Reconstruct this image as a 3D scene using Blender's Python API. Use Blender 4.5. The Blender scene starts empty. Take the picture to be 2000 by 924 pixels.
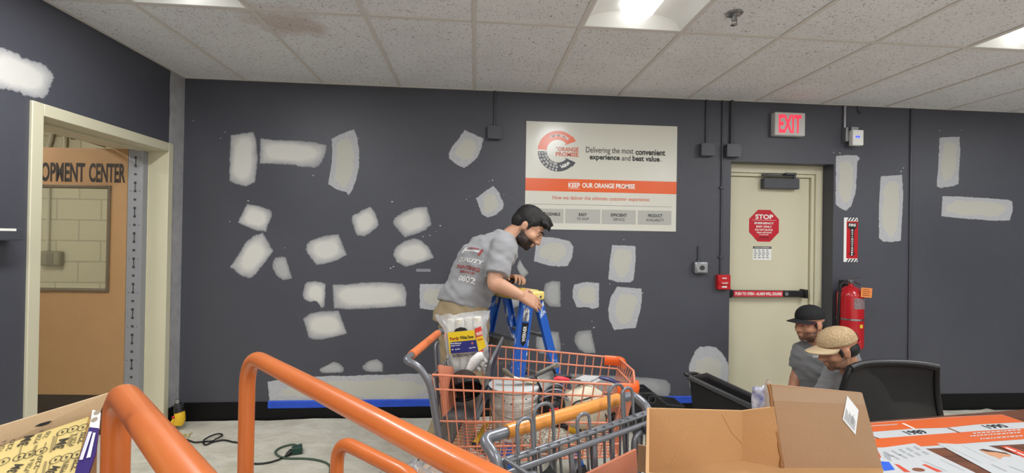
import bpy, math, random
from mathutils import Vector, Matrix, noise as mnoise
V = Vector
PI = math.pi
scene = bpy.context.scene
COL = scene.collection
random.seed(7)

# ------------------------------------------------------------------ camera
FPX, YAW, PITCH, ROLL, CAMH = 900.24, .0793856, .005599, .016043, 1.483
FWD0 = V((math.sin(YAW), math.cos(YAW), 0)); RIGHT0 = V((math.cos(YAW), -math.sin(YAW), 0)); UP0 = V((0, 0, 1))
FWD = FWD0 * math.cos(PITCH) + UP0 * math.sin(PITCH)
UPP = UP0 * math.cos(PITCH) - FWD0 * math.sin(PITCH)
CR = RIGHT0 * math.cos(ROLL) + UPP * math.sin(ROLL)
CU = UPP * math.cos(ROLL) - RIGHT0 * math.sin(ROLL)
CAM = V((0, 0, CAMH))
cd = bpy.data.cameras.new('camera'); co = bpy.data.objects.new('camera', cd); COL.objects.link(co)
cd.sensor_width = 36; cd.lens = FPX / 2000 * 36; cd.clip_start = .05
M4 = Matrix((CR, CU, -FWD)).transposed().to_4x4(); M4.translation = CAM
co.matrix_world = M4
scene.camera = co

# ------------------------------------------------------------------ exposure / world
vs = scene.view_settings
vs.view_transform = 'Standard'; vs.look = 'None'; vs.gamma = 1; vs.use_curve_mapping = False; vs.exposure = 0.0
LAMP = 30.5            # watts of each fluorescent fixture
LENS = 1.5             # how bright its lens looks
w = bpy.data.worlds.new('world'); scene.world = w; w.use_nodes = True
w.node_tree.nodes['Background'].inputs[0].default_value = (.02, .02, .022, 1)
w.node_tree.nodes['Background'].inputs[1].default_value = .3

# ------------------------------------------------------------------ measuring: a pixel of the 2000x924 frame -> a point of the room
def ray(px, py):
    return (FWD + CR * ((px - 1000) / FPX) - CU * ((py - 462) / FPX))
def at_y(px, py, y):
    r = ray(px, py); return CAM + r * (y / r.y)
def at_x(px, py, x):
    r = ray(px, py); return CAM + r * (x / r.x)
def at_z(px, py, z):
    r = ray(px, py); return CAM + r * ((z - CAMH) / r.z)
WALL_Y, LEFT_X, CEIL_Z = 3.845, -2.316, 2.72

# ------------------------------------------------------------------ materials
def s2l(c):
    return c / 12.92 if c <= .04045 else ((c + .055) / 1.055) ** 2.4
def rgb(r, g, b):
    return (s2l(r / 255), s2l(g / 255), s2l(b / 255), 1)
class NT:
    def __init__(s, m):
        s.t = m.node_tree; s.n = s.t.nodes; s.l = s.t.links
    def add(s, typ, **kw):
        n = s.n.new(typ)
        for k, v in kw.items():
            if k in n.inputs: n.inputs[k].default_value = v
            else: setattr(n, k, v)
        return n
    def link(s, a, b): s.l.new(a, b)
MATS = {}
def mat(name, col, rough=.5, metal=0, spec=.5, bump=None, var=None, emit=None, trans=0, coat=0, sheen=0, alpha=1, ior=1.45):
    """bump=(scale, strength[, distance]); var=(scale, amount, second colour)"""
    if name in MATS: return MATS[name]
    m = bpy.data.materials.new(name); m.use_nodes = True
    t = NT(m); b = t.n['Principled BSDF']
    b.inputs['Base Color'].default_value = col
    b.inputs['Roughness'].default_value = rough; b.inputs['Metallic'].default_value = metal
    b.inputs['Specular IOR Level'].default_value = spec
    b.inputs['Transmission Weight'].default_value = trans; b.inputs['Coat Weight'].default_value = coat
    b.inputs['Sheen Weight'].default_value = sheen; b.inputs['Alpha'].default_value = alpha; b.inputs['IOR'].default_value = ior
    tc = t.add('ShaderNodeTexCoord')
    if var:
        nz = t.add('ShaderNodeTexNoise', Scale=var[0], Detail=4.0); t.link(tc.outputs['Object'], nz.inputs['Vector'])
        rp = t.add('ShaderNodeMapRange'); rp.inputs[1].default_value = .5 - .5 * var[1]; rp.inputs[2].default_value = .5 + .5 * var[1]
        t.link(nz.outputs['Fac'], rp.inputs[0])
        mx = t.add('ShaderNodeMix', data_type='RGBA'); t.link(rp.outputs[0], mx.inputs[0])
        mx.inputs[6].default_value = col; mx.inputs[7].default_value = var[2]
        t.link(mx.outputs[2], b.inputs['Base Color'])
    if bump:
        nb = t.add('ShaderNodeTexNoise', Scale=bump[0], Detail=3.0); t.link(tc.outputs['Object'], nb.inputs['Vector'])
        bm = t.add('ShaderNodeBump', Strength=bump[1], Distance=bump[2] if len(bump) > 2 else .01)
        t.link(nb.outputs['Fac'], bm.inputs['Height']); t.link(bm.outputs[0], b.inputs['Normal'])
    if emit:
        b.inputs['Emission Color'].default_value = emit[0]; b.inputs['Emission Strength'].default_value = emit[1]
    MATS[name] = m
    return m
def mixcol(t, fac, c1, c2, blend='MIX'):
    mx = t.add('ShaderNodeMix', data_type='RGBA', blend_type=blend)
    for i, c in ((0, fac), (6, c1), (7, c2)):
        if hasattr(c, 'links'): t.link(c, mx.inputs[i])
        else: mx.inputs[i].default_value = c
    return mx.outputs[2]
def maprange(t, sock, a, b, c=0, d=1):
    r = t.add('ShaderNodeMapRange'); t.link(sock, r.inputs[0])
    for i, v in enumerate((a, b, c, d)): r.inputs[i + 1].default_value = v
    return r.outputs[0]

# ------------------------------------------------------------------ mesh builder
class MB:
    def __init__(s): s.v = []; s.f = []; s.mi = []; s.m = 0; s.attr = {}
    def mat(s, i): s.m = i; return s
    def face(s, ix): s.f.append(tuple(ix)); s.mi.append(s.m)
    def add(s, vs, fs):
        o = len(s.v); s.v += [V(p) for p in vs]
        for f in fs: s.face([o + i for i in f])
        return s
    def quad(s, a, b, c, d): return s.add([a, b, c, d], [(0, 1, 2, 3)])
    def box(s, lo, hi, M=None):
        (x0, y0, z0), (x1, y1, z1) = lo, hi
        p = [V(q) for q in ((x0,y0,z0),(x1,y0,z0),(x1,y1,z0),(x0,y1,z0),(x0,y0,z1),(x1,y0,z1),(x1,y1,z1),(x0,y1,z1))]
        if M: p = [M @ q for q in p]
        return s.add(p, [(0,3,2,1),(4,5,6,7),(0,1,5,4),(1,2,6,5),(2,3,7,6),(3,0,4,7)])
    def bar(s, a, b, wd, th, up=(0,0,1)):
        """rectangular bar from a to b; wd across, th along 'up'"""
        a, b = V(a), V(b); d = (b - a).normalized(); u = V(up)
        sd = d.cross(u).normalized(); u = sd.cross(d).normalized()
        p = []
        for q in (a, b):
            for i, j in ((-1,-1),(1,-1),(1,1),(-1,1)): p.append(q + sd * (wd/2*i) + u * (th/2*j))
        return s.add(p, [(0,3,2,1),(4,5,6,7),(0,1,5,4),(1,2,6,5),(2,3,7,6),(3,0,4,7)])
    def tube(s, path, r, seg=10, closed=False, caps=True, sq=None):
        path = [V(p) for p in path]; n = len(path)
        rs = r if isinstance(r, (list, tuple)) else [r] * n
        tans = []
        for i in range(n):
            if closed: t = path[(i+1) % n] - path[i-1]
            else: t = path[min(i+1, n-1)] - path[max(i-1, 0)]
            tans.append(t.normalized())
        t0 = tans[0]; u = t0.orthogonal().normalized() if abs(t0.z) > .9 else t0.cross(V((0,0,1))).normalized()
        rings = []
        for i in range(n):
            t = tans[i]; u = (u - t * u.dot(t)).normalized(); w_ = t.cross(u)
            o = len(s.v); rings.append(o)
            for k in range(seg):
                a = 2*PI*k/seg
                s.v.append(path[i] + (u*math.cos(a)*(sq[0] if sq else 1) + w_*math.sin(a)*(sq[1] if sq else 1)) * rs[i])
        m = n if closed else n - 1
        for i in range(m):
            a, b = rings[i], rings[(i+1) % n]
            for k in range(seg):
                k2 = (k+1) % seg; s.face((a+k, a+k2, b+k2, b+k))
        if caps and not closed:
            s.face([rings[0]+k for k in reversed(range(seg))]); s.face([rings[-1]+k for k in range(seg)])
        return s
    def cyl(s, a, b, r, seg=16, r2=None):
        return s.tube([a, b], [r, r if r2 is None else r2], seg)
    def lathe(s, prof, c=(0,0,0), seg=24, axis='Z', caps=True, M=None):
        """prof: list of (radius, height)"""
        c = V(c); rings = []
        for r, h in prof:
            o = len(s.v); rings.append(o)
            for k in range(seg):
                a = 2*PI*k/seg; x, y = r*math.cos(a), r*math.sin(a)
                p = V((x, y, h)) if axis == 'Z' else V((x, -h, y)) if axis == 'Y' else V((h, x, y))
                if M: p = M @ p
                s.v.append(c + p)
        for a, b in zip(rings, rings[1:]):
            for k in range(seg):
                k2 = (k+1) % seg; s.face((a+k, a+k2, b+k2, b+k))
        if caps:
            s.face([rings[0]+k for k in reversed(range(seg))]); s.face([rings[-1]+k for k in range(seg)])
        return s
    def ball(s, c, r, seg=16, rings=10, M=None):
        c = V(c); r = V(r) if not isinstance(r, (int, float)) else V((r, r, r))
        o = len(s.v)
        def P(x, y, z):
            p = V((x*r.x, y*r.y, z*r.z))
            return c + (M @ p if M else p)
        s.v.append(P(0, 0, 1))
        for i in range(1, rings):
            th = PI*i/rings
            for k in range(seg):
                a = 2*PI*k/seg; s.v.append(P(math.sin(th)*math.cos(a), math.sin(th)*math.sin(a), math.cos(th)))
        s.v.append(P(0, 0, -1)); e = len(s.v) - 1
        for k in range(seg):
            k2 = (k+1) % seg
            s.face((o, o+1+k, o+1+k2)); b = o+1+(rings-2)*seg; s.face((e, b+k2, b+k))
            for i in range(rings-2):
                a = o+1+i*seg; s.face((a+k, a+seg+k, a+seg+k2, a+k2))
        return s
    def prism(s, poly, ext):
        """poly: list of 3D points in order, ext: vector"""
        poly = [V(p) for p in poly]; n = len(poly); e = V(ext)
        return s.add(poly + [p + e for p in poly], [tuple(reversed(range(n))), tuple(range(n, 2*n))] + [(i, (i+1) % n, n+(i+1) % n, n+i) for i in range(n)])
    def grid(s, fn, nu, nv, closeu=False):
        o = len(s.v)
        for j in range(nv+1):
            for i in range(nu + (0 if closeu else 1)):
                s.v.append(V(fn(i/nu, j/nv)))
        W_ = nu if closeu else nu+1
        for j in range(nv):
            for i in range(nu):
                i2 = (i+1) % W_; a = o+j*W_
                s.face((a+i, a+i2, a+W_+i2, a+W_+i))
        return s
    def xform(s, M, start=0):
        for i in range(start, len(s.v)): s.v[i] = M @ s.v[i]
        return s

LOC = {}
def wloc(o): return LOC.get(o.name, V((0, 0, 0))) if o else V((0, 0, 0))
def tag(o, label=None, cat=None, group=None, kind=None):
    for k, v in (('label', label), ('category', cat), ('group', group), ('kind', kind)):
        if v: o[k] = v
    return o
def thing(name, label, cat, loc, group=None, rot=0):
    o = bpy.data.objects.new(name, None); COL.objects.link(o); o.location = loc; o.rotation_euler = (0, 0, rot)
    o.empty_display_size = .1
    LOC[o.name] = V(loc)
    return tag(o, label, cat, group)
def obj(name, mb, m, parent=None, smooth=None, bevel=None, local=False, subd=0, solid=None, origin=None):
    """a mesh object; vertices given in world space unless local; a child keeps its thing's origin, a top-level one sits at 'origin'"""
    me = bpy.data.meshes.new(name)
    off = (wloc(parent) if parent else V(origin) if origin else V((0,0,0))) if not local else V((0,0,0))
    me.from_pydata([tuple(p - off) for p in mb.v], [], mb.f); me.update()
    ms = m if isinstance(m, (list, tuple)) else [m]
    for x in ms: me.materials.append(x)
    if len(ms) > 1: me.polygons.foreach_set('material_index', mb.mi)
    for k, vals in mb.attr.items():
        a = me.attributes.new(k, 'FLOAT', 'POINT'); a.data.foreach_set('value', vals)
    if smooth is not None:
        me.polygons.foreach_set('use_smooth', [True]*len(me.polygons)); me.set_sharp_from_angle(angle=math.radians(smooth))
    o = bpy.data.objects.new(name, me); COL.objects.link(o)
    if parent: o.parent = parent
    elif not local: o.location = off
    LOC[o.name] = off if not parent else wloc(parent)
    if solid:
        md = o.modifiers.new('solid', 'SOLIDIFY'); md.thickness = solid; md.offset = 0
    if bevel:
        md = o.modifiers.new('bevel', 'BEVEL'); md.width = bevel; md.segments = 2; md.limit_method = 'ANGLE'; md.angle_limit = math.radians(40)
        if smooth is None: me.polygons.foreach_set('use_smooth', [True]*len(me.polygons)); me.set_sharp_from_angle(angle=math.radians(35))
    if subd:
        md = o.modifiers.new('subd', 'SUBSURF'); md.levels = subd; md.render_levels = subd
    return o
def struct(name, mb, m, parent=None, **kw):
    o = obj(name, mb, m, parent, **kw)
    if not parent: o['kind'] = 'structure'
    return o

class Fr:
    """a flat frame in the room: origin, u to the right, v up, n out of the face"""
    def __init__(s, o, u, v): s.o = V(o); s.u = V(u).normalized(); s.v = V(v).normalized(); s.n = s.u.cross(s.v)
    def __call__(s, a, b, c=0): return s.o + s.u*a + s.v*b + s.n*c
    def of(s, p):
        d = V(p) - s.o; return d.dot(s.u), d.dot(s.v)
    def px(s, x, y):
        r = ray(x, y); k = (s.o - CAM).dot(s.n) / r.dot(s.n); return s.of(CAM + r*k)
    def box(s, mb, a0, a1, b0, b1, c0, c1):
        p = [s(a, b, c) for c in (c0, c1) for a, b in ((a0,b0),(a1,b0),(a1,b1),(a0,b1))]
        return mb.add(p, [(0,3,2,1),(4,5,6,7),(0,1,5,4),(1,2,6,5),(2,3,7,6),(3,0,4,7)])
    def rect(s, mb, a0, a1, b0, b1, c): return mb.quad(s(a0,b0,c), s(a1,b0,c), s(a1,b1,c), s(a0,b1,c))
    def poly(s, mb, pts, c): return mb.add([s(a, b, c) for a, b in pts], [tuple(range(len(pts)))])
_tcache = {}
def glyphs(text, bold):
    k = (text, bold)
    if k not in _tcache:
        cu = bpy.data.curves.new('lettering', 'FONT'); cu.body = text; cu.size = 1; cu.resolution_u = 3
        cu.offset = .03 if bold else .004
        o = bpy.data.objects.new('lettering', cu); COL.objects.link(o)
        me = bpy.data.meshes.new_from_object(o.evaluated_get(bpy.context.evaluated_depsgraph_get()))
        vs_ = [v.co.copy() for v in me.vertices]; fs = [tuple(p.vertices) for p in me.polygons]
        bpy.data.objects.remove(o); bpy.data.curves.remove(cu); bpy.data.meshes.remove(me)
        _tcache[k] = (vs_, fs)
    return _tcache[k]
def write(mb, fr, text, a, b, width, height, c=.0012, bold=False, rot=0):
    """letters centred on (a, b), stretched to the given width and height"""
    vs_, fs = glyphs(text, bold)
    x0 = min(p.x for p in vs_); x1 = max(p.x for p in vs_); y0 = min(p.y for p in vs_); y1 = max(p.y for p in vs_)
    if width is None: width = (x1-x0) * height / (y1-y0)
    sx, sy = width/(x1-x0), height/(y1-y0); cr, sr = math.cos(rot), math.sin(rot)
    out = []
    for p in vs_:
        x, y = (p.x - (x0+x1)/2)*sx, (p.y - (y0+y1)/2)*sy
        out.append(fr(a + x*cr - y*sr, b + x*sr + y*cr, c))
    mb.add(out, fs)
def fillet(pts, rad, n=6):
    """round the inner corners of a polyline"""
    pts = [V(p) for p in pts]; out = [pts[0]]
    for i in range(1, len(pts)-1):
        p = pts[i]; a = (pts[i-1]-p); b = (pts[i+1]-p)
        r = min(rad, a.length*.49, b.length*.49); a = p + a.normalized()*r; b = p + b.normalized()*r
        for k in range(n+1):
            t = k/n; out.append(a*(1-t)**2 + p*2*t*(1-t) + b*t*t)
    out.append(pts[-1]); return out
# ------------------------------------------------------------------ room shell
CX0, CX1, CY0 = LEFT_X, 6.4, -4.2
CREAM = rgb(208, 202, 176)
m_wall = bpy.data.materials.new('grey_wall_paint'); m_wall.use_nodes = True
t = NT(m_wall); b = t.n['Principled BSDF']; tc = t.add('ShaderNodeTexCoord')
n1 = t.add('ShaderNodeTexNoise', Scale=260.0, Detail=2.0); t.link(tc.outputs['Object'], n1.inputs['Vector'])
n2 = t.add('ShaderNodeTexNoise', Scale=1.3, Detail=3.0); t.link(tc.outputs['Object'], n2.inputs['Vector'])
WALLC = rgb(68, 69, 77)
c = mixcol(t, maprange(t, n2.outputs['Fac'], .35, .65), WALLC, rgb(74, 75, 83))
c = mixcol(t, maprange(t, n1.outputs['Fac'], .3, .7, 0, .35), c, rgb(91, 92, 100))
t.link(c, b.inputs['Base Color']); b.inputs['Roughness'].default_value = .42; b.inputs['Specular IOR Level'].default_value = .4
bp = t.add('ShaderNodeBump', Strength=.25, Distance=.004); t.link(n1.outputs['Fac'], bp.inputs['Height']); t.link(bp.outputs[0], b.inputs['Normal'])
m_cream = mat('cream_enamel', CREAM, .4, bump=(60, .06))
m_greypaint = mat('grey_painted_steel', rgb(72, 73, 79), .4, bump=(90, .1))
m_black = mat('black_rubber_base', rgb(11, 11, 12), .6, spec=.3)
m_white = mat('white_enamel', rgb(235, 235, 232), .4)
m_dark = mat('black_plastic', rgb(20, 20, 22), .4, bump=(200, .08))
m_steel = mat('brushed_steel', rgb(170, 170, 172), .3, 1)

m_lightwall = mat('pale_wall_paint', rgb(240, 238, 232), .6)
# back wall with the recessed doorway
DX0, DX1, DZ1, RY = 2.209, 3.158, 2.192, 3.972
mb = MB(); y = WALL_Y; T = .25
mb.box((CX0-T, y, 0), (DX0, y+T, CEIL_Z+.1)); mb.box((DX1, y, 0), (CX1, y+T, CEIL_Z+.1)); mb.box((DX0, y, DZ1), (DX1, y+T, CEIL_Z+.1))
mb.box((DX0-.2, y+T, 0), (DX1+.2, y+T+.05, CEIL_Z+.1))
wall_back = struct('wall_back', mb, m_wall)
# left wall with the open doorway
LY0, LY1, LZ1 = 2.64, 3.655, 2.105      # clear opening
LT = .33
mb = MB(); x = LEFT_X
mb.box((x-LT, CY0, 0), (x, LY0, CEIL_Z+.1)); mb.box((x-LT, LY1, 0), (x, WALL_Y, CEIL_Z+.1)); mb.box((x-LT, LY0, LZ1), (x, LY1, CEIL_Z+.1))
wall_left = struct('wall_left', mb, m_wall)
mb = MB(); mb.box((CX1, CY0, 0), (CX1+.2, WALL_Y+.25, CEIL_Z+.1)); struct('wall_right', mb, m_wall)
mb = MB(); mb.box((CX0-LT, CY0-.2, 0), (CX1+.2, CY0, CEIL_Z+.1)); struct('wall_front', mb, m_lightwall)

m_floor = mat('worn_concrete', rgb(214, 210, 200), .4, bump=(25, .1), var=(2.2, .5, rgb(196, 190, 178)))
mb = MB(); mb.box((CX0-2.6, CY0-.2, -.1), (CX1+.2, WALL_Y+1.6, 0)); struct('floor', mb, m_floor)

# suspended ceiling: lay-in tiles, the fixture cells left open
m_tile = bpy.data.materials.new('fissured_ceiling_tile'); m_tile.use_nodes = True
t = NT(m_tile); b = t.n['Principled BSDF']; tc = t.add('ShaderNodeTexCoord')
vo = t.add('ShaderNodeTexNoise', Scale=95.0, Detail=2.5, Distortion=1.2); t.link(tc.outputs['Object'], vo.inputs['Vector'])
vo2 = t.add('ShaderNodeTexNoise', Scale=3.0, Detail=2.0); t.link(tc.outputs['Object'], vo2.inputs['Vector'])
pit = maprange(t, vo.outputs['Fac'], .61, .67)
c = mixcol(t, maprange(t, vo2.outputs['Fac'], .3, .7), rgb(240, 241, 243), rgb(233, 233, 236))
c = mixcol(t, pit, c, rgb(142, 136, 130)); 
# the brown water stain in two tiles
sp = t.add('ShaderNodeVectorMath', operation='DISTANCE'); sp.inputs[1].default_value = (-1.12, 2.78, CEIL_Z); t.link(tc.outputs['Object'], sp.inputs[0])
ns = t.add('ShaderNodeTexNoise', Scale=5.0, Detail=4.0); t.link(tc.outputs['Object'], ns.inputs['Vector'])
ad = t.add('ShaderNodeMath', operation='MULTIPLY_ADD'); t.link(ns.outputs['Fac'], ad.inputs[0]); ad.inputs[1].default_value = .55; t.link(sp.outputs['Value'], ad.inputs[2])
st = maprange(t, ad.outputs[0], .52, .36, 0, .4)
c = mixcol(t, st, c, rgb(172, 128, 100))
t.link(c, b.inputs['Base Color']); b.inputs['Roughness'].default_value = .95; b.inputs['Specular IOR Level'].default_value = .1
bp = t.add('ShaderNodeBump', Strength=.5, Distance=.004); bp.invert = True; t.link(pit, bp.inputs['Height']); t.link(bp.outputs[0], b.inputs['Normal'])
m_tbar = mat('painted_ceiling_bar', rgb(222, 217, 212), .5)
GX0, GW, GL = -2.46341 + .6096, .6096, 1.2192   # first seam right of the corner, tile width, tile length
xs = [CX0] + [GX0 + GW*k for k in range(40) if GX0 + GW*k < CX1] + [CX1]
ys = [CY0] + sorted(WALL_Y - GL*k for k in range(1, 9) if WALL_Y - GL*k > CY0) + [WALL_Y]
fixture_cells = []
mb = MB()
for j in range(len(ys)-1):
    for i in range(len(xs)-1):
        row = len(ys)-2-j                         # 0 = the row that meets the back wall
        if i % 4 == 1 and row % 2 == 1 and xs[i+1]-xs[i] > .6 and ys[j+1]-ys[j] > 1.2:
            fixture_cells.append((xs[i], xs[i+1], ys[j], ys[j+1])); continue
        sag = random.uniform(0, .002)
        mb.box((xs[i], ys[j], CEIL_Z+sag), (xs[i+1], ys[j+1], CEIL_Z+.02))
ceiling = struct('ceiling', mb, m_tile)
mb = MB()
for x in xs[1:-1]: mb.box((x-.012, CY0, CEIL_Z-.005), (x+.012, WALL_Y, CEIL_Z+.001))
for yy in ys[1:-1]:
    for i in range(len(xs)-1): mb.box((xs[i]+.012, yy-.012, CEIL_Z-.0045), (xs[i+1]-.012, yy+.012, CEIL_Z+.001))
mb.box((CX0, WALL_Y-.02, CEIL_Z-.004), (CX1, WALL_Y, CEIL_Z+.001)); mb.box((CX0, CY0, CEIL_Z-.006), (CX0+.02, WALL_Y-.02, CEIL_Z+.001))
obj('ceiling_grid', mb, m_tbar, ceiling)

# recessed fluorescent fixtures in a regular grid over the whole room
m_lens = mat('fluorescent_lens', (1, 1, 1, 1), .5, emit=((1, .985, .955, 1), LENS))
def troffer(cell, label, group=None):
    x0, x1, y0, y1 = cell; cx, cy = (x0+x1)/2, (y0+y1)/2; e = .013
    r = thing('ceiling_light', label, 'ceiling light', (cx, cy, CEIL_Z), group)
    hw, hl, dp = (x1-x0)/2-e, (y1-y0)/2-e, .1
    m = MB()
    m.grid(lambda u, v: (cx + hw*(2*u-1), y0+e + 2*hl*v, CEIL_Z + dp*math.sqrt(max(0, 1-(2*u-1)**2))**.8), 20, 1)
    for yy in (y0+e, y1-e):
        pts = [(cx + hw*(2*k/20-1), yy, CEIL_Z + dp*math.sqrt(max(0, 1-(2*k/20-1)**2))**.8) for k in range(21)]
        m.add(pts, [tuple(range(21))])
    obj('reflector', m, m_white, r, smooth=40)
    f = MB(); f.box((x0+.003, y0+.003, CEIL_Z-.004), (x1-.003, y0+.022, CEIL_Z)); f.box((x0+.003, y1-.022, CEIL_Z-.004), (x1-.003, y1-.003, CEIL_Z))
    f.box((x0+.003, y0+.022, CEIL_Z-.004), (x0+.022, y1-.022, CEIL_Z)); f.box((x1-.022, y0+.022, CEIL_Z-.004), (x1-.003, y1-.022, CEIL_Z))
    obj('trim_frame', f, m_white, r)
    l = MB(); n = 16; R = .1; zc = CEIL_Z + .085; L = hl-.03
    prof = []
    ends = [(-L, .3), (-L+.012, .7), (-L+.035, .93), (-L+.07, 1), (L-.07, 1), (L-.035, .93), (L-.012, .7), (L, .3)]
    rings = []
    for yy, k in ends:
        o = len(l.v); rings.append(o)
        for q in range(n+1):
            a = PI + PI*q/n; l.v.append(V((cx + R*k*math.cos(a), cy+yy, zc + .085*k*math.sin(a))))
    for a, b_ in zip(rings, rings[1:]):
        for q in range(n): l.face((a+q, a+q+1, b_+q+1, b_+q))
    l.face([rings[0]+q for q in range(n+1)]); l.face([rings[-1]+q for q in reversed(range(n+1))])
    obj('lens', l, m_lens, r, smooth=50)
    ld = bpy.data.lights.new('fluorescent_tube', 'AREA'); ld.shape = 'RECTANGLE'; ld.size = .17; ld.size_y = 2*L; ld.energy = LAMP; ld.color = (.97, .99, 1)
    lo = bpy.data.objects.new('fluorescent_tube', ld); COL.objects.link(lo); lo.parent = r; lo.location = (0, 0, -.004)
    return r
LN = {}
for k, cell in enumerate(fixture_cells):
    cx, cy = (cell[0]+cell[1])/2, (cell[2]+cell[3])/2
    if cy > 1:
        lab = ('recessed fluorescent ceiling light beside the brown water stain, near the grey corner' if cx < -1 else
               'recessed fluorescent ceiling light above the poster, beside the sprinkler head' if cx < 1.5 else
               'recessed fluorescent ceiling light in front of the wall beyond the fire exit door' if cx < 4 else
               'recessed fluorescent ceiling light farthest from the open doorway')
        troffer(cell, lab, 'recessed ceiling lights')
    else: troffer(cell, 'recessed fluorescent ceiling light over the part of the room behind the viewer', 'ceiling lights behind the viewer')

# sprinkler head
p = at_z(1434, 26, CEIL_Z)
r = thing('fire_sprinkler', 'small chrome fire sprinkler head on the ceiling tile beside a light', 'sprinkler', p)
mb = MB(); mb.lathe([(.001, 0), (.045, 0), (.045, -.004), (.03, -.012), (.012, -.012)], p, 20); obj('escutcheon', mb, m_steel, r, smooth=40)
mb = MB(); mb.cyl(p+V((0,0,-.012)), p+V((0,0,-.04)), .011, 10); mb.tube([p+V((-.016,0,-.03)), p+V((-.014,0,-.05)), p+V((0,0,-.062))], .003, 6); mb.tube([p+V((.016,0,-.03)), p+V((.014,0,-.05)), p+V((0,0,-.062))], .003, 6)
mb.box(p+V((-.017,-.004,-.034)), p+V((.017,.004,-.028))); obj('frame', mb, m_steel, r, smooth=40)
mb = MB(); mb.lathe([(.001, -.06), (.019, -.061), (.019, -.063), (.001, -.065)], p, 14); obj('deflector', mb, m_steel, r)

# baseboards
mb = MB()
for x0, x1 in ((CX0, DX0), (DX1, CX1)):
    mb.box((x0, WALL_Y-.008, 0), (x1, WALL_Y, .148)); mb.box((x0, WALL_Y-.016, 0), (x1, WALL_Y-.008, .012))
struct('baseboard_back', mb, m_black)
mb = MB(); mb.box((LEFT_X, 3.705, 0), (LEFT_X+.008, WALL_Y-.008, .148)); mb.box((LEFT_X, CY0, 0), (LEFT_X+.008, 2.585, .148)); struct('baseboard_left', mb, m_black)

WB = Fr((0, WALL_Y, 0), (1, 0, 0), (0, 0, 1))     # face of the back wall
WL = Fr((LEFT_X, 0, 0), (0, 1, 0), (0, 0, 1))     # face of the left wall, seen from the room: u runs away from the camera
WL.n = V((1, 0, 0))
# white primed strip at the corner: on the left wall
mb = MB(); zs = [0.148 + (CEIL_Z-.152)*k/40 for k in range(41)]
for a, b_ in zip(zs, zs[1:]):
    e0 = 3.70 + .008*mnoise.noise(V((a*9, 0, 0))) - (.035 if a > 2.12 else 0); e1 = 3.70 + .008*mnoise.noise(V((b_*9, 0, 0))) - (.035 if b_ > 2.12 else 0)
    mb.quad(WL(e0, a, .002), WL(WALL_Y-.001, a, .002), WL(WALL_Y-.001, b_, .002), WL(e1, b_, .002))
m_primer = mat('primer_white', rgb(178, 177, 178), .7, bump=(60, .2), var=(14, .6, rgb(150, 149, 152)))
obj('primer_strip', mb, m_primer, wall_left)
mb = MB(); mb.box((3.878, WALL_Y-.014, .148), (3.902, WALL_Y, CEIL_Z-.004)); struct('trim_1', mb, m_greypaint, bevel=.006)

# ------------------------------------------------------------------ filler patches: thin scraped coats of joint compound on the paint
def patch_mat(name, c_edge, c_core, ring):
    m = bpy.data.materials.new(name); m.use_nodes = True
    t = NT(m); b = t.n['Principled BSDF']; tc = t.add('ShaderNodeTexCoord')
    at = t.add('ShaderNodeAttribute', attribute_name='coat')
    mp = t.add('ShaderNodeMapping'); mp.inputs['Scale'].default_value = (1, 1, 2.4) ; t.link(tc.outputs['Object'], mp.inputs['Vector'])
    nz = t.add('ShaderNodeTexNoise', Scale=110.0, Detail=6.0, Roughness=.75); t.link(mp.outputs[0], nz.inputs['Vector'])
    ng = t.add('ShaderNodeTexNoise', Scale=9.0, Detail=4.0); t.link(tc.outputs['Object'], ng.inputs['Vector'])
    def ma(a, k, bb):
        q = t.add('ShaderNodeMath', operation='MULTIPLY_ADD'); t.link(a, q.inputs[0]); q.inputs[1].default_value = k
        if hasattr(bb, 'links'): t.link(bb, q.inputs[2])
        else: q.inputs[2].default_value = bb
        return q.outputs[0]
    e = ma(nz.outputs['Fac'], .9 if ring else 1.3, ma(at.outputs['Fac'], 2.6 if ring else 2.2, -.25 if ring else -.52))
    cover = maprange(t, e, .10, .26)
    k = ma(ng.outputs['Fac'], .6 if ring else .35, ma(nz.outputs['Fac'], .12 if ring else .75, at.outputs['Fac']))
    core = maprange(t, k, .70 if ring else .60, .735 if ring else 1.0)
    c = mixcol(t, maprange(t, nz.outputs['Fac'], .42, .66), c_edge, tuple(x*.55 for x in c_edge[:3])+(1,))
    c = mixcol(t, core, c, c_core)
    c = mixcol(t, cover, WALLC, c)
    t.link(c, b.inputs['Base Color']); b.inputs['Roughness'].default_value = .7; b.inputs['Specular IOR Level'].default_value = .25
    bp = t.add('ShaderNodeBump', Strength=.45, Distance=.004); t.link(nz.outputs['Fac'], bp.inputs['Height']); t.link(bp.outputs[0], b.inputs['Normal'])
    return m
PM = {'soft': patch_mat('scraped_filler', rgb(166, 166, 170), rgb(210, 208, 202), False),
      'ring': patch_mat('two_coat_filler', rgb(196, 196, 200), rgb(192, 190, 180), True),
      'grey': patch_mat('thin_filler', rgb(150, 150, 152), rgb(172, 172, 172), False)}
PK = [0]
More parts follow.
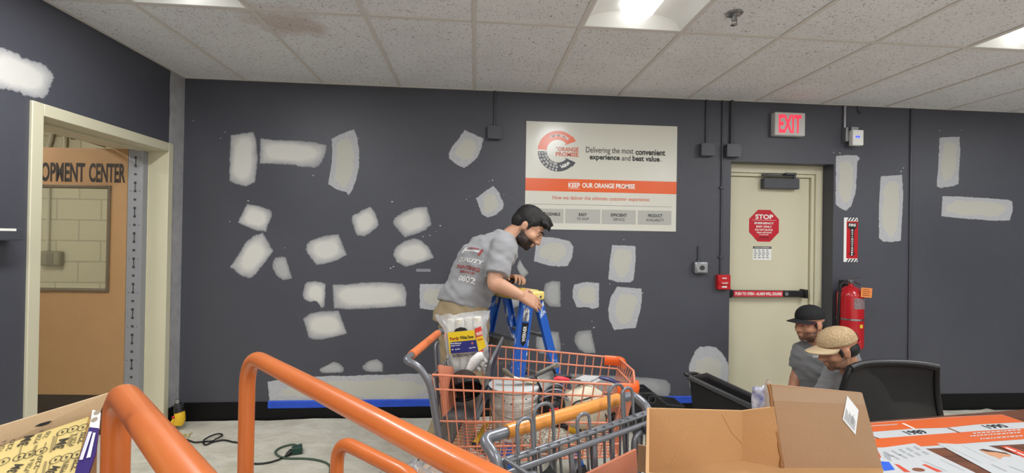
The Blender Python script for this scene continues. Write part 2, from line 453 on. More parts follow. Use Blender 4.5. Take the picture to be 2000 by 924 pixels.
def patch(ox, oy, s, pts, style='soft', label=None, fr=None, parent=None, rag=.004):
    fr = fr or WB; parent = parent or wall_back
    q = [fr.px(ox + x/s, oy + y/s) for x, y in pts]
    # resample the outline finely and roughen it
    out = []
    n = len(q)
    for i in range(n):
        a, b_ = V(q[i]), V(q[(i+1) % n]); L = (b_-a).length; k = max(2, int(L/.009))
        nv = V((-(b_-a).y, (b_-a).x)).normalized()
        for j in range(k):
            p = a.lerp(b_, j/k); PK[0] += 1
            w_ = rag*(mnoise.noise(V((p.x*40, p.y*40, 1.3))) + random.uniform(-.5, .5)) * (min(1, 4*min(j/k, 1-j/k)) if j else 0)
            out.append(p + nv*w_)
    cx = sum(p.x for p in out)/len(out); cy = sum(p.y for p in out)/len(out); c = V((cx, cy))
    size = min(max(p.x for p in out)-min(p.x for p in out), max(p.y for p in out)-min(p.y for p in out))
    mb = MB(); coat = []; ts = [0, .1, .22, .38, .58, .8]
    N = len(out)
    for tt in ts:
        ring_ = []
        for p in out:
            # inner rings shrink so that the band keeps its width on long patches
            d = p - c; hx = max(abs(r_.x-cx) for r_ in out); hy = max(abs(r_.y-cy) for r_ in out); h = min(hx, hy)
            f = V((1 - tt*h/hx, 1 - tt*h/hy)) if tt < .8 else V((1 - tt*h/hx, 1 - tt*h/hy))
            P = c + V((d.x*f.x, d.y*f.y))
            ring_.append(P)
        if tt > .15:      # inner rings lose the corners of the outline
            w_ = max(1, int(N*.11*min(1, tt/.4))); ring_ = [sum((ring_[(i+j) % N] for j in range(-w_, w_+1)), V((0, 0)))/(2*w_+1) for i in range(N)]
        for P in ring_: mb.v.append(fr(P.x, P.y, .0008 + .0012*tt)); coat.append(tt)
    for r_ in range(len(ts)-1):
        for i in range(N):
            i2 = (i+1) % N; mb.face((r_*N+i, r_*N+i2, (r_+1)*N+i2, (r_+1)*N+i))
    mb.face([(len(ts)-1)*N + i for i in range(N)])
    mb.attr['coat'] = coat
    o = obj('filler_patch', mb, PM[style], parent)
    if label: o['label'] = label
    return o
A = (420, 230, 5.435)
patch(*A, [(165,180),(300,160),(410,150),(440,230),(460,430),(440,600),(425,690),(330,732),(270,720),(190,695),(150,670),(155,380)])
patch(*A, [(478,215),(640,235),(900,240),(1060,258),(1190,290),(1180,370),(1150,440),(1110,510),(1060,535),(880,520),(860,505),(640,495),(470,488)])
patch(*A, [(1235,225),(1330,175),(1475,122),(1505,190),(1530,330),(1530,520),(1500,660),(1450,780),(1415,828),(1398,790),(1300,765),(1200,705),(1215,620),(1240,470),(1245,350)], 'ring')
A = (420, 380, 4.348)
patch(*A, [(270,78),(370,95),(465,125),(487,165),(465,235),(448,270),(435,318),(340,305),(260,272),(192,238),(230,160)])
patch(*A, [(408,320),(455,400),(500,480),(440,560),(370,650),(320,705),(285,715),(210,685),(125,615),(190,520),(255,410),(330,345)])
patch(*A, [(510,532),(600,530),(630,620),(656,715),(580,730),(520,690),(485,620),(490,570)], 'grey')
patch(*A, [(800,395),(920,350),(1050,335),(1085,420),(1122,515),(1040,560),(920,595),(860,600),(810,540),(770,470),(780,415)])
patch(*A, [(1165,180),(1260,125),(1320,102),(1360,150),(1390,230),(1388,270),(1330,320),(1270,357),(1205,350),(1180,290),(1158,210)])
patch(*A, [(1590,150),(1700,110),(1800,102),(1825,180),(1842,255),(1790,305),(1700,340),(1608,368),(1560,310),(1510,250),(1520,200)])
patch(*A, [(1540,440),(1600,395),(1690,368),(1750,385),(1820,450),(1862,540),(1780,570),(1620,615),(1540,575),(1510,510),(1520,470)])
A = (560, 530, 5.882)
patch(*A, [(205,150),(240,118),(330,110),(400,122),(448,140),(446,270),(436,410),(400,428),(380,390),(345,345),(260,352),(200,320),(180,260)])
patch(*A, [(525,150),(700,148),(850,125),(1020,120),(1200,128),(1330,140),(1365,180),(1382,270),(1370,400),(1200,415),(900,435),(700,440),(540,430)])
patch(*A, [(1530,145),(1750,145),(2000,150),(2120,300),(2000,465),(1790,460),(1620,440),(1530,425),(1525,280)], 'ring')
patch(*A, [(185,545),(270,480),(400,455),(600,448),(640,560),(697,715),(600,745),(420,785),(310,785),(250,765),(215,640)])
A = (860, 230, 4.4)
patch(*A, [(208,105),(290,140),(372,178),(355,260),(320,340),(260,395),(205,432),(150,410),(75,350),(72,310),(100,250),(150,190)], 'ring')
patch(*A, [(303,695),(380,635),(455,585),(505,640),(545,740),(540,780),(480,835),(405,858),(355,830),(340,780)], 'ring')
A = (980, 440, 3.553)
patch(*A, [(250,78),(360,85),(470,110),(498,150),(490,220),(460,282),(400,288),(330,282),(222,250),(235,140)], 'ring')
patch(*A, [(125,235),(150,280),(190,335),(150,366),(125,340),(103,285)], 'grey')
patch(*A, [(300,405),(350,383),(405,388),(410,470),(411,570),(330,565),(295,530),(286,460)], 'grey')
patch(*A, [(505,410),(590,393),(675,400),(674,480),(673,570),(625,582),(600,570),(520,570),(490,500),(492,450)], 'ring')
patch(*A, [(765,137),(850,140),(928,145),(930,230),(915,380),(890,398),(800,395),(738,375),(750,240)], 'ring')
patch(*A, [(800,425),(880,432),(970,440),(973,520),(960,600),(930,712),(860,718),(780,728),(745,660),(737,580),(755,500)], 'ring')
patch(*A, [(265,735),(330,732),(395,740),(405,790),(412,860),(400,890),(350,900),(260,890),(235,840),(235,780)], 'grey')
patch(*A, [(525,735),(570,728),(620,725),(635,790),(655,890),(580,890),(530,860),(500,800),(505,765)], 'grey')
patch(*A, [(10,430),(100,420),(140,480),(130,560),(75,575),(30,530)], 'grey')
A = (1620, 240, 3.553)
patch(*A, [(45,230),(110,223),(190,225),(212,245),(193,270),(190,370),(180,490),(150,580),(115,612),(70,590),(42,565),(42,400)], 'ring')
patch(*A, [(355,372),(430,365),(503,360),(512,490),(505,640),(495,818),(430,828),(370,825),(342,800),(342,600),(350,450)], 'ring')
patch(*A, [(763,103),(830,98),(903,95),(908,200),(900,320),(895,425),(860,440),(770,453),(743,440),(755,280)], 'ring')
patch(*A, [(783,508),(900,510),(1050,520),(1240,533),(1268,545),(1272,610),(1250,678),(1150,680),(900,662),(776,648),(780,570)], 'ring')
A = (500, 660, 5.263)
patch(*A, [(655,318),(720,285),(800,242),(860,260),(905,310),(905,345),(870,360),(760,362),(670,360),(652,335)], 'grey')
patch(*A, [(1092,285),(1160,235),(1240,212),(1275,235),(1308,270),(1305,350),(1210,352),(1130,345),(1095,315)], 'grey')
patch(*A, [(118,450),(300,420),(520,400),(800,388),(1000,390),(1150,378),(1330,380),(1560,366),(1790,368),(1900,480),(1900,648),(1400,650),(800,655),(140,660)], 'ring')
A = (1220, 660, 5.773)
patch(*A, [(-620,400),(-200,420),(100,435),(300,450),(470,475),(515,520),(520,590),(500,662),(100,662),(-600,660)], 'grey')
patch(*A, [(845,98),(930,92),(1030,105),(1080,150),(1140,230),(1172,300),(1170,490),(1100,530),(950,590),(780,595),(735,560),(725,440),(725,310),(760,220),(800,140)], 'ring')
patch(0, 0, 2, [(-60,160),(0,182),(60,205),(120,235),(185,258),(208,290),(200,340),(165,390),(120,380),(60,360),(-60,330)], 'soft', None, WL, wall_left, .01)
# specks and scrape marks beside the patches
mb = MB()
for x, y in ((440,258),(431,270),(612,343),(693,263),(700,270),(702,308),(860,441),(852,452),(768,521),(763,524),(530,413),(556,484),(485,392),(449,433),(452,520),(1218,468),(1156,628),(1160,640),(1066,500),(1100,672),(766,394),(838,396),(826,462),(840,460),(962,352),(955,354),(917,383),(911,389),(984,380),(378,236),(1835,255),(1878,254),(1764,328),(1760,335),(1255,572),(1191,555),(1628,298),(1640,299)):
    a, b_ = WB.px(x, y); s_ = random.uniform(.003, .009)
    WB.poly(mb, [(a + s_*random.uniform(.5, 1.3)*math.cos(k), b_ + s_*random.uniform(.3, .9)*math.sin(k)) for k in [i*PI/4 for i in range(8)]], .0012)
obj('filler_specks', mb, mat('filler_speck', rgb(190, 190, 190), .8), wall_back)
a, b_ = WB.px(813, 525); a1, b1 = WB.px(841, 531); mb = MB(); WB.rect(mb, a, a1, b1, b_, .0015)
obj('adhesive_residue', mb, PM['grey'] if False else mat('tape_residue', rgb(140, 140, 146), .5), wall_back)

# blue masking tape along the top of the baseboard: two strips
m_tape = mat('blue_masking_tape', rgb(48, 92, 214), .6, bump=(40, .3), var=(10, .8, rgb(34, 70, 180)))
def tape(x0, y0, x1, y1, lab):
    a0, t0 = WB.px(x0, y0); a1, t1 = WB.px(x1, y1); mb = MB(); n = 60
    for k in range(n):
        u0, u1 = a0+(a1-a0)*k/n, a0+(a1-a0)*(k+1)/n
        f = lambda u: .0105 + .0035*abs(mnoise.noise(V((u*7, 3, 0))))
        top = .157
        mb.quad(WB(u0, .098+.003*mnoise.noise(V((u0*3,0,0))), f(u0)), WB(u1, .098+.003*mnoise.noise(V((u1*3,0,0))), f(u1)), WB(u1, .149, .0095), WB(u0, .149, .0095))
        mb.quad(WB(u0, .149, .0095), WB(u1, .149, .0095), WB(u1, top, .0022), WB(u0, top, .0022))
    tag(obj('masking_tape', mb, m_tape, smooth=60, origin=WB((a0+a1)/2, .1, .01)), lab, 'tape', 'blue tape strips on the black baseboard')
tape(524, 795, 905, 785, 'long blue masking tape strip on the baseboard behind the orange rails')
tape(1150, 780, 1381, 776, 'blue masking tape strip on the baseboard between the orange basket and the door')
# ------------------------------------------------------------------ things fixed to the back wall
def P_(x, y, fr=None): return (fr or WB).px(x, y)
def rectpx(mb, fr, x0, y0, x1, y1, c):
    a0, b1 = fr.px(x0, y0); a1, b0 = fr.px(x1, y1); fr.rect(mb, a0, a1, b0, b1, c)
def writepx(mb, fr, text, x0, x1, yc, h, c=.0012, bold=False, m=None):
    """letters spanning photo columns x0..x1 centred on row yc, h pixels tall"""
    a0, b0 = fr.px(x0, yc); a1, b1 = fr.px(x1, yc); _, t0 = fr.px((x0+x1)/2, yc-h/2); _, t1 = fr.px((x0+x1)/2, yc+h/2)
    write(mb, fr, text, (a0+a1)/2, (t0+t1)/2, a1-a0, t0-t1, c, bold)

# customer promise poster
m_poster = mat('poster_sheet', rgb(214, 212, 200), .22, spec=.55, bump=(3, .12, .02))
m_or = mat('poster_orange', rgb(232, 96, 38), .25); m_or2 = mat('lettering_orange', rgb(206, 86, 44), .3)
m_ink = mat('black_ink', rgb(34, 33, 36), .4); m_wht = mat('white_ink', rgb(240, 238, 232), .4); m_gr = mat('poster_grey', rgb(178, 177, 170), .3)
PX0, PX1, PZ0, PZ1 = .411, 1.719, 1.570, 2.476
PF = Fr((0, WALL_Y-.004, 0), (1, 0, 0), (0, 0, 1))
r = thing('poster', 'large cream and orange poster with a broken ring emblem and lettering', 'poster', ((PX0+PX1)/2, WALL_Y-.004, PZ0))
mb = MB(); mb.box((PX0, WALL_Y-.004, PZ0), (PX1, WALL_Y-.0005, PZ1)); obj('sheet', mb, m_poster, r)
K = 3.553
def cx(x): return 1000 + x/K
def cy(y): return 220 + y/K
mb = MB(); a0, b1 = P_(cx(90), cy(453)); a1, b0 = P_(cx(1140), cy(555)); _, b0 = P_(cx(90), cy(541)); _, b1b = P_(cx(1140), cy(474))
PF.rect(mb, PX0, PX1, b0, b1, .0006); obj('orange_band', mb, m_or, r)
mb = MB()
for x0, x1, y0, y1 in ((120,357,664,768),(370,612,668,772),(622,858,673,777),(873,1105,678,781)):
    mb = MB(); rectpx(mb, PF, cx(x0), cy(y0), cx(x1), cy(y1), .0006); obj('grey_panel', mb, m_gr, r)
mb = MB()
def wp(text, x0, x1, yc, h, bold=False, c=.0012):
    q = MB(); writepx(q, PF, text, cx(x0), cx(x1), cy(yc), h/K, c, bold); obj('lettering', q, WPM[0], r)
WPM = [m_ink]
wp('Delivering the most', 513, 843, 268, 52); wp('convenient', 857, 1063, 277, 40, True)
wp('experience', 538, 747, 316, 46, True); wp('and', 761, 822, 316, 36); wp('best value', 836, 1024, 320, 38, True); wp('.', 1030, 1036, 336, 6)
for y0, p in ((703, ('KNOWLEDGEABLE', 112, 335, 'HELP', 205, 262)), (708, ('EASY', 463, 520, 'TO SHOP', 449, 533)), (712, ('EFFICIENT', 686, 797, 'SERVICE', 702, 781)), (716, ('PRODUCT', 944, 1044, 'AVAILABILITY', 931, 1055))):
    wp(p[0], p[1], p[2], y0, 22, True); wp(p[3], p[4], p[5], y0+30, 19)
WPM[0] = m_wht
mb = MB(); wp('KEEP', 391, 472, 504, 34, True); wp('OUR ORANGE PROMISE', 487, 853, 509, 34, True)
rectpx(mb, PF, cx(391), cy(477), cx(472), cy(480), .0012); obj('overline', mb, m_wht, r); mb = MB(); rectpx(mb, PF, cx(391), cy(527), cx(472), cy(531), .0012); obj('underline', mb, m_wht, r); WPM[0] = m_or2
mb = MB(); wp('How we deliver the ultimate customer experience:', 281, 957, 600, 34)
wp('ORANGE', 318, 461, 255, 30, True); wp('PROMISE', 303, 461, 290, 30, True)
mb = MB(); wp('THE', 304, 316, 243, 9, True); obj('small_lettering', mb, m_or2, r)
mb = MB(); a0, b0 = P_(cx(115), cy(633)); a1, b1 = P_(cx(1107), cy(655)); PF.poly(mb, [(a0, (b0+b1)/2-.001), (a1, (b0+b1)/2-.001), (a1, (b0+b1)/2+.001), (a0, (b0+b1)/2+.001)], .0008); obj('rule', mb, m_ink, r)
# the broken ring: orange half above, dark half below
ca, cb = P_(cx(318), cy(268)); _, top = P_(cx(318), cy(127)); R1 = top-cb; R0 = R1*.56
def arc(mb, d0, d1, c, r0=R0, r1=R1, n=28):
    for k in range(n):
        q = [math.radians(d0+(d1-d0)*(k+e)/n) for e in (0, 1)]
        mb.quad(*[PF(ca+rr*math.cos(a), cb+rr*math.sin(a), c) for rr, a in ((r0,q[0]),(r1,q[0]),(r1,q[1]),(r0,q[1]))])
mb = MB(); arc(mb, 42, 176, .001)
PF.poly(mb, [(ca+R0*.8*math.cos(math.radians(42)), cb+R0*.8*math.sin(math.radians(42))), (ca+R1*1.02*math.cos(math.radians(30)), cb+R1*1.02*math.sin(math.radians(30))), (ca+R1*1.05*math.cos(math.radians(46)), cb+R1*1.05*math.sin(math.radians(46)))], .0013)
obj('emblem_upper_arc', mb, m_or, r)
mb = MB(); arc(mb, 182, 318, .001)
PF.poly(mb, [(ca+R0*.82*math.cos(math.radians(318)), cb+R0*.82*math.sin(math.radians(318))), (ca+R1*1.05*math.cos(math.radians(314)), cb+R1*1.05*math.sin(math.radians(314))), (ca+R1*1.04*math.cos(math.radians(329)), cb+R1*1.04*math.sin(math.radians(329)))], .0013)
obj('emblem_lower_arc', mb, mat('poster_charcoal', rgb(52, 52, 60), .3), r)
mb = MB(); Rm = (R0+R1)/2
for ch, d in zip('Convenience', [116-6.3*k for k in range(11)]):
    a = math.radians(d); write(mb, PF, ch, ca+Rm*math.cos(a), cb+Rm*math.sin(a), None, R1*(.17 if ch == 'C' else .13), .0015, True, a-PI/2)
obj('emblem_lettering', mb, m_wht, r); mb = MB()
for ch, d in zip('Value', [285, 292, 298, 304, 312]):
    a = math.radians(d); write(mb, PF, ch, ca+Rm*math.cos(a), cb+Rm*math.sin(a), None, R1*(.19 if ch in 'Vl' else .14), .0015, True, a+PI/2)
obj('emblem_lettering', mb, m_wht, r); mb = MB()
random.seed(3)
for d in range(188, 276, 11):
    for rr in (R0+.18*(R1-R0), R0+.5*(R1-R0), R0+.82*(R1-R0)):
        a = math.radians(d+random.uniform(-3, 3)); q = (ca+rr*math.cos(a), cb+rr*math.sin(a)); s_ = R1*.052
        for k in range(10):
            e0, e1 = 2*PI*k/10, 2*PI*(k+1)/10
            mb.quad(*[PF(q[0]+m_*s_*math.cos(e), q[1]+m_*s_*math.sin(e), .0015) for m_, e in ((.55,e0),(1,e0),(1,e1),(.55,e1))])
obj('emblem_icons', mb, m_wht, r)

# exit sign
EF = Fr((0, WALL_Y-.062, 0), (1, 0, 0), (0, 0, 1))
a0, b1 = EF.px(1514, 218); a1, b0 = EF.px(1573, 266)
r = thing('exit_sign', 'white exit sign with glowing pink red letters over the fire exit door', 'sign', ((a0+a1)/2, WALL_Y, b0))
mb = MB(); mb.box((a0, WALL_Y-.062, b0), (a1, WALL_Y, b1)); obj('housing', mb, mat('exit_housing', rgb(206, 205, 202), .4), r, bevel=.008)
mb = MB(); mb.box(((a0+a1)/2-.05, WALL_Y-.03, b1), ((a0+a1)/2+.05, WALL_Y, b1+.012)); obj('canopy', mb, m_greypaint, r)
mb = MB(); x0, _ = EF.px(1521, 242); x1, _ = EF.px(1565, 242)
write(mb, EF, 'EXIT', (x0+x1)/2, (b0+b1)/2, x1-x0, .158, .001, True)
obj('letters', mb, mat('lit_exit_letters', rgb(240, 40, 60), .4, emit=(rgb(255, 60, 90), .75)), r)

# junction boxes, conduits and the alarm hardware
def conduit(mb, x, z0, z1, rad=.009): mb.cyl((x, WALL_Y-rad, z0), (x, WALL_Y-rad, z1), rad, 10)
def jbox(name, label, px0, py0, px1, py1, dp, m, group=None, up=True, rad=.009, extra=None):
    fr = Fr((0, WALL_Y-dp, 0), (1, 0, 0), (0, 0, 1)); a0, b1 = fr.px(px0, py0); a1, b0 = fr.px(px1, py1)
    r = thing(name, label, 'junction box' if 'junction' in name else 'box', ((a0+a1)/2, WALL_Y, b0), group)
    mb = MB(); mb.box((a0, WALL_Y-dp+.004, b0), (a1, WALL_Y, b1)); obj('body', mb, m, r, bevel=.004)
    mb = MB(); mb.box((a0-.002, WALL_Y-dp, b0-.002), (a1+.002, WALL_Y-dp+.004, b1+.002)); obj('cover', mb, m, r, bevel=.0015)
    for x, z in ((a0+.012, b0+.012), (a1-.012, b1-.012)): mb = MB(); mb.cyl((x, WALL_Y-dp, z), (x, WALL_Y-dp-.003, z), .005, 8); obj('screw', mb, m, r)
    if up:
        mb = MB(); xc = (a0+a1)/2
        if isinstance(up, (int, float)) and up is not True: xc += up
        conduit(mb, xc, b1, CEIL_Z-.004, rad); mb.cyl((xc, WALL_Y-rad, b1), (xc, WALL_Y-rad, b1+.02), rad*1.5, 10); obj('conduit', mb, m, r, smooth=40)
    return r, (a0+a1)/2, b0, b1
jbox('junction_box', 'grey painted junction box alone on the wall between filler and poster', 953, 245, 979, 271, .05, m_greypaint, 'junction boxes painted over with the wall colour')
jbox('junction_box', 'grey painted junction box near the poster, farther from the door of the pair', 1371, 279, 1397, 304, .05, m_greypaint, 'junction boxes painted over with the wall colour')
r, xc, zb, zt = jbox('junction_box', 'grey painted junction box at the upper corner of the fire exit doorway', 1421, 281, 1448, 306, .06, m_greypaint, 'junction boxes painted over with the wall colour', True, .014)
# the pull station and its long conduit
fr = Fr((0, WALL_Y-.045, 0), (1, 0, 0), (0, 0, 1)); a0, b1 = fr.px(1403, 537); a1, b0 = fr.px(1427, 566)
m_red = mat('alarm_red', rgb(190, 28, 36), .35); xm = (a0+a1)/2
r = thing('fire_alarm_pull_station', 'small red fire alarm pull station on a grey conduit beside the door', 'fire alarm', (xm, WALL_Y, b0))
mb = MB(); mb.box((a0, WALL_Y-.045, b0), (a1, WALL_Y, b1)); obj('backbox', mb, m_red, r, bevel=.004)
mb = MB(); mb.box((a0+.008, WALL_Y-.052, b0+.045), (a1-.008, WALL_Y-.046, b0+.075)); mb.box((xm-.02, WALL_Y-.058, b0+.038), (xm+.02, WALL_Y-.046, b0+.05)); obj('pull_handle', mb, m_red, r, bevel=.002)
mb = MB(); f2 = Fr((0, WALL_Y-.045, 0), (1,0,0), (0,0,1)); write(mb, f2, 'FIRE', xm, b0+.098, .04, .012, .001, True); f3 = Fr((0, WALL_Y-.052, 0), (1,0,0), (0,0,1)); write(mb, f3, 'ALARM', xm, b0+.058, .055, .012, .001, True); f2.rect(mb, xm-.022, xm+.022, b0+.018, b0+.032, .001)
obj('lettering', mb, m_wht, r)
mb = MB(); ax, _ = P_(1411, 400); conduit(mb, ax-.012, b1, CEIL_Z-.004, .008)
for z in (1.95, 1.35): mb.box((ax-.032, WALL_Y-.02, z), (ax+.008, WALL_Y, z+.015))
obj('conduit', mb, m_greypaint, r, smooth=40)
# weatherproof outlet box
m_galv = mat('galvanised_steel', rgb(165, 167, 170), .4, .8, bump=(40, .2))
fr = Fr((0, WALL_Y-.05, 0), (1, 0, 0), (0, 0, 1)); a0, b1 = fr.px(1358, 511); a1, b0 = fr.px(1384, 535); xm, zm = (a0+a1)/2, (b0+b1)/2
r = thing('outlet_box', 'galvanised metal outlet box with a round receptacle beside the red alarm', 'outlet', (xm, WALL_Y, b0))
mb = MB(); mb.box((a0, WALL_Y-.05, b0), (a1, WALL_Y, b1)); obj('body', mb, m_galv, r, bevel=.012)
mb = MB(); mb.box((a0+.012, WALL_Y-.055, b0+.012), (a1-.012, WALL_Y-.05, b1-.012)); obj('cover', mb, m_galv, r, bevel=.003)
mb = MB(); mb.cyl((xm, WALL_Y-.055, zm), (xm, WALL_Y-.062, zm), .02, 16); obj('receptacle', mb, mat('receptacle_brown', rgb(60, 58, 56), .5), r, smooth=40)
mb = MB(); conduit(mb, xm-.012, b1, b1+.13, .008); mb.cyl((xm-.012, WALL_Y-.008, b1), (xm-.012, WALL_Y-.008, b1+.02), .014, 10); obj('conduit', mb, m_greypaint, r, smooth=40)
# door sensor with a blue light
fr = Fr((0, WALL_Y-.09, 0), (1, 0, 0), (0, 0, 1)); a0, b1 = fr.px(1666, 253); a1, b0 = fr.px(1687, 284); xm = (a0+a1)/2
r = thing('wall_sensor', 'small white wall sensor with a blue light beside the exit sign', 'sensor', (xm, WALL_Y, b0))
mb = MB(); mb.box((a0, WALL_Y-.09, b0), (a1, WALL_Y-.045, b1)); obj('housing', mb, m_white, r, bevel=.006)
mb = MB(); mb.box((a0+.005, WALL_Y-.07, b1), (a1-.03, WALL_Y-.02, b1+.03)); mb.box((a0-.03, WALL_Y-.05, b0+.04), (a0-.005, WALL_Y, b1+.03)); mb.box((a0-.005, WALL_Y-.045, b0+.05), (a1-.02, WALL_Y, b1-.01)); obj('bracket', mb, m_galv, r, bevel=.003)
fs_ = Fr((0, WALL_Y-.09, 0), (1, 0, 0), (0, 0, 1)); mb = MB(); zc = (b0+b1)/2
fs_.poly(mb, [(xm-.006+.022*math.cos(a), zc+.006+.009*math.sin(a)) for a in [2*PI*k/16 for k in range(16)]], .001); obj('indicator', mb, mat('blue_led', rgb(30, 60, 255), .3, emit=(rgb(40, 70, 255), 1.6)), r)
mb = MB(); write(mb, fs_, 'P', xm-.006, zc+.006, .012, .009, .0016, True, -.3); obj('indicator_mark', mb, m_wht, r)
mb = MB(); xz, _ = P_(1668, 225); conduit(mb, a0-.012, b1+.02, CEIL_Z-.004, .011); obj('conduit', mb, mat('bare_conduit', rgb(170, 170, 174), .35, .6), r, smooth=40)
mb = MB(); x2, _ = P_(1674, 220); mb.tube([(x2, WALL_Y-.004, CEIL_Z-.005), (x2+.004, WALL_Y-.01, CEIL_Z-.05), (x2+.02, WALL_Y-.012, CEIL_Z-.07), (x2+.022, WALL_Y-.01, CEIL_Z-.05)], .004, 6); obj('loose_wire', mb, m_greypaint, r, smooth=60)

# fire extinguisher sign
a0, b1 = P_(1653, 425); a1, b0 = P_(1674, 512); xa0, _ = P_(1648, 425)
SF = Fr((0, WALL_Y-.004, 0), (1, 0, 0), (0, 0, 1))
r = thing('extinguisher_sign', 'narrow red fire extinguisher sign with striped ends and a down arrow', 'sign', ((a0+a1)/2, WALL_Y, b0))
mb = MB(); mb.box((xa0, WALL_Y-.004, b0), (a1, WALL_Y, b1)); obj('plate', mb, m_white, r)
mb = MB(); SF.rect(mb, a0, a1, b0+.032, b1-.032, .0008); obj('red_field', mb, m_red, r)
mb = MB(); wd = a1-a0
for zz in (b0, b1-.028):
    for k in range(4):
        x = a0 + wd*(k*.27-.04); q = [(x, zz), (x+wd*.13, zz), (x+wd*.13+.022, zz+.028), (x+.022, zz+.028)]
        SF.poly(mb, [(min(max(u, a0), a1), v) for u, v in q], .0008)
xm = (a0+a1)/2
SF.poly(mb, [(a0+.01, b1-.045), (a1-.01, b1-.045), (a1-.01, b1-.085), (xm+.026, b1-.1), (xm+.018, b1-.12), (xm+.018, b0+.075), (a1-.012, b0+.085), (xm, b0+.045), (a0+.012, b0+.085), (xm-.018, b0+.075), (xm-.018, b1-.12), (xm-.026, b1-.1), (a0+.01, b1-.085)], .0012)
obj('arrow_and_stripes', mb, m_ink, r)
mb = MB(); write(mb, SF, 'FIRE', xm, b1-.066, wd*.62, .024, .0018, True)
for k, ch in enumerate('EXTINGUISHER'): write(mb, SF, ch, xm, b1-.112-k*.0198, .007 if ch == 'I' else .017, .0145, .0018, True)
obj('lettering', mb, m_wht, r)

# fire extinguisher on its hook
xc, _ = P_(1662, 600); zt = P_(1662, 548)[1]; ec = V((xc+.005, WALL_Y-.1, 0)); z1 = P_(1662, 560)[1]-.03; R_ = .078
fe = Fr((0, WALL_Y-.1, 0), (1, 0, 0), (0, 0, 1)); xa, zt = fe.px(1640, 560); xb, _ = fe.px(1682, 560); ec = V(((xa+xb)/2, WALL_Y-.1, 0)); R_ = (xb-xa)/2; zb_ = zt - .53
r = thing('fire_extinguisher', 'red fire extinguisher with an orange tag hanging below the red sign', 'fire extinguisher', (ec.x, WALL_Y, zb_))
mb = MB(); mb.lathe([(R_*.85, zb_), (R_, zb_+.02), (R_, zt-.075), (R_*.96, zt-.05), (R_*.75, zt-.02), (R_*.45, zt), (.022, zt+.008), (.02, zt+.03)], ec, 28); obj('cylinder', mb, mat('extinguisher_red', rgb(178, 24, 34), .25, coat=.4), r, smooth=35)
mb = MB(); mb.cyl(ec+V((0,0,zt+.03)), ec+V((0,0,zt+.055)), .018, 12); mb.box(ec+V((-.03,-.014,zt+.045)), ec+V((.02,.014,zt+.06))); mb.cyl(ec+V((-.01,-.018,zt+.045)), ec+V((-.01,-.03,zt+.045)), .016, 14); obj('valve', mb, m_steel, r, bevel=.002)
mb = MB(); mb.tube([ec+V((-.02,0,zt+.06)), ec+V((.02,0,zt+.078)), ec+V((.085,-.005,zt+.082))], .008, 6, sq=(1.4, .5)); mb.tube([ec+V((.0,0,zt+.05)), ec+V((.03,0,zt+.045)), ec+V((.09,-.005,zt+.015))], .008, 6, sq=(1.4, .5)); obj('lever', mb, m_steel, r, smooth=50)
mb = MB(); mb.tube(fillet([ec+V((-.025,0,zt+.05)), ec+V((-.09,0,zt+.03)), ec+V((-.1,0,zt-.1)), ec+V((-R_-.02,0,zb_+.12))], .06), .011, 8); mb.cyl(ec+V((-R_-.02,0,zb_+.14)), ec+V((-R_-.02,0,zb_+.04)), .014, 8, .019); obj('hose', mb, m_dark, r, smooth=50)
mb = MB(); mb.lathe([(R_+.002, zt-.28), (R_+.003, zt-.265)], ec, 28, caps=False); mb.tube([ec+V((R_*math.cos(a), R_*math.sin(a), zt-.27)) for a in [0, .3, .6]], .004, 6); obj('strap', mb, m_steel, r, smooth=50)
def cyl_patch(mb, c, R, d0, d1, za, zb, n=8):
    for k in range(n):
        e0, e1 = [math.radians(d0+(d1-d0)*(k+e)/n) for e in (0, 1)]
        mb.quad(c+V((R*math.cos(e0), R*math.sin(e0), za)), c+V((R*math.cos(e1), R*math.sin(e1), za)), c+V((R*math.cos(e1), R*math.sin(e1), zb)), c+V((R*math.cos(e0), R*math.sin(e0), zb)))
mb = MB(); cyl_patch(mb, ec, R_+.001, 245, 325, zt-.18, zt-.09); obj('label_plate', mb, mat('extinguisher_label', rgb(150, 140, 142), .4, var=(90, .3, rgb(110, 80, 84))), r, smooth=50)
mb = MB(); cyl_patch(mb, ec, R_+.001, 272, 290, zt-.34, zt-.31); obj('sticker', mb, mat('sticker_yellow', rgb(214, 190, 60), .4), r, smooth=50)
mb = MB(); q = Fr(ec+V((.005, -R_-.006, zt)), (1, -.15, -.06), (.06, 0, 1)); q.box(mb, 0, .088, -.075, .005, 0, .002); obj('inspection_tag', mb, mat('orange_tag', rgb(228, 138, 70), .6), r)
mb = MB()
for k in range(4): q.rect(mb, .012, .076-.01*(k % 2), -.062+.016*k, -.056+.016*k, .003)
obj('tag_print', mb, mat('tag_ink', rgb(150, 74, 36), .6), r)
mb = MB(); mb.box((ec.x-.02, WALL_Y-.09, zt+.008), (ec.x+.02, WALL_Y, zt+.022)); mb.box((ec.x-.025, WALL_Y-.006, zt-.06), (ec.x+.025, WALL_Y, zt+.05)); obj('wall_hook', mb, m_dark, r, bevel=.002)

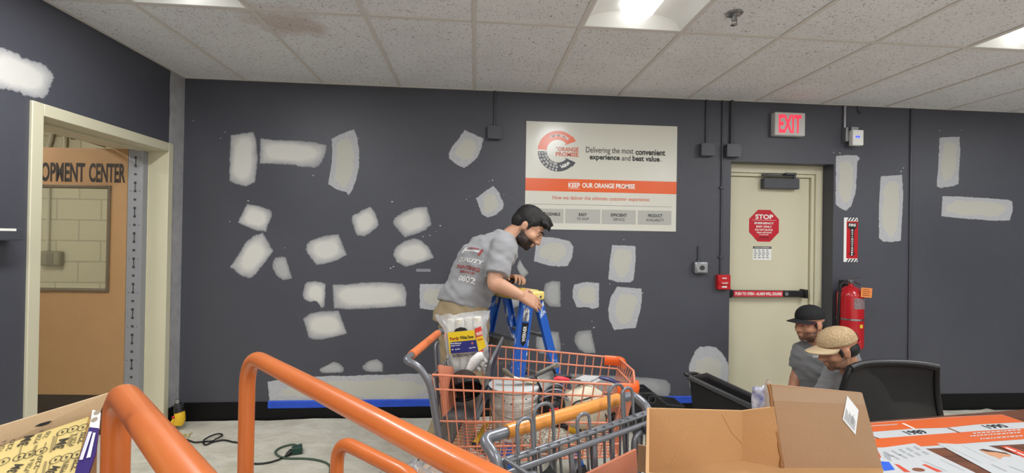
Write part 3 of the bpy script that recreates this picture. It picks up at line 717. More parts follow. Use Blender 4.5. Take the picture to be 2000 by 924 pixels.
# ------------------------------------------------------------------ fire exit door in its recess
DF = Fr((0, RY+.045, 0), (1, 0, 0), (0, 0, 1))      # face of the leaf
ax1, _ = DF.px(1580, 450); lx0 = DX0+.05; lx1 = ax1; ztop = DF.px(1500, 346)[1]
mb = MB(); mb.box((DX0-.04, RY, 0), (lx0, RY+.07, DZ1+.02)); mb.box((lx1+.03, RY, 0), (DX1+.04, RY+.07, DZ1+.02)); mb.box((lx0, RY, ztop+.03), (lx1+.03, RY+.07, DZ1+.02))
mb.box((lx1, RY+.02, 0), (lx1+.03, RY+.07, ztop+.03)); mb.box((lx0, RY+.02, ztop), (lx1, RY+.07, ztop+.03))
door_1 = struct('door_1', mb, m_cream, bevel=.003); door_1.name = 'door_1'
mb = MB(); mb.box((lx0+.003, RY+.045, .01), (lx1-.003, RY+.09, ztop-.003)); leaf = obj('door_leaf', mb, m_cream, door_1, bevel=.002)
mb = MB(); mb.box((DX0-.2, WALL_Y+.25, 0), (DX1+.2, WALL_Y+.26, CEIL_Z)); 
r = thing('door_closer', 'grey door closer at the top of the cream fire exit door', 'door closer', DF(2.6, ztop-.07))
a0, b1 = DF.px(1485, 349); a1, b0 = DF.px(1553, 371); cf = Fr((0, RY+.045, 0), (1,0,0), (0,0,1))
mb = MB(); mb.box((a0, RY-.015, b0), (a1, RY+.045, b1)); obj('body', mb, m_greypaint, r, bevel=.006)
pa = V((a1-.04, RY, b1+.022)); pb = V((a0-.02, RY-.01, b1+.022))
mb = MB(); mb.bar(pa, pb, .022, .008); mb.cyl(pa+V((0,0,-.03)), pa+V((0,0,.012)), .012, 10); mb.bar(pb+V((0,0,.008)), V((a1-.1, RY-.01, b1+.045)), .018, .007); mb.box((a1-.14, RY-.03, b1+.032), (a1-.04, RY+.02, b1+.05)); obj('arm', mb, m_greypaint, r, bevel=.002)
# stop sign sticker
c0 = DF.px(1463, 441); c1 = DF.px(1521, 441); t0 = DF.px(1492, 410); t1 = DF.px(1492, 472); ca, cb = (c0[0]+c1[0])/2, (t0[1]+t1[1])/2; ra, rb = (c1[0]-c0[0])/2, (t0[1]-t1[1])/2
k_ = math.tan(PI/8); oct_ = [(1,k_),(k_,1),(-k_,1),(-1,k_),(-1,-k_),(-k_,-1),(k_,-1),(1,-k_)]
r = thing('stop_sign', 'red octagonal emergency exit only sign stuck on the cream door', 'sign', DF(ca, cb-rb))
mb = MB(); mb.prism([DF(ca+ra*x, cb+rb*y, .0004) for x, y in oct_], DF.n*.0016); obj('plate', mb, mat('stop_red', rgb(196, 24, 44), .35), r)
mb = MB(); w2 = lambda s_, yy, ww, hh, bo=True: write(mb, DF, s_, ca, cb+rb*yy, ra*ww, rb*hh, .003, bo)
w2('STOP', .56, 1.2, .3); w2('EMERGENCY', .16, 1.3, .13); w2('EXIT ONLY', -.06, 1.05, .13); w2('DO NOT BLOCK', -.26, 1.2, .12); w2('Alarm will sound', -.42, 1.0, .1); w2('if opened!', -.56, .6, .09)
DF.rect(mb, ca-ra*.8, ca+ra*.8, cb+rb*.34, cb+rb*.355, .003)
obj('lettering', mb, m_wht, r)
mb = MB(); w2('USE IN EMERGENCY', -.73, .7, .07); DF.rect(mb, ca-ra*.6, ca+ra*.6, cb-rb*.85, cb-rb*.83, .003); obj('small_print', mb, m_ink, r)
# paper notice
a0, b1 = DF.px(1470.5, 481); a1, b0 = DF.px(1506, 508)
r = thing('door_notice', 'small printed notice below the red sign on the cream door', 'notice', DF(a0, b0))
mb = MB(); DF.box(mb, a0, a1, b0, b1, .0002, .0012); obj('sheet', mb, m_white, r)
mb = MB(); DF.rect(mb, a0, a1, b1-.022, b1, .002)
for k in range(5):
    for c_ in range(4):
        xx = a0+.01+c_*(a1-a0-.02)/4; zz = b1-.038-k*.017; DF.rect(mb, xx, xx+.02+.01*((k*7+c_*3) % 3)/2, zz, zz+.006, .002)
obj('print', mb, mat('notice_ink', rgb(70, 72, 72), .6), r)
mb = MB(); write(mb, DF, 'NOTICE OF EMERGENCY', (a0+a1)/2, b1-.011, (a1-a0)*.85, .008, .0026, True); obj('heading', mb, m_wht, r)
# push bar
BF = Fr((0, RY-.02, 0), (1, 0, 0), (0, 0, 1)); a0, b1 = BF.px(1426, 567); a1, b0 = BF.px(1577, 580)
b0 = BF.px(1500, 581)[1]; b1 = BF.px(1500, 567)[1]; a0 = lx0+.01
r = thing('push_bar', 'black push bar with a red alarm strip across the fire exit door', 'push bar', (a0, RY+.045, b0))
mb = MB(); mb.box((a0, RY-.018, b0+.004), (a1-.01, RY+.03, b1-.004)); obj('bar', mb, m_dark, r, bevel=.006)
mb = MB(); mb.box((a1-.03, RY-.03, b0-.006), (a1, RY+.045, b1+.008)); obj('end_cap', mb, m_dark, r, bevel=.005); mb = MB(); mb.box((a0-.005, RY-.028, b0-.006), (a0+.02, RY+.045, b1+.008)); obj('end_cap', mb, m_dark, r, bevel=.005)
x0, _ = BF.px(1433, 574); x1, _ = BF.px(1529, 574)
mb = MB(); mb.box((max(x0, a0+.025), RY-.02, b0+.006), (x1, RY-.0175, b1-.006)); obj('alarm_strip', mb, mat('strip_red', rgb(206, 44, 60), .4), r)
mb = MB(); x0, _ = BF.px(1436, 574); x1, _ = BF.px(1527, 574); write(mb, BF, 'PUSH TO OPEN - ALARM WILL SOUND', (x0+x1)/2, (b0+b1)/2, x1-x0, (b1-b0)*.42, .001, True); obj('lettering', mb, m_wht, r)
mb = MB(); xk, _ = BF.px(1536, 574); mb.cyl((xk, RY-.018, (b0+b1)/2), (xk, RY-.024, (b0+b1)/2), .018, 16); obj('lock_cylinder', mb, m_steel, r, smooth=40)

# ------------------------------------------------------------------ left wall: open doorway, tan door and the passage behind it
x = LEFT_X
mb = MB(); fw = .06
mb.box((x-LT-.012, LY0-fw, 0), (x+.014, LY0+.006, LZ1+fw)); mb.box((x-LT-.012, LY1-.006, 0), (x+.014, LY1+fw-.012, LZ1+fw)); mb.box((x-LT-.012, LY0+.006, LZ1-.006), (x+.014, LY1-.006, LZ1+fw))
mb.box((x-.17, LY0, 0), (x-.12, LY0+.016, LZ1)); mb.box((x-.17, LY1-.016, 0), (x-.12, LY1, LZ1)); mb.box((x-.17, LY0+.016, LZ1-.016), (x-.12, LY1-.016, LZ1))
door_2 = struct('door_2', mb, m_cream, bevel=.004)
# tan door swung away into the passage, hinged on the far jamb
hp = V((x-LT-.05, LY1-.06, 0)); hx_ = at_y(276, 500, LY1-.06).x
ang = math.radians(3.5)
LF = Fr((at_y(246, 500, LY1-.06).x, LY1-.06, 0), (math.cos(ang), -math.sin(ang), 0), (0, 0, 1))     # +u runs to the hinge, n faces the room
m_tan = mat('kraft_tan_door', rgb(178, 140, 96), .65, bump=(60, .15), var=(5, .9, rgb(166, 128, 86)))
zt = LF.px(150, 289)[1]; zb = LF.px(150, 771)[1]; wa0, wb1 = LF.px(76, 360); wa1, wb0 = LF.px(213, 571)
ww0 = wa1 - .62
r = thing('passage_door', 'tan door with black stencilled lettering and a window, standing open in the passage', 'door', LF(0, 0))
mb = MB(); L_ = -.95
LF.box(mb, L_, ww0, zb, zt, -.045, 0); LF.box(mb, wa1, 0, zb, zt, -.045, 0); LF.box(mb, ww0, wa1, zb, wb0, -.045, 0); LF.box(mb, ww0, wa1, wb1, zt, -.045, 0)
lf = obj('leaf', mb, m_tan, r)
mb = MB(); LF.box(mb, L_, 0, .012, zb, -.045, 0); obj('kick_plate', mb, mat('dark_kick_plate', rgb(58, 48, 38), .5), r)
mb = MB(); e = .022; m_bz = mat('bronze_window_frame', rgb(104, 90, 70), .45)
for q in ((ww0, ww0+e, wb0, wb1), (wa1-e, wa1, wb0, wb1), (ww0+e, wa1-e, wb0, wb0+e), (ww0+e, wa1-e, wb1-e, wb1)): LF.box(mb, *q, -.05, .008)
wf = obj('window_frame', mb, m_bz, r, bevel=.003)
mb = MB(); LF.box(mb, ww0+e, wa1-e, wb0+e, wb1-e, -.026, -.020); obj('pane', mb, mat('door_glass', (.93, .95, .9, 1), .04, trans=1, spec=.5), wf)
mb = MB(); x1_, _ = LF.px(245, 337); x0_, _ = LF.px(79, 337); _, y1 = LF.px(160, 318); _, y0 = LF.px(160, 356)
m_st = mat('stencil_black', rgb(38, 28, 22), .6)
wC0, _ = LF.px(174, 337); wP1, _ = LF.px(165, 337)
write(mb, LF, 'CENTER', (wC0+x1_)/2, (y0+y1)/2, x1_-wC0, y1-y0, .001, True)
wd_ = (wP1-x0_)
write(mb, LF, 'OPMENT', wP1-wd_/2+.004, (y0+y1)/2, wd_, y1-y0, .001, True); write(mb, LF, 'DEVEL', x0_-wd_*.42, (y0+y1)/2, wd_*.76, y1-y0, .001, True)
obj('stencil_lettering', mb, m_st, r)
# continuous hinge with its row of screws and ticks
ha, _ = LF.px(276, 500); mb = MB(); m_hinge = mat('grey_hinge_steel', rgb(150, 152, 158), .45, .3)
LF.box(mb, .002, ha, zb-.02, zt, -.045, -.002); hg = obj('hinge_strip', mb, m_hinge, r)
mb = MB(); k = 0; z = zb
while z < zt-.05:
    s_ = .007 if k % 5 else .013
    LF.rect(mb, ha*.5-.009, ha*.5+.009, z, z+.016, 0)
    if k % 4 == 0:
        for dx in (-.035, .03): LF.rect(mb, ha*.5+dx, ha*.5+dx+.006, z+.004, z+.01, 0)
    if k % 3 == 0: LF.rect(mb, ha*.5-.003, ha*.5+.003, z+.016, z+.075, 0)
    z += .062; k += 1
obj('hinge_marks', mb, mat('hinge_dark', rgb(56, 58, 62), .5), r)
# passage: cream block wall, side wall, ceiling
m_block = bpy.data.materials.new('cream_block_wall'); m_block.use_nodes = True
t = NT(m_block); b = t.n['Principled BSDF']; tc = t.add('ShaderNodeTexCoord'); mp = t.add('ShaderNodeMapping'); mp.inputs['Rotation'].default_value = (PI/2, 0, 0); t.link(tc.outputs['Object'], mp.inputs['Vector'])
bt = t.add('ShaderNodeTexBrick', Scale=1.0); t.link(mp.outputs[0], bt.inputs['Vector'])
for k_, v_ in (('Brick Width', .4), ('Row Height', .2), ('Mortar Size', .006), ('Color1', rgb(214, 206, 176)), ('Color2', rgb(208, 200, 170)), ('Mortar', rgb(176, 168, 140))): bt.inputs[k_].default_value = v_
t.link(bt.outputs['Color'], b.inputs['Base Color']); bp = t.add('ShaderNodeBump', Strength=.4, Distance=.01); bp.invert = True; t.link(bt.outputs['Fac'], bp.inputs['Height']); t.link(bp.outputs[0], b.inputs['Normal'])
b.inputs['Roughness'].default_value = .5
px0 = x-LT-2.2
mb = MB(); mb.box((px0, 4.75, 0), (x-LT, 4.9, CEIL_Z+.1)); struct('wall_passage_end', mb, m_block)
mb = MB(); mb.box((px0-.1, 1.2, 0), (px0, 4.9, CEIL_Z+.1)); struct('wall_passage_side', mb, m_lightwall)
mb = MB(); mb.box((px0, 1.1, 0), (x-LT, 1.2, CEIL_Z+.1)); struct('wall_passage_near', mb, m_lightwall)
mb = MB(); mb.box((x-LT, WALL_Y+.25, 0), (x-LT+.05, 4.9, CEIL_Z+.1)); struct('wall_passage_return', mb, m_block)
mb = MB(); mb.box((px0-.1, 1.1, CEIL_Z), (x-LT, 4.9, CEIL_Z+.1)); struct('ceiling_passage', mb, m_lightwall)
cell = (px0+.8, px0+.8+.6, 2.3, 3.5)
# surface lamp added out of view to brighten the passage
r = thing('ceiling_light', 'long white ceiling lamp added out of sight to light the passage behind the doorway', 'ceiling light', ((cell[0]+cell[1])/2, 2.9, CEIL_Z))
mb = MB(); mb.box((cell[0]+.15, 2.3, CEIL_Z-.06), (cell[1]-.15, 3.5, CEIL_Z)); obj('housing', mb, m_white, r, bevel=.01)
mb = MB(); mb.box((cell[0]+.18, 2.32, CEIL_Z-.07), (cell[1]-.18, 3.48, CEIL_Z-.06)); obj('lens', mb, mat('added_passage_lens', (1,1,1,1), .5, emit=((1, .97, .92, 1), 30)), r)
# pipes high on the passage wall, outlet box seen through the glass
for (q0, q1, lab) in ((92, 225, 'thin cream pipe bend high on the passage wall, nearer the door jamb'), (106, 225, 'straight cream pipe running up the passage wall above the tan door')):
    a = at_y(q0, 240, 4.73); mb = MB()
    if q0 == 92: mb.tube(fillet([(a.x-.1, 4.72, 1.9), (a.x-.02, 4.72, 2.2), (a.x+.05, 4.72, 2.36), (a.x+.05, 4.72, CEIL_Z)], .2), .02, 8)
    else: mb.cyl((a.x+.1, 4.725, 2.0), (a.x+.1, 4.725, CEIL_Z), .02, 8)
    tag(obj('pipe', mb, m_cream, smooth=50, origin=(a.x, 4.72, 1.2)), lab, 'pipe', 'pipes on the passage wall')
a = at_y(100, 505, 4.7)
r = thing('outlet_box', 'tan outlet box on the block wall seen through the door window', 'outlet', (a.x, 4.75, a.z-.07))
mb = MB(); mb.box((a.x-.1, 4.69, a.z-.07), (a.x+.08, 4.75, a.z+.07)); obj('body', mb, mat('aged_box', rgb(150, 142, 116), .5), r, bevel=.015)
mb = MB(); mb.cyl((a.x-.06, 4.735, a.z+.06), (a.x-.06, 4.735, CEIL_Z-.5), .012, 8); obj('conduit', mb, m_cream, r, smooth=40)
mb = MB(); mb.box((a.x-.03, 4.685, a.z-.05), (a.x+.03, 4.69, a.z+.05)); obj('cover', mb, mat('aged_cover', rgb(128, 120, 98), .5), r, bevel=.002)
# black overhead arm of the tan door
r = thing('door_holder', 'black overhead holder arm above the tan passage door', 'door holder', LF(-.3, zt))
p0 = LF(-.05, zt-.012, .02); p1 = LF.o + LF.u*0; q1 = at_y(143, 268, LY1-.25); q2 = at_y(165, 266, LY1-.12); q3 = at_y(206, 287, LY1-.07)
mb = MB(); mb.bar(q1, q3, .016, .008); obj('arm', mb, m_dark, r); mb = MB(); mb.bar(q1, at_y(170, 264, LY1+.12), .016, .008); obj('arm', mb, m_dark, r)
mb = MB(); mb.cyl(q1+V((0,0,-.015)), q1+V((0,0,.015)), .014, 10); obj('pivot', mb, m_dark, r)
mb = MB(); mb.box(at_y(170, 264, LY1+.12)+V((-.04, -.03, -.02)), at_y(170, 264, LY1+.12)+V((.04, .03, .02))); obj('bracket', mb, m_dark, r)

# grey card reader box at the left edge
WLx = lambda px_, py_: at_x(px_, py_, x)
a = at_x(47, 447, x+.08); b_ = at_x(47, 470, x+.08)
r = thing('wall_box', 'grey painted metal box with a white label strip left of the doorway', 'box', (x, a.y-.2, b_.z))
mb = MB(); mb.box((x, a.y-.35, b_.z), (x+.08, a.y, a.z)); obj('body', mb, m_greypaint, r, bevel=.005)
mb = MB(); mb.box((x+.08, a.y-.25, a.z-.012), (x+.0815, a.y-.04, a.z)); obj('label_strip', mb, m_wht, r)
# ------------------------------------------------------------------ canvas drop cloth along the wall
m_cloth = mat('canvas_drop_cloth', rgb(206, 203, 190), .85, bump=(14, .6, .025), var=(5.5, .45, rgb(182, 176, 160)))
def cloth_z(x, y):
    z = .006 + .01*max(0, mnoise.noise(V((x*2.1, y*3.2, 0)))) + .006*abs(mnoise.noise(V((x*6, y*9, 2)))) + .004*max(0, mnoise.noise(V((x*1.2+y*7, y*2, 5))))
    if x > 2.6 and y > 3.0: z += .10*max(0, mnoise.noise(V((x*2.6, y*3, 9))) + .25)*min(1, (y-3.0)/.4)*min(1, (x-2.6)/.6)
    return z
mb = MB()
def clothpt(u, v):
    x = -2.27 + 6.9*u; y = 1.45 + 2.37*v
    if u == 0: x = -2.285 + .012*mnoise.noise(V((0, y*5, 0))) + (.0 if y > 3.2 else 0)
    x += .03*mnoise.noise(V((u*3, v*2, 4)))*(1-abs(2*v-1)) if 0 < u < 1 else 0
    return (x, y + (.035*mnoise.noise(V((x*2.3, v, 1))) if v in (0, 1) and v == 0 else .012*mnoise.noise(V((x*4, 7, 1))) if v == 1 else 0), cloth_z(x, y))
mb.grid(clothpt, 230, 90)
tag(obj('floor_cloth', mb, m_cloth, smooth=80, origin=(1, 2.6, 0)), 'beige canvas drop cloth spread on the floor along the grey wall', 'drop cloth')

# ------------------------------------------------------------------ lumber carts with orange tube rails
m_rail = mat('orange_tube_enamel', rgb(219, 119, 58), .33, coat=.25, bump=(9, .05), var=(7, .5, rgb(208, 110, 52)))
m_deck = mat('dark_deck_steel', rgb(70, 70, 74), .5, .3)
def wheel(parent, c, rad, wd, ax):
    c = V(c); ax = V(ax).normalized(); M = V((0, 0, 1)).rotation_difference(ax).to_matrix()
    mb = MB(); mb.lathe([(rad*.55, -wd/2), (rad*.9, -wd/2), (rad, -wd*.3), (rad, wd*.3), (rad*.9, wd/2), (rad*.55, wd/2)], c, 20, M=M)
    mb.lathe([(.012, -wd*.6), (rad*.3, -wd*.55), (rad*.3, wd*.55), (.012, wd*.6)], c, 12, M=M)
    return mb
def caster(parent, top, rad, face):
    """fork and wheel below 'top'; face = plan direction the wheel rolls in"""
    top = V(top); f = V(face).normalized(); s_ = V((-f.y, f.x, 0)); c = V((top.x, top.y, rad)) - f*rad*.4
    mb = MB(); mb.cyl(top, top-V((0,0,.02)), .03, 12)
    for k in (-1, 1): mb.bar(top - V((0,0,.015)) + s_*(.021*k), c + s_*(.021*k), .004, .04, f)
    mb.bar(top-V((0,0,.017))-s_*.023, top-V((0,0,.017))+s_*.023, .05, .006, f)
    cs = obj('caster', mb, m_steel, parent, bevel=.001)
    obj('wheel', wheel(cs, c, rad, .032, s_), m_dark, cs, smooth=40)
RD = V((.69, -.724, 0)).normalized()
def rail(parent, A, B, post_px, ztop, L, rad, zbot, bend=.14):
    A, B = V(A), V(B); d = (A-B).normalized(); lo, hi = 0, 2
    best = min((abs(((A+d*s_) - CAM).dot(CR)/((A+d*s_) - CAM).dot(FWD)*FPX + 1000 - post_px[0]), s_) for s_ in [k*.002 for k in range(600)])
    P0 = A + d*best[1]; P1 = P0 - d*L
    path = fillet([V((P0.x, P0.y, zbot)), P0, P1, V((P1.x, P1.y, zbot))], bend, 12)
    mb = MB(); mb.tube(path, rad, 20); obj('rail', mb, m_rail, parent, smooth=60)
    return P0, P1
z1, z2, z3 = 1.153, 1.10, .82
lc = thing('lumber_cart', 'flat lumber cart with two tall orange tube rails in the foreground', 'cart', (-.45, .95, 0))
pa, pb = rail(lc, at_z(277, 816.6, z1), at_z(317, 867, z1), (229, 0), z1, .78, .0255, .26, .11)
pc, pd = rail(lc, at_z(695, 801, z2), at_z(856, 885, z2), (484, 0), z2, 1.27, .0235, .26, .12)
d = (pd-pc).normalized(); nn = V((-d.y, d.x, 0))
q = [pa, pb, pd, pc]
c0 = pc*1; mb = MB(); poly = [V((p.x, p.y, .22)) for p in (pa - d*.06 - nn*.06, pb + d*.1 - nn*.06, pd + d*.06 + nn*.05, pc - d*.06 + nn*.05)]
mb.prism(poly, V((0, 0, .04))); obj('deck', mb, m_deck, lc, bevel=.004)
for p in poly: 
    cc = sum(poly, V())/4; caster(lc, (p.x + (cc.x-p.x)*.16, p.y + (cc.y-p.y)*.16, .22), .065, d)
fc = thing('flat_cart', 'flat cart with one low orange tube rail behind the tall rails', 'cart', (-.4, 1.4, 0))
pe, pf = rail(fc, at_z(736, 896, z3), at_z(760, 908, z3), (659, 0), z3, .42, .0215, .26, .09)
poly = [V((p.x, p.y, .22)) for p in (pe - d*.03 - nn*.03, pf + d*.03 - nn*.03, pf + d*.03 + nn*.36, pe - d*.03 + nn*.36)]
mb = MB(); mb.prism(poly, V((0, 0, .04))); obj('deck', mb, m_deck, fc, bevel=.004)
for p in poly:
    cc = sum(poly, V())/4; caster(fc, (p.x + (cc.x-p.x)*.2, p.y + (cc.y-p.y)*.2, .22), .065, d)
# carton with crumpled clear plastic on the flat cart
cc = sum(poly, V())/4; cc = V((cc.x, cc.y, .26)); bt = (pe+pf)/2 + nn*.2
r = thing('shipping_carton', 'brown carton topped with crumpled clear plastic behind the low orange rail', 'carton', (bt.x, bt.y, .26))
Fb = Fr((bt.x, bt.y, .2615), d, (0, 0, 1)); mb = MB()
m_kraft = mat('kraft_cardboard', rgb(188, 146, 100), .75, bump=(150, .08), var=(4, .5, rgb(178, 136, 92)))
Fb.box(mb, -.17, .15, 0, .38, -.12, .12); obj('box', mb, m_kraft, r, bevel=.003)
m_film = mat('clear_plastic_film', rgb(225, 228, 235), .12, trans=.75, alpha=.8, bump=(20, .5), ior=1.3)
mb = MB()
mb.grid(lambda u, v: Fb(-.16+.3*u, .385 + .05*max(0, .4+mnoise.noise(V((u*5, v*5, 3)))) + .03*mnoise.noise(V((u*11, v*11, 8))), -.12+.24*v), 26, 22); obj('plastic_film', mb, m_film, r, smooth=30)

# ------------------------------------------------------------------ wire shopping carts (local axes: x forward, y to its left, z up)
m_owire = mat('salmon_orange_wire', rgb(214, 134, 104), .4); m_obump = mat('orange_bumper', rgb(232, 96, 34), .4)
m_gwire = mat('grey_wire', rgb(112, 114, 118), .35, .3); m_gtube = mat('grey_cart_tube', rgb(122, 124, 130), .3, .35, bump=(60, .05))
m_gript = mat('orange_grip', rgb(222, 146, 66), .32, coat=.2); m_grips = mat('orange_grip_dull', rgb(226, 124, 74), .4)
def shopping_cart(label, loc, rot, RW, FW, L, zr, zf, zbr, zbf, m_wire, m_grip, hz, hx, grip=.21, wr=.0028, nv=20, grey_gate=True, group=None):
    root = thing('shopping_cart', label, 'shopping cart', loc, group, rot)
    rz, fz = V((0, 0, 0)), None
    kb = .72
    def side(s, u, w_):            # u 0..1 rear->front, w_ 0 top .. 1 bottom
        top = V((0, s*RW, zr)).lerp(V((L, s*FW, zf)), u); bot = V((.03, s*RW*kb, zbr)).lerp(V((L*.93, s*FW*kb, zbf)), u)
        return top.lerp(bot, w_)
    ob = lambda n, mb, m, p=root, **k: obj(n, mb, m, p, local=True, smooth=60, **k)
    for s in (-1, 1):
        mb = MB()
        for w_, rr in ((0, wr*1.7), (.16, wr*1.5), (.52, wr*1.4), (.82, wr*1.4), (1, wr*1.6)): mb.tube([side(s, 0, w_), side(s, .5, w_), side(s, 1, w_)], rr, 8)
        for k in range(nv+1): mb.tube([side(s, k/nv, 0), side(s, k/nv, .5), side(s, k/nv, 1)], wr, 6)
        ob('basket_side', mb, m_wire)
    mb = MB()
    for w_, rr in ((0, wr*1.7), (.16, wr*1.5), (.52, wr*1.4), (1, wr*1.6)):
        a, b_ = side(-1, 1, w_), side(1, 1, w_); mb.tube([a, (a+b_)/2 + V((.03*(1-w_), 0, 0)), b_], rr, 8)
    for k in range(1, 14): mb.tube([side(-1, 1, 0).lerp(side(1, 1, 0), k/14) + V((.03*(1-abs(k/7-1)), 0, 0)), side(-1, 1, 1).lerp(side(1, 1, 1), k/14)], wr, 6)
    ob('basket_front', mb, m_wire)
    mb = MB()
    for k in range(13): mb.tube([side(-1, 0, 1).lerp(side(1, 0, 1), k/12), side(-1, 1, 1).lerp(side(1, 1, 1), k/12)], wr, 6)
    for k in range(nv+1): mb.tube([side(-1, k/nv, 1), side(1, k/nv, 1)], wr, 6)
    ob('basket_floor', mb, m_wire)
    # rear gate and the folded-out child seat
    mb = MB()
    for w_ in (0.02, .3, .6, .98):
        a, b_ = side(-1, 0, w_), side(1, 0, w_); mb.tube([a, b_], wr*1.5, 8)
    for k in range(1, 16): mb.tube([side(-1, 0, 0).lerp(side(1, 0, 0), k/16), side(-1, 0, 1).lerp(side(1, 0, 1), k/16)], wr*1.1, 6)
    for y in (-.13, .13):
        mb.tube(fillet([V((.0, y-.03, zr-.16)), V((-.02, y-.03, zr+.09)), V((-.02, y+.03, zr+.09)), V((0, y+.03, zr-.16))], .028, 6), wr*1.45, 8)
    ob('rear_gate', mb, m_gwire)
    # handle with side arms
    mb = MB(); tr = .0135
    for s in (-1, 1):
        p = fillet([V((hx, s*(grip-.01), hz)), V((hx, s*(RW+.015), hz)), V((hx+.05, s*(RW+.012), hz-.02)), V((-.005, s*(RW+.008), zr-.03)), V((.045, s*(RW*kb+.02), zbr-.05)), V((.07, s*(RW*kb+.02), .24))], .06, 8)
        mb.tube(p, tr, 12)
    fr_ = ob('frame', mb, m_gtube)
    mb = MB(); mb.tube([V((hx, -grip, hz)), V((hx, grip, hz))], .0175, 16); ob('grip', mb, m_grip, fr_)
    mb = MB()
    for s in (-1, 1): mb.tube(fillet([V((.02, s*RW*.85, .2)), V((L*.95, s*FW*.75, .2)), V((L*.95, 0, .2))], .05, 5), .012, 10); mb.tube([V((L*.75, s*FW*kb, zbf)), V((L*.45, s*RW*.8, .22))], .011, 8)
    for x_ in (.08, .3, .55): mb.tube([V((x_, -RW*.82, .2)), V((x_, RW*.82, .2))], .006, 8)
    for k in range(-4, 5): mb.tube([V((.05, k*.045, .206)), V((L*.9, k*.034, .206))], .003, 6)
    ob('lower_rack', mb, m_gtube)
    for x_, y_ in ((.06, -RW*.8), (.06, RW*.8), (L*.9, -FW*.72), (L*.9, FW*.72)):
        top = V((x_, y_, .2)); c = V((x_-.03, y_, .06)); mb = MB(); mb.cyl(top, top-V((0,0,.02)), .022, 10)
        for k in (-1, 1): mb.bar(top-V((0,0,.01))+V((0,.018*k,0)), c+V((0,.018*k,0)), .004, .03, (1,0,0))
        cs = ob('caster', mb, m_steel); obj('wheel', wheel(cs, c, .06, .028, (0,1,0)), m_dark, cs, local=True, smooth=40)
    return root, side, ob
cart1_rot = math.atan2(-.125, .755)
root, side1, ob = shopping_cart('orange wire shopping cart full of painting tools in front of the ladder', (-.11, 2.03, 0), cart1_rot, .27, .205, .765, .965, .935, .60, .64, m_owire, m_grips, 1.02, -.1)
for s in (-1, 1):
    mb = MB(); p = side1(s, 1, 0); mb.tube(fillet([side1(s, .915, .05), side1(s, 1, .05)+V((.010, s*.004, 0)), V((p.x+.016, p.y-s*.05, p.z-.015))], .025, 6), .0125, 10, sq=(.8, 1.9)); ob('corner_bumper', mb, m_obump)
mb = MB()   # child seat: grey wire back, black folding panel, orange flap
for y_ in [-.22+.044*k for k in range(11)]: mb.tube([V((.212, y_, 1.0)), V((.15, y_*.93, .78))], .0032, 6)
for q, t_ in ((0, 1.5), (.5, 1), (1, 1.5)):
    z_ = 1.0-.22*q; x_ = .212-.062*q; mb.tube([V((x_, -.225+.016*q, z_)), V((x_, .225-.016*q, z_))], .003*t_, 8)
mb.tube(fillet([V((.15, -.2, .775)), V((.218, -.215, 1.015)), V((.218, .215, 1.015)), V((.15, .2, .775))], .03, 5), .006, 8)
mb.tube([V((.02, .2, .93)), V((.11, .2, .905)), V((.19, .2, .93))], .0035, 6)
seat = ob('child_seat_back', mb, m_gwire)
mb = MB(); mb.add([V((.205, -.2, .99)), V((.205, .2, .99)), V((.155, .19, .80)), V((.155, -.19, .80)), V((.213, -.2, .99)), V((.213, .2, .99)), V((.163, .19, .80)), V((.163, -.19, .80))], [(0,1,2,3),(7,6,5,4),(0,4,5,1),(1,5,6,2),(2,6,7,3),(3,7,4,0)]); obj('panel', mb, m_dark, seat, local=True, bevel=.003)
mb = MB(); mb.add([V((.012, -.235, .99)), V((.03, -.05, .93)), V((.05, -.06, .79)), V((.03, -.22, .79)), V((.018, -.235, .995)), V((.036, -.05, .935)), V((.056, -.06, .79)), V((.036, -.22, .79))], [(0,1,2,3),(7,6,5,4),(0,4,5,1),(1,5,6,2),(2,6,7,3),(3,7,4,0)]); ob('seat_flap', mb, m_owire)
mb = MB(); mb.box((.03, -.2, .775), (.17, .2, .783)); ob('seat_base', mb, m_gwire)
# a grey cart nearer to the viewer
cart2_rot = math.atan2(-.848, .53); C2 = V((.289, 1.147, 0))
root2, side2, ob2 = shopping_cart('grey wire shopping cart holding the cut cardboard box in the foreground', C2, cart2_rot, .255, .2, .78, 1.0, .96, .6, .66, m_gwire, m_gript, 1.022, -.07, grip=.2, wr=.003, nv=18)
mb = MB(); mb.tube([V((-.010, -.26, .99)), V((-.010, .26, .99))], .0085, 10); mb.tube([V((.008, -.255, .972)), V((.008, .255, .972))], .0075, 10); ob2('rear_rim', mb, m_gtube)
mb = MB()
for y_ in (-.2, -.06, .02, .09, .2):
    mb.bar(V((.006, y_, .97)), V((.03, y_*.8, .66)), .012, .004, (1, 0, 0))
for y0, h in ((-.19, .07), (.0, .04), (.17, .075)):
    mb.tube(fillet([V((0, y0-.022, .9)), V((-.015, y0-.022, 1.0+h)), V((-.015, y0+.022, 1.0+h)), V((0, y0+.022, .9))], .02, 6), .0045, 8)
for y0 in (-.235, .235): mb.tube(fillet([V((.02, y0, .72)), V((.012, y0, .955)), V((.012, y0*.72, .955)), V((.02, y0*.7, .72))], .03, 6), .008, 8)
ob2('gate_loops', mb, m_gtube)
mb = MB(); mb.add([V((.03, -.09, .915)), V((.03, .15, .93)), V((.05, .14, .76)), V((.05, -.1, .74)), V((.037, -.09, .915)), V((.037, .15, .93)), V((.057, .14, .76)), V((.057, -.1, .74))], [(0,1,2,3),(7,6,5,4),(0,4,5,1),(1,5,6,2),(2,6,7,3),(3,7,4,0)]); ob2('seat_flap', mb, m_owire)
m_web = mat('black_webbing', rgb(18, 18, 20), .7, bump=(400, .2))
def strap(path, wd, up):
    mb = MB(); path = [V(p) for p in path]
    for a, b_ in zip(path, path[1:]): mb.bar(a, b_, wd, .004, up)
    return mb
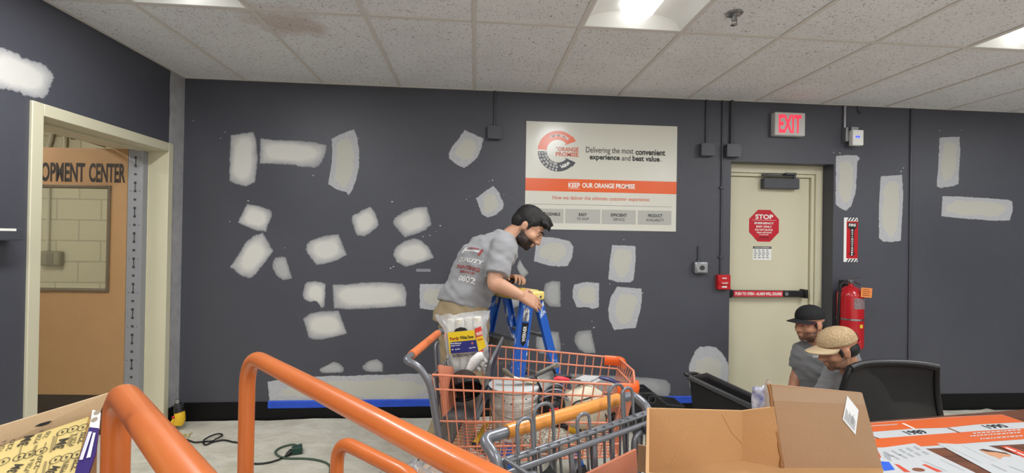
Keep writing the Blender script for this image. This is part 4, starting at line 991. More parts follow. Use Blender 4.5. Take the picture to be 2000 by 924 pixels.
mb = strap([(.012, .215, .965), (.075, .19, .93), (.085, .12, .865), (.09, .05, .80)], .032, (1, 0, 0)); ob2('safety_strap', mb, m_web)
mb = strap([(.012, -.15, .95), (.06, -.13, .90), (.075, -.08, .84), (.08, -.03, .79)], .035, (1, 0, 0)); ob2('safety_strap', mb, m_web)
mb = MB(); mb.ball((.075, -.03, .862), (.012, .055, .032), 14, 8); ob2('strap_pad', mb, m_web)

# ------------------------------------------------------------------ step ladder
m_blue = bpy.data.materials.new('paint_splashed_blue'); m_blue.use_nodes = True
t = NT(m_blue); b = t.n['Principled BSDF']; tc = t.add('ShaderNodeTexCoord')
n1 = t.add('ShaderNodeTexNoise', Scale=16.0, Detail=5.0, Roughness=.65, Distortion=.6); mp = t.add('ShaderNodeMapping'); mp.inputs['Scale'].default_value = (1, 1, .45); t.link(tc.outputs['Object'], mp.inputs['Vector']); t.link(mp.outputs[0], n1.inputs['Vector'])
t.link(mixcol(t, maprange(t, n1.outputs['Fac'], .565, .61), rgb(34, 92, 184), rgb(206, 214, 224)), b.inputs['Base Color']); b.inputs['Roughness'].default_value = .4
m_yel = mat('ladder_yellow', rgb(236, 196, 52), .45, bump=(30, .1), var=(20, .25, rgb(225, 215, 160)))
m_alu = mat('worn_aluminium', rgb(150, 150, 150), .4, .6, var=(30, .6, rgb(110, 108, 104)))
LCn = at_y(1007, 573, 2.82); wdir = V((-.55, .83, 0)).normalized(); fdir = V((-.83, -.55, 0)).normalized(); CZ = 1.125
lad = thing('step_ladder', 'blue step ladder with a yellow cap and paint splashes beside the bent man', 'ladder', (LCn.x, LCn.y, .012))
capF = Matrix((fdir, wdir, V((0, 0, 1)))).transposed().to_4x4(); capF.translation = V((LCn.x, LCn.y, CZ))
mb = MB(); s0 = 0
mb.box((-.075, -.185, 0), (.075, .185, .052), capF)
cap = obj('top_cap', mb, m_yel, lad, bevel=.01)
mb = MB(); mb.box((-.055, -.15, .052), (.055, .15, .058), capF); obj('tray', mb, m_yel, cap, bevel=.006)
mb = MB()
for x_, y_ in ((-.04, -.1865), (.04, -.1865)): mb.cyl(capF @ V((x_, y_+.003, .022)), capF @ V((x_, y_-.003, .022)), .007, 8)
obj('rivet', mb, m_steel, cap)
def lp(s, front, z):                  # point on a rail: s=-1 near, +1 far
    u = (CZ+.03-z)/(CZ+.03); spread = .035 + (.235 if front else -.40)*u if front else -.035 - .36*u
    wd_ = .165 + (.075 if front else .05)*u
    return V((LCn.x, LCn.y, 0)) + fdir*spread + wdir*(s*wd_) + V((0, 0, z))
rails = {}
for s in (-1, 1):
    for front in (True, False):
        a, b_ = lp(s, front, .016), lp(s, front, CZ+.02); mb = MB()
        W_, T_ = (.082, .006) if front else (.05, .005)
        dirx = (b_-a).normalized(); face = wdir
        mb.bar(a, b_, W_, T_, wdir)
        e = dirx.cross(wdir).normalized()
        for k in (-1, 1): mb.bar(a + e*(W_/2*k) - wdir*(s*.011), b_ + e*(W_/2*k) - wdir*(s*.011), T_, .028, wdir)
        rails[(s, front)] = obj('rail', mb, m_blue, lad, bevel=.0015)
        mb = MB(); mb.bar(a+V((0,0,-.004)), a+dirx*.05, W_+.012, .036, wdir); obj('foot', mb, m_dark, rails[(s, front)], bevel=.004)
for z in (.28, .58, .88):
    a, b_ = lp(-1, True, z), lp(1, True, z); mb = MB(); mb.bar(a, b_, .085, .022); mb.bar(a+fdir*.04-V((0,0,.012)), b_+fdir*.04-V((0,0,.012)), .006, .04); mb.bar(a-fdir*.04-V((0,0,.012)), b_-fdir*.04-V((0,0,.012)), .006, .04)
    for k in (-.024, -.008, .008, .024): mb.bar(a+fdir*k+V((0,0,.012)), b_+fdir*k+V((0,0,.012)), .006, .003)
    obj('step', mb, m_alu, lad)
for z in (.3, .62, .9):
    a, b_ = lp(-1, False, z), lp(1, False, z); mb = MB(); mb.bar(a, b_, .03, .018); obj('rear_brace', mb, m_alu, lad, bevel=.002)
for s in (-1, 1):
    a, b_ = lp(s, True, .70), lp(s, False, .66); mb = MB(); mb.bar(a - wdir*s*.02, b_ - wdir*s*.02, .004, .018, (0, 0, 1)); obj('spreader', mb, m_alu, lad)
# sticker with vertical lettering on the near front rail
a, b_ = lp(-1, True, .86), lp(-1, True, 1.10); dz = (b_-a).normalized(); sf = Fr(a - wdir*.0035, dz, dz.cross(-wdir) * -1); 
sf = Fr(a - wdir*.0040, dz, wdir.cross(dz)); sf.n = -wdir
if sf.v.dot(fdir) < 0: sf.v = -sf.v
H_ = (b_-a).length
mb = MB(); sf.poly(mb, [(H_*.05, 0), (H_*.14, .02), (H_*.5, .024), (H_*.6, .026), (H_*.6, -.026), (H_*.5, -.024), (H_*.14, -.02)], 0); obj('sticker', mb, mat('sticker_black', rgb(28, 28, 32), .4), rails[(-1, True)])
mb = MB(); write(mb, sf, 'WERNER', H_*.34, 0, H_*.36, .026, .0006, True); obj('sticker_lettering', mb, m_wht, rails[(-1, True)])
mb = MB(); sf.poly(mb, [(H_*.63, -.026), (H_*.63, .026), (H_*.9, .024), (H_*.96, 0), (H_*.9, -.018)], 0); obj('warning_label', mb, mat('label_white', rgb(222, 222, 220), .5, var=(40, .2, rgb(90, 90, 96))), rails[(-1, True)])

# ------------------------------------------------------------------ table on the right with its printed sheets
m_wood = bpy.data.materials.new('brown_wood_top'); m_wood.use_nodes = True
t = NT(m_wood); b = t.n['Principled BSDF']; tc = t.add('ShaderNodeTexCoord'); mp = t.add('ShaderNodeMapping'); mp.inputs['Scale'].default_value = (1, 9, 1); t.link(tc.outputs['Object'], mp.inputs['Vector'])
n1 = t.add('ShaderNodeTexNoise', Scale=6.0, Detail=6.0, Distortion=.4); t.link(mp.outputs[0], n1.inputs['Vector'])
t.link(mixcol(t, maprange(t, n1.outputs['Fac'], .35, .65), rgb(112, 66, 42), rgb(80, 44, 28)), b.inputs['Base Color']); b.inputs['Roughness'].default_value = .35
TZ = .75; ta = math.atan2(1.921-1.82, 2.491-1.672); tu = V((math.cos(ta), math.sin(ta), 0)); tv = V((-tu.y, tu.x, 0))
T0 = at_z(1845, 811, TZ)                      # a point on the far edge
TF = Fr((T0.x, T0.y, TZ), tu, tv)
tb = thing('work_table', 'brown wooden table covered with orange printed sheets', 'table', (T0.x, T0.y-.3, 0))
mb = MB(); TF.box(mb, -.72, 1.5, -.62, 0, -.032, 0); obj('table_top', mb, m_wood, tb, bevel=.004)
for a, b_ in ((-.66, -.06), (1.42, -.06), (-.66, -.56), (1.42, -.56)):
    mb = MB(); TF.box(mb, a-.025, a+.025, b_-.025, b_+.025, -.75, -.032); obj('leg', mb, m_dark, tb, bevel=.004)
mb = MB(); TF.box(mb, -.63, 1.39, -.575, -.555, -.12, -.033); TF.box(mb, -.63, 1.39, -.065, -.045, -.12, -.033); obj('apron', mb, m_dark, tb)
def tp(x, y):                                  # crop pixel of the table -> table coordinates
    return TF.of(at_z(1640 + x/5.556, 760 + y/5.556, TZ))
TF.px = lambda x, y: TF.of(at_z(x, y, TZ))
m_sheet = mat('white_print_paper', rgb(182, 184, 186), .45); m_bor = mat('banner_orange', rgb(202, 92, 40), .4); m_line = mat('print_grey', rgb(150, 152, 156), .5); m_brn = mat('print_brown', rgb(120, 72, 50), .5)
def tpoly(mb, pts, c): TF.poly(mb, [tp(*p) for p in pts], c)
bn = thing('banner', 'long orange banner printed with years, lying along the far table edge', 'banner', TF(-.3, -.05, .001))
def wav(pts): return pts
mb = MB(); poly = [(230,375),(800,335),(1150,308),(1760,280),(2010,362),(2200,420),(2200,590),(1600,620),(930,650),(380,652),(230,655)]
mb.prism([TF(*tp(*p), .0004) for p in reversed(poly)][::-1], V((0, 0, .0012))); obj('sheet', mb, m_sheet, bn)
mb = MB(); tpoly(mb, [(230,470),(350,470),(800,434),(1150,425),(1500,388),(2010,363),(1760,282),(1150,311),(800,340),(230,380)], .002); obj('upper_orange_band', mb, m_bor, bn)
mb = MB(); tpoly(mb, [(230,645),(390,640),(900,628),(1600,578),(2200,535),(2200,420),(1500,460),(1000,497),(370,545),(230,555)], .002); obj('lower_orange_band', mb, m_bor, bn)
def yr(s_, x0, x1, ya, yb):
    mb = MB(); a = tp(x0, (ya+yb)/2+6); b_ = tp(x1, (ya+yb)/2-10); _, t0 = tp((x0+x1)/2, ya); _, t1 = tp((x0+x1)/2, yb)
    write(mb, TF, s_, (a[0]+b_[0])/2, (t0+t1)/2, b_[0]-a[0], t0-t1, .0025, True, math.atan2(b_[1]-a[1], b_[0]-a[0])); return obj('year_lettering', mb, m_ink, bn)
yr('1989', 715, 925, 452, 498); yr('1990', 1580, 1795, 388, 434)
mb = MB(); tpoly(mb, [(1160,426),(1185,426),(1315,480),(1295,482)], .0025); obj('divider', mb, m_brn, bn)
mb = MB(); tpoly(mb, [(355,525),(372,520),(440,545),(420,548)], .0025); obj('divider', mb, m_brn, bn)
mb = MB(); tpoly(mb, [(672,378),(700,378),(822,436),(800,438)], .0025); obj('pointer_line', mb, m_wht, bn)
mb = MB(); 
for k in range(22):
    x0 = 322 + k*14; tpoly(mb, [(x0, 414-k*.9), (x0+9, 413-k*.9), (x0+7, 402-k*.9), (x0-2, 403-k*.9)], .0025)
obj('fine_print', mb, m_sheet, bn)
mb = MB(); random.seed(5)
for row, (x0, x1, y0) in enumerate(((1450, 1950, 492), (1420, 1960, 522), (1530, 1960, 553))):
    x = x0
    while x < x1:
        w_ = random.uniform(15, 45); yy = y0 - (x-x0)*.075; tpoly(mb, [(x, yy), (x+w_, yy-w_*.075), (x+w_-6, yy-11-w_*.075), (x-6, yy-11)], .0025); x += w_+12
obj('fine_print', mb, m_sheet, bn)
def lines(mb, A, B, C_, n, frac, thick=.2, c=.0032):
    """n text lines in the parallelogram A (start) -> B (line direction) -> C_ (down)"""
    A, B, C_ = V(tp(*A)), V(tp(*B)), V(tp(*C_))
    for k in range(n):
        o = A + (C_-A)*(k/n); l = random.uniform(*frac); h = (C_-A)/n*thick
        q = [o, o+h, o+h+(B-A)*l, o+(B-A)*l]; mb.add([TF(p.x, p.y, c) for p in q], [(0,1,2,3)])
s1 = thing('paper_sheet', 'white printed sheet with a blue square, lying beside the cardboard box', 'paper', TF(*tp(700, 800), .003), 'printed sheets on the table')
mb = MB(); mb.prism([TF(*tp(*p), .002) for p in ((300,668),(810,596),(1560,960),(440,1010))][::-1], V((0, 0, .0008))); obj('sheet', mb, m_sheet, s1)
mb = MB(); lines(mb, (470,690), (560,740), (560,1040), 1, (.8, 1)); 
for k in range(5):
    lines(mb, (470+80*k, 690-14*k), (560+80*k, 745-14*k), (520+85*k, 680-14*k), 1, (.7, 1), .5); lines(mb, (560+80*k, 735-12*k), (640+80*k, 780-12*k), (610+85*k, 726-12*k), 1, (.7, 1), .5)
lines(mb, (900,790), (1160,905), (940,782), 1, (1, 1), .3); lines(mb, (1080,770), (1350,900), (1110,764), 1, (1, 1), .25)
obj('text_lines', mb, m_line, s1)
mb = MB(); tpoly(mb, [(425,792),(535,800),(600,885),(480,900)], .0032); obj('blue_square', mb, mat('print_blue', rgb(44, 92, 200), .4), s1)
mb = MB(); tpoly(mb, [(400,690),(420,690),(450,745),(430,765)], .0032); obj('red_mark', mb, mat('print_red', rgb(196, 72, 48), .4), s1); mb = MB(); tpoly(mb, [(590,820),(640,830),(770,910),(700,911)], .0032); obj('red_mark', mb, MATS['print_red'], s1); mb = MB(); tpoly(mb, [(890,830),(930,825),(1120,905),(1060,911)], .0032); obj('red_mark', mb, MATS['print_red'], s1)
mb = MB(); a = tp(855, 885); TF.poly(mb, [(a[0]+.022*math.cos(k*PI/8), a[1]+.012*math.sin(k*PI/8)) for k in range(16)], .0032); obj('picture', mb, m_brn, s1)
s2 = thing('paper_sheet', 'white printed sheet with a brown picture, nearest the right end of the table', 'paper', TF(*tp(1500, 750), .003), 'printed sheets on the table')
mb = MB(); mb.prism([TF(*tp(*p), .002) for p in ((1055,594),(1600,620),(2400,880),(2400,1100),(1690,940))][::-1], V((0, 0, .0008))); obj('sheet', mb, m_sheet, s2)
mb = MB(); lines(mb, (1140,620), (1520,800), (1170,622), 1, (1, 1), .25); lines(mb, (1330,625), (1690,795), (1350,626), 1, (1, 1), .25); lines(mb, (1640,830), (1800,905), (1680,825), 1, (1, 1), .5); lines(mb, (1830,850), (1990,911), (1870,845), 1, (1, 1), .5)
obj('text_lines', mb, m_line, s2)
mb = MB(); tpoly(mb, [(1520,675),(1560,665),(1860,720),(1850,745),(1780,740),(1740,772),(1690,745),(1640,735)], .0032); obj('picture', mb, mat('print_tan', rgb(196, 142, 108), .4), s2)
mb = MB(); tpoly(mb, [(1512,668),(1560,660),(1680,682),(1800,700),(1855,725),(1700,695),(1600,690)], .0036); obj('picture_shade', mb, mat('print_dark_brown', rgb(70, 50, 44), .4), s2)
mb = MB(); tpoly(mb, [(1740,630),(1830,628),(2300,800),(2300,880),(1990,752)], .0032); obj('orange_header', mb, MATS['print_red'], s2)
mb = MB(); lines(mb, (1790,648), (1900,690), (1830,644), 1, (1, 1), .6, .004); lines(mb, (1920,700), (2000,735), (1950,696), 1, (1, 1), .6, .004); obj('header_lettering', mb, m_wht, s2)

# ------------------------------------------------------------------ mesh office chair beyond the table
m_mesh = bpy.data.materials.new('black_mesh_fabric'); m_mesh.use_nodes = True
t = NT(m_mesh); b = t.n['Principled BSDF']; tc = t.add('ShaderNodeTexCoord'); wv = t.add('ShaderNodeTexWave', Scale=62.0); wv.bands_direction = 'Z'; t.link(tc.outputs['Object'], wv.inputs['Vector'])
t.link(mixcol(t, wv.outputs['Fac'], rgb(9, 9, 10), rgb(34, 34, 36)), b.inputs['Base Color']); b.inputs['Roughness'].default_value = .6
t.link(maprange(t, wv.outputs['Fac'], .1, .4, .93, 1), b.inputs['Alpha'])
yb = 2.1; cl, cr_ = at_y(1640, 703, yb), at_y(1812, 706, yb); ch_c = (cl+cr_)/2
br = at_y(1848, 830, yb); ch = thing('office_chair', 'black mesh backed office chair pushed up to the table', 'chair', (ch_c.x+.03, yb+.24, 0))
CB = Fr((ch_c.x, yb, 0), (1, .03, 0), (0, 0, 1)); hw = (cr_.x-cl.x)/2; zt_ = cl.z - .012
def back(u, v):     # u -1..1, v 0 bottom..1 top
    wd_ = hw + .055 - .055*v**1.5; z = .50 + (zt_-.50)*v
    return CB(u*wd_ + .02*(1-v), z - .012*abs(u)**4*v, .05*u*u - .03*math.sin(v*PI))
mb = MB(); mb.grid(lambda u, v: back(2*u-1, v), 16, 16); obj('backrest_mesh', mb, m_mesh, ch, smooth=60)
mb = MB(); ring = [back(-1, k/8) for k in range(9)] + [back(-1+2*k/8, 1) for k in range(1, 8)] + [back(1, 1-k/8) for k in range(9)] + [back(1-2*k/8, 0) for k in range(1, 8)]
mb.tube(ring, .014, 10, closed=True); mb.tube([back(-1+2*k/10, .985)+V((0,-.006,.004)) for k in range(11)], .018, 10); obj('backrest_frame', mb, m_dark, ch, smooth=60)
mb = MB(); mb.tube([CB(0, .52, -.04), CB(0, .42, -.1), CB(0, .40, -.22)], .022, 10); obj('back_support', mb, m_dark, ch, smooth=60)
sc_ = V((ch_c.x+.03, yb+.235, .45)); mb = MB(); mb.grid(lambda u, v: (sc_.x + (u-.5)*.48, sc_.y + (v-.5)*.42, .45 + .02*(1-(2*u-1)**4)*(1-(2*v-1)**4)), 12, 12); mb.box((sc_.x-.235, sc_.y-.205, .40), (sc_.x+.235, sc_.y+.205, .449)); obj('seat', mb, mat('black_seat_fabric', rgb(24, 24, 26), .9), ch, bevel=.01)
mb = MB(); mb.cyl((sc_.x, sc_.y, .40), (sc_.x, sc_.y, .12), .026, 14); obj('gas_column', mb, m_steel, ch, smooth=40)
mb = MB()
for k in range(5):
    a = 2*PI*k/5+.4; e = V((math.cos(a), math.sin(a), 0)); mb.bar(V((sc_.x, sc_.y, .12)), V((sc_.x, sc_.y, .085)) + e*.29, .035, .03)
obj('base', mb, m_dark, ch, bevel=.005)
for k in range(5):
    a = 2*PI*k/5+.4; e = V((math.cos(a), math.sin(a), 0)); c = V((sc_.x, sc_.y, 0)) + e*.29; c.z = .04
    mb = wheel(None, c, .034, .04, (-e.y, e.x, 0)); mb.cyl(c, c+V((0,0,.04)), .01, 8); obj('caster', mb, m_dark, ch, smooth=40)
# ------------------------------------------------------------------ cut cardboard box standing in the grey cart
m_kraft2 = mat('kraft_cardboard_brown', rgb(160, 128, 99), .75, bump=(150, .08), var=(4, .5, rgb(152, 121, 92)))
def panel(mb, pts, th=.005):
    a, b_, c_ = [V(p) for p in pts[:3]]; n = (b_-a).cross(c_-a).normalized(); mb.prism([V(p) - n*th/2 for p in pts], n*th)
def down(p, z): return V((p.x, p.y, z))
cA, cB, cC = at_y(1266, 797, .935), at_y(1449, 802, .975), at_y(1512, 794, .945)
eL, eR = at_y(1531, 917, .94), at_y(1722, 915, .93); tL = at_y(1504, 750, .955); nF = (eR-eL).cross(tL-eL); rF = ray(1682, 767); tR = CAM + rF*((eL-CAM).dot(nF)/rF.dot(nF))
zb = .998
def toward(p, k): return V((p.x*k, p.y*k, p.z))
r = thing('cardboard_box', 'large cut open cardboard box with a white shipping label in the grey cart', 'cardboard box', (.55, .85, zb))
mb = MB(); panel(mb, [cA, cB, down(cB, zb), down(cA, zb)]); panel(mb, [cB, cC, down(eL, zb+.004), down(cB, zb+.004)])
nA = toward(cA, .72); nR = toward(eR, .74)
panel(mb, [cA, down(cA, zb), down(nA, zb), nA]); panel(mb, [down(eL, eL.z), down(eR, eR.z), down(eR, zb), down(eL, zb)]); panel(mb, [eR, down(eR, zb), down(nR, zb), down(nR, eR.z)])
panel(mb, [nA, down(nA, zb), down(nR, zb), down(nR, nA.z-.06)]); panel(mb, [down(cA, zb+.003), down(cB, zb+.003), down(eL, zb+.003), down(eR, zb+.003), down(nR, zb+.003), down(nA, zb+.003)])
obj('box_body', mb, m_kraft, r)
mb = MB(); FLP = None
m0 = eL.lerp(tL, .5) + V((-.004, .012, 0))
panel(mb, [eL, eR, tR, tL], .006); fl = obj('flap', mb, m_kraft2, r)
# corrugated torn edge on the flap's side
mb = MB(); 
path = [eL.lerp(tL, k/14) + V((.004*mnoise.noise(V((k*1.7, 0, 0))) - .004, -.002, 0)) for k in range(15)]
mb.tube(path, .0035, 6); obj('torn_edge', mb, mat('torn_card', rgb(150, 108, 70), .9), fl, smooth=50)
FF = Fr(eL, eR-eL, tL-eL); FF.n = (eR-eL).cross(tL-eL).normalized()
if FF.n.y > 0: FF.n = -FF.n
FF.v = FF.n.cross(FF.u) if FF.n.cross(FF.u).z > 0 else -FF.n.cross(FF.u)
lp_ = [FF.px(*p) for p in ((1652,772),(1674,800),(1668,848),(1643,818))]
mb = MB(); FF.poly(mb, lp_, .0042); lb = obj('shipping_label', mb, mat('label_paper', rgb(222, 224, 228), .45), fl)
mb = MB(); random.seed(11)
A_, B_, C_, D_ = [V(p) for p in lp_]
for k in range(9):
    s0_ = .1 + .09*k; e0 = random.uniform(.35, .62)
    q = lambda s_, e: (A_.lerp(B_, s_)).lerp(D_.lerp(C_, s_), e)
    FF.poly(mb, [q(s0_, e0), q(s0_+.04, e0), q(s0_+.04, .92), q(s0_, .92)], .0048)
FF.poly(mb, [q(.55, .5), q(.72, .5), q(.72, .75), q(.55, .75)], .0049)
obj('label_print', mb, m_line, lb)
tpq = [FF.px(*p) for p in ((1506,753),(1681,769),(1687,790),(1508,782))]
mb = MB(); FF.poly(mb, tpq, .0036); obj('clear_tape', mb, mat('clear_tape', rgb(205, 178, 150), .08, alpha=.35, bump=(30, .3)), fl)
a, b_ = at_y(1246, 868, .945), at_y(1266, 872, .935)
mb = MB(); panel(mb, [a, b_, down(b_, zb+.004), down(a, zb+.004)]); obj('side_flap', mb, m_kraft2, r)
# fold creases pressed in the board
mb = MB()
for q in (((1410,808),(1430,845)), ((1430,845),(1452,868)), ((1342,842),(1310,910))):
    pa_, pb_ = [at_y(x_, y_, .935 + .04*(x_-1266)/183 - .0035) for x_, y_ in q]; mb.tube([pa_, pb_], .0009, 5)
obj('crease', mb, mat('crease_tan', rgb(196, 156, 112), .8), r)
# clear plastic roll sticking up behind the flap
p0 = at_y(1500, 762, 1.05); r = thing('plastic_bundle', 'crumpled clear plastic bundle poking up behind the cardboard flap', 'plastic wrap', (p0.x, 1.05, p0.z-.1))
mb = MB(); mb.grid(lambda u, v: V((p0.x, 1.05, p0.z-.2 + .225*v)) + V((math.cos(2*PI*u), math.sin(2*PI*u), 0))*(.02*(1-v**4*.8)*(1+.35*mnoise.noise(V((math.cos(2*PI*u)*2, math.sin(2*PI*u)*2, v*5))))), 24, 14, closeu=True)
obj('roll', mb, mat('cloudy_film', rgb(214, 200, 184), .2, trans=.3, alpha=.9, bump=(25, .5)), r, smooth=50)
p1 = at_y(1487, 772, 1.05); mb = MB()
mb.grid(lambda u, v: (p1.x - .02 + .035*u, 1.052 + .012*mnoise.noise(V((u*3, v*3, 1))), p1.z - .18 + .2*v + .008*mnoise.noise(V((u*4, 0, 2)))), 8, 20); obj('wrapper', mb, mat('blue_wrapper', rgb(206, 206, 214), .3, var=(38, .25, rgb(110, 114, 160)), bump=(30, .6)), r, smooth=40, solid=.003)
mb = MB(); mb.grid(lambda u, v: (p0.x + .02 + .17*u, 1.07 + .02*v, p0.z - .012 - .03*u + .012*mnoise.noise(V((u*9, v*3, 4)))), 22, 5); obj('loose_film', mb, m_film, r, smooth=40)

# ------------------------------------------------------------------ black tilting bin between the cart and the table
P1, P2 = at_y(1346, 738, 1.60), at_y(1478, 800, 1.60); P4 = at_y(1378, 735, 1.80); P3 = at_y(1516, 797, 1.80)
dl = (P2-P1); P2 = P1 + dl*1.25; P3 = P4 + (P3-P4)*1.2
cen = (P1+P2+P3+P4)/4
r = thing('tilt_bin', 'black plastic bin cart with a slanted rim behind the cardboard box', 'bin', (cen.x, cen.y, 0))
def shrink(p, k, z): return V((cen.x + (p.x-cen.x)*k + .03, cen.y + (p.y-cen.y)*k, z))
mb = MB(); T_ = [P1, P2, P3, P4]; Bt = [shrink(p, .62, .13) for p in T_]; Ti = [p.lerp(V((cen.x, cen.y, p.z)), .06) for p in T_]; Bi = [shrink(p, .55, .15) for p in T_]
o = mb.add(T_ + Bt + Ti + Bi, [(0,1,5,4),(1,2,6,5),(2,3,7,6),(3,0,4,7),(7,6,5,4),(8,12,13,9),(9,13,14,10),(10,14,15,11),(11,15,12,8),(12,15,14,13),(0,8,9,1),(1,9,10,2),(2,10,11,3),(3,11,8,0)])
obj('tub', mb, mat('black_bin_plastic', rgb(11, 11, 12), .55, spec=.25, bump=(60, .1)), r, bevel=.006)
mb = MB(); mb.tube([p.lerp(V((cen.x, cen.y, p.z)), .0) for p in T_], .011, 8, closed=True, sq=(1.4, .8)); obj('rim', mb, mat('bin_rim', rgb(38, 38, 40), .4), r, smooth=50)
mb = MB(); mb.tube(fillet([P1.lerp(P4, .2), P1.lerp(P4, .2)+V((-.03, 0, .012)), P1.lerp(P4, .8)+V((-.03, 0, .012)), P1.lerp(P4, .8)], .015, 4), .008, 8); obj('handle', mb, m_dark, r, smooth=50)
for b_ in Bt: mb = wheel(None, V((b_.x, b_.y, .065)), .065, .035, (0, 1, 0)); mb.cyl((b_.x, b_.y, .065), (b_.x, b_.y, .135), .012, 8); obj('wheel', mb, m_dark, r, smooth=40)

# black tool case on the floor by the wall
a, b_ = at_y(1262, 764, 3.45), at_y(1300, 792, 3.45)
r = thing('tool_case', 'black plastic tool case standing on the floor by the blue tape', 'tool case', (a.x+.15, 3.5, .012))
mb = MB(); mb.prism([(a.x-.1, 3.42, .02), (a.x-.1, 3.42, a.z), (a.x+.04, 3.42, a.z), (a.x+.16, 3.42, a.z-.09), (a.x+.3, 3.42, a.z-.11), (a.x+.3, 3.42, .02)], V((0, .2, 0))); obj('body', mb, m_dark, r, bevel=.01)
mb = MB(); mb.lathe([(.02, 0), (.035, 0), (.035, .012), (.02, .012)], (a.x+.03, 3.42, a.z-.05), 16, 'Y', caps=False); obj('latch_ring', mb, mat('case_grey', rgb(48, 48, 52), .4), r, smooth=40)
mb = MB(); mb.tube(fillet([(a.x+.0, 3.52, a.z-.1), (a.x+.0, 3.52, a.z+.001), (a.x-.09, 3.52, a.z+.001), (a.x-.09, 3.52, a.z-.1)], .02), .008, 8); obj('handle', mb, m_dark, r, smooth=40)

# ------------------------------------------------------------------ carton of sanding sheets at the left edge
k_ = .89
q0, q1_, q2_ = at_y(176, 813, .80), at_y(0, 872, .757), at_y(148, 930, .70)
Sf = Fr(q0, q1_-q0, q0-q2_); e1 = (q1_-q0).normalized(); e2 = (q2_-q0).normalized(); Sf = Fr(q0, -e1, -e2); Sf.n = Sf.u.cross(Sf.v).normalized()
if Sf.n.z < 0: Sf.n = -Sf.n
Sf.v = Sf.n.cross(Sf.u)
if Sf.v.dot(e2) > 0: Sf.v = -Sf.v
tr_, tl_, br_, bl_ = at_y(211, 768, .82), at_y(-60, 850, .765), at_y(187, 826, .82), at_y(-60, 900, .765)
r = thing('open_carton', 'tall open carton with a raised tan flap and a hand slot', 'carton', (-.68, .68, 0))
mb = MB(); panel(mb, [tl_, tr_, br_, bl_], .005); m_cardin = mat('pale_cardboard', rgb(196, 168, 134), .75, bump=(150, .06)); obj('raised_flap', mb, m_cardin, r)
u0 = V((tr_.x-tl_.x, tr_.y-tl_.y, 0)).normalized(); nv_ = V((u0.y, -u0.x, 0)); zt_ = min(br_.z, bl_.z) - .03
pr = V((br_.x, br_.y, 0)); pl = V((bl_.x, bl_.y, 0)) - u0*.05
mb = MB()
def wallp(a_, b_, za, zb_): panel(mb, [V((a_.x, a_.y, 0)), V((b_.x, b_.y, 0)), V((b_.x, b_.y, zb_)), V((a_.x, a_.y, za))])
wallp(pl, pr, bl_.z, br_.z); prn, pln = pr + nv_*.30, pl + nv_*.30
wallp(pr, prn, br_.z-.02, br_.z-.22); wallp(pl, pln, bl_.z, bl_.z-.22); wallp(pln, prn, br_.z-.22, br_.z-.22); panel(mb, [V((p.x, p.y, .004)) for p in (pl, pr, prn, pln)])
panel(mb, [V((p.x, p.y, .78)) for p in (pl+nv_*.004, pr+nv_*.004, prn-nv_*.004, pln-nv_*.004)])
obj('carton_body', mb, m_kraft, r)
cf = Fr(tr_, tr_-tl_, tr_-br_); cf.n = V((nv_.x, nv_.y, 0)); 
cf.v = (cf.n.cross(cf.u)).normalized(); cf.v = cf.v if cf.v.z > 0 else -cf.v
mb = MB(); cf.poly(mb, [cf.px(*p) for p in ((69,832),(80,826),(98,821),(104,821),(96,827),(84,831),(73,832))], .0032); obj('hand_slot', mb, m_ink, r)
# sheets: a slanting stack with printed backs
m_sand = mat('yellow_paper_backing', rgb(218, 194, 128), .6, bump=(60, .05), var=(5, .4, rgb(208, 184, 116)))
sd = thing('sandpaper_pack', 'stack of yellow sanding sheets printed in black leaning in the tan carton', 'sandpaper', q0)
a0 = Sf.px(0, 872)[0]-.06; bnear = -.26
mb = MB(); Sf.box(mb, a0, -.002, bnear, 0, -.02, 0); obj('sheets', mb, m_sand, sd)
m_sk = mat('sandpaper_print', rgb(58, 50, 38), .7); m_sk2 = mat('sandpaper_fine_print', rgb(150, 132, 86), .7)
S2 = lambda x, y: Sf.px(x/5.635, 760 + y/5.635)        # crop pixels of the sheet
def rotwrite(mb, s_, xa, ya, xb, yb, hgt, bold):
    a_, b2 = V(S2(xa, ya)), V(S2(xb, yb)); d_ = b2-a_; c_ = (a_+b2)/2
    write(mb, Sf, s_, c_.x, c_.y, d_.length, hgt, .0012, bold, math.atan2(d_.y, d_.x))
for xa, ya, xb, yb in ((240,632,330,515),(635,668,715,548),(120,925,220,832),(540,935,630,855)):
    mb = MB(); rotwrite(mb, '3M', xa, ya, xb, yb, .0135, True); obj('sheet_lettering', mb, m_sk, sd)
for xa, ya, xb, yb, s_ in ((490,545,545,470,'220'),(395,600,470,450,'P220 A'),(880,600,930,480,'220'),(790,630,840,490,'P220 A'),(90,680,150,560,'220'),(0,690,60,570,'P220 A'),(290,905,370,770,'P220 A'),(400,880,450,740,'220'),(690,920,750,790,'P220 A'),(810,890,860,760,'220')):
    mb = MB(); rotwrite(mb, s_, xa, ya, xb, yb, .006, False); obj('sheet_lettering', mb, m_sk, sd)
mb = MB()
for gx, gy in ((0,0),(-395,120),(-80,310),(-490,400)):
    for k, (xa, ya, xb, yb) in enumerate(((740,620,790,500),(755,620,805,500),(855,600,905,470),(945,580,990,400),(960,575,1000,400),(590,680,640,480))):
        a_, b2 = V(S2(xa+gx, ya+gy)), V(S2(xb+gx, yb+gy)); d_ = (b2-a_); p_ = V((-d_.y, d_.x)).normalized()*.0007
        mb.add([Sf(q.x, q.y, .0011) for q in (a_-p_, a_+p_, b2+p_, b2-p_)], [(0,1,2,3)])
obj('fine_print', mb, m_sk2, sd)
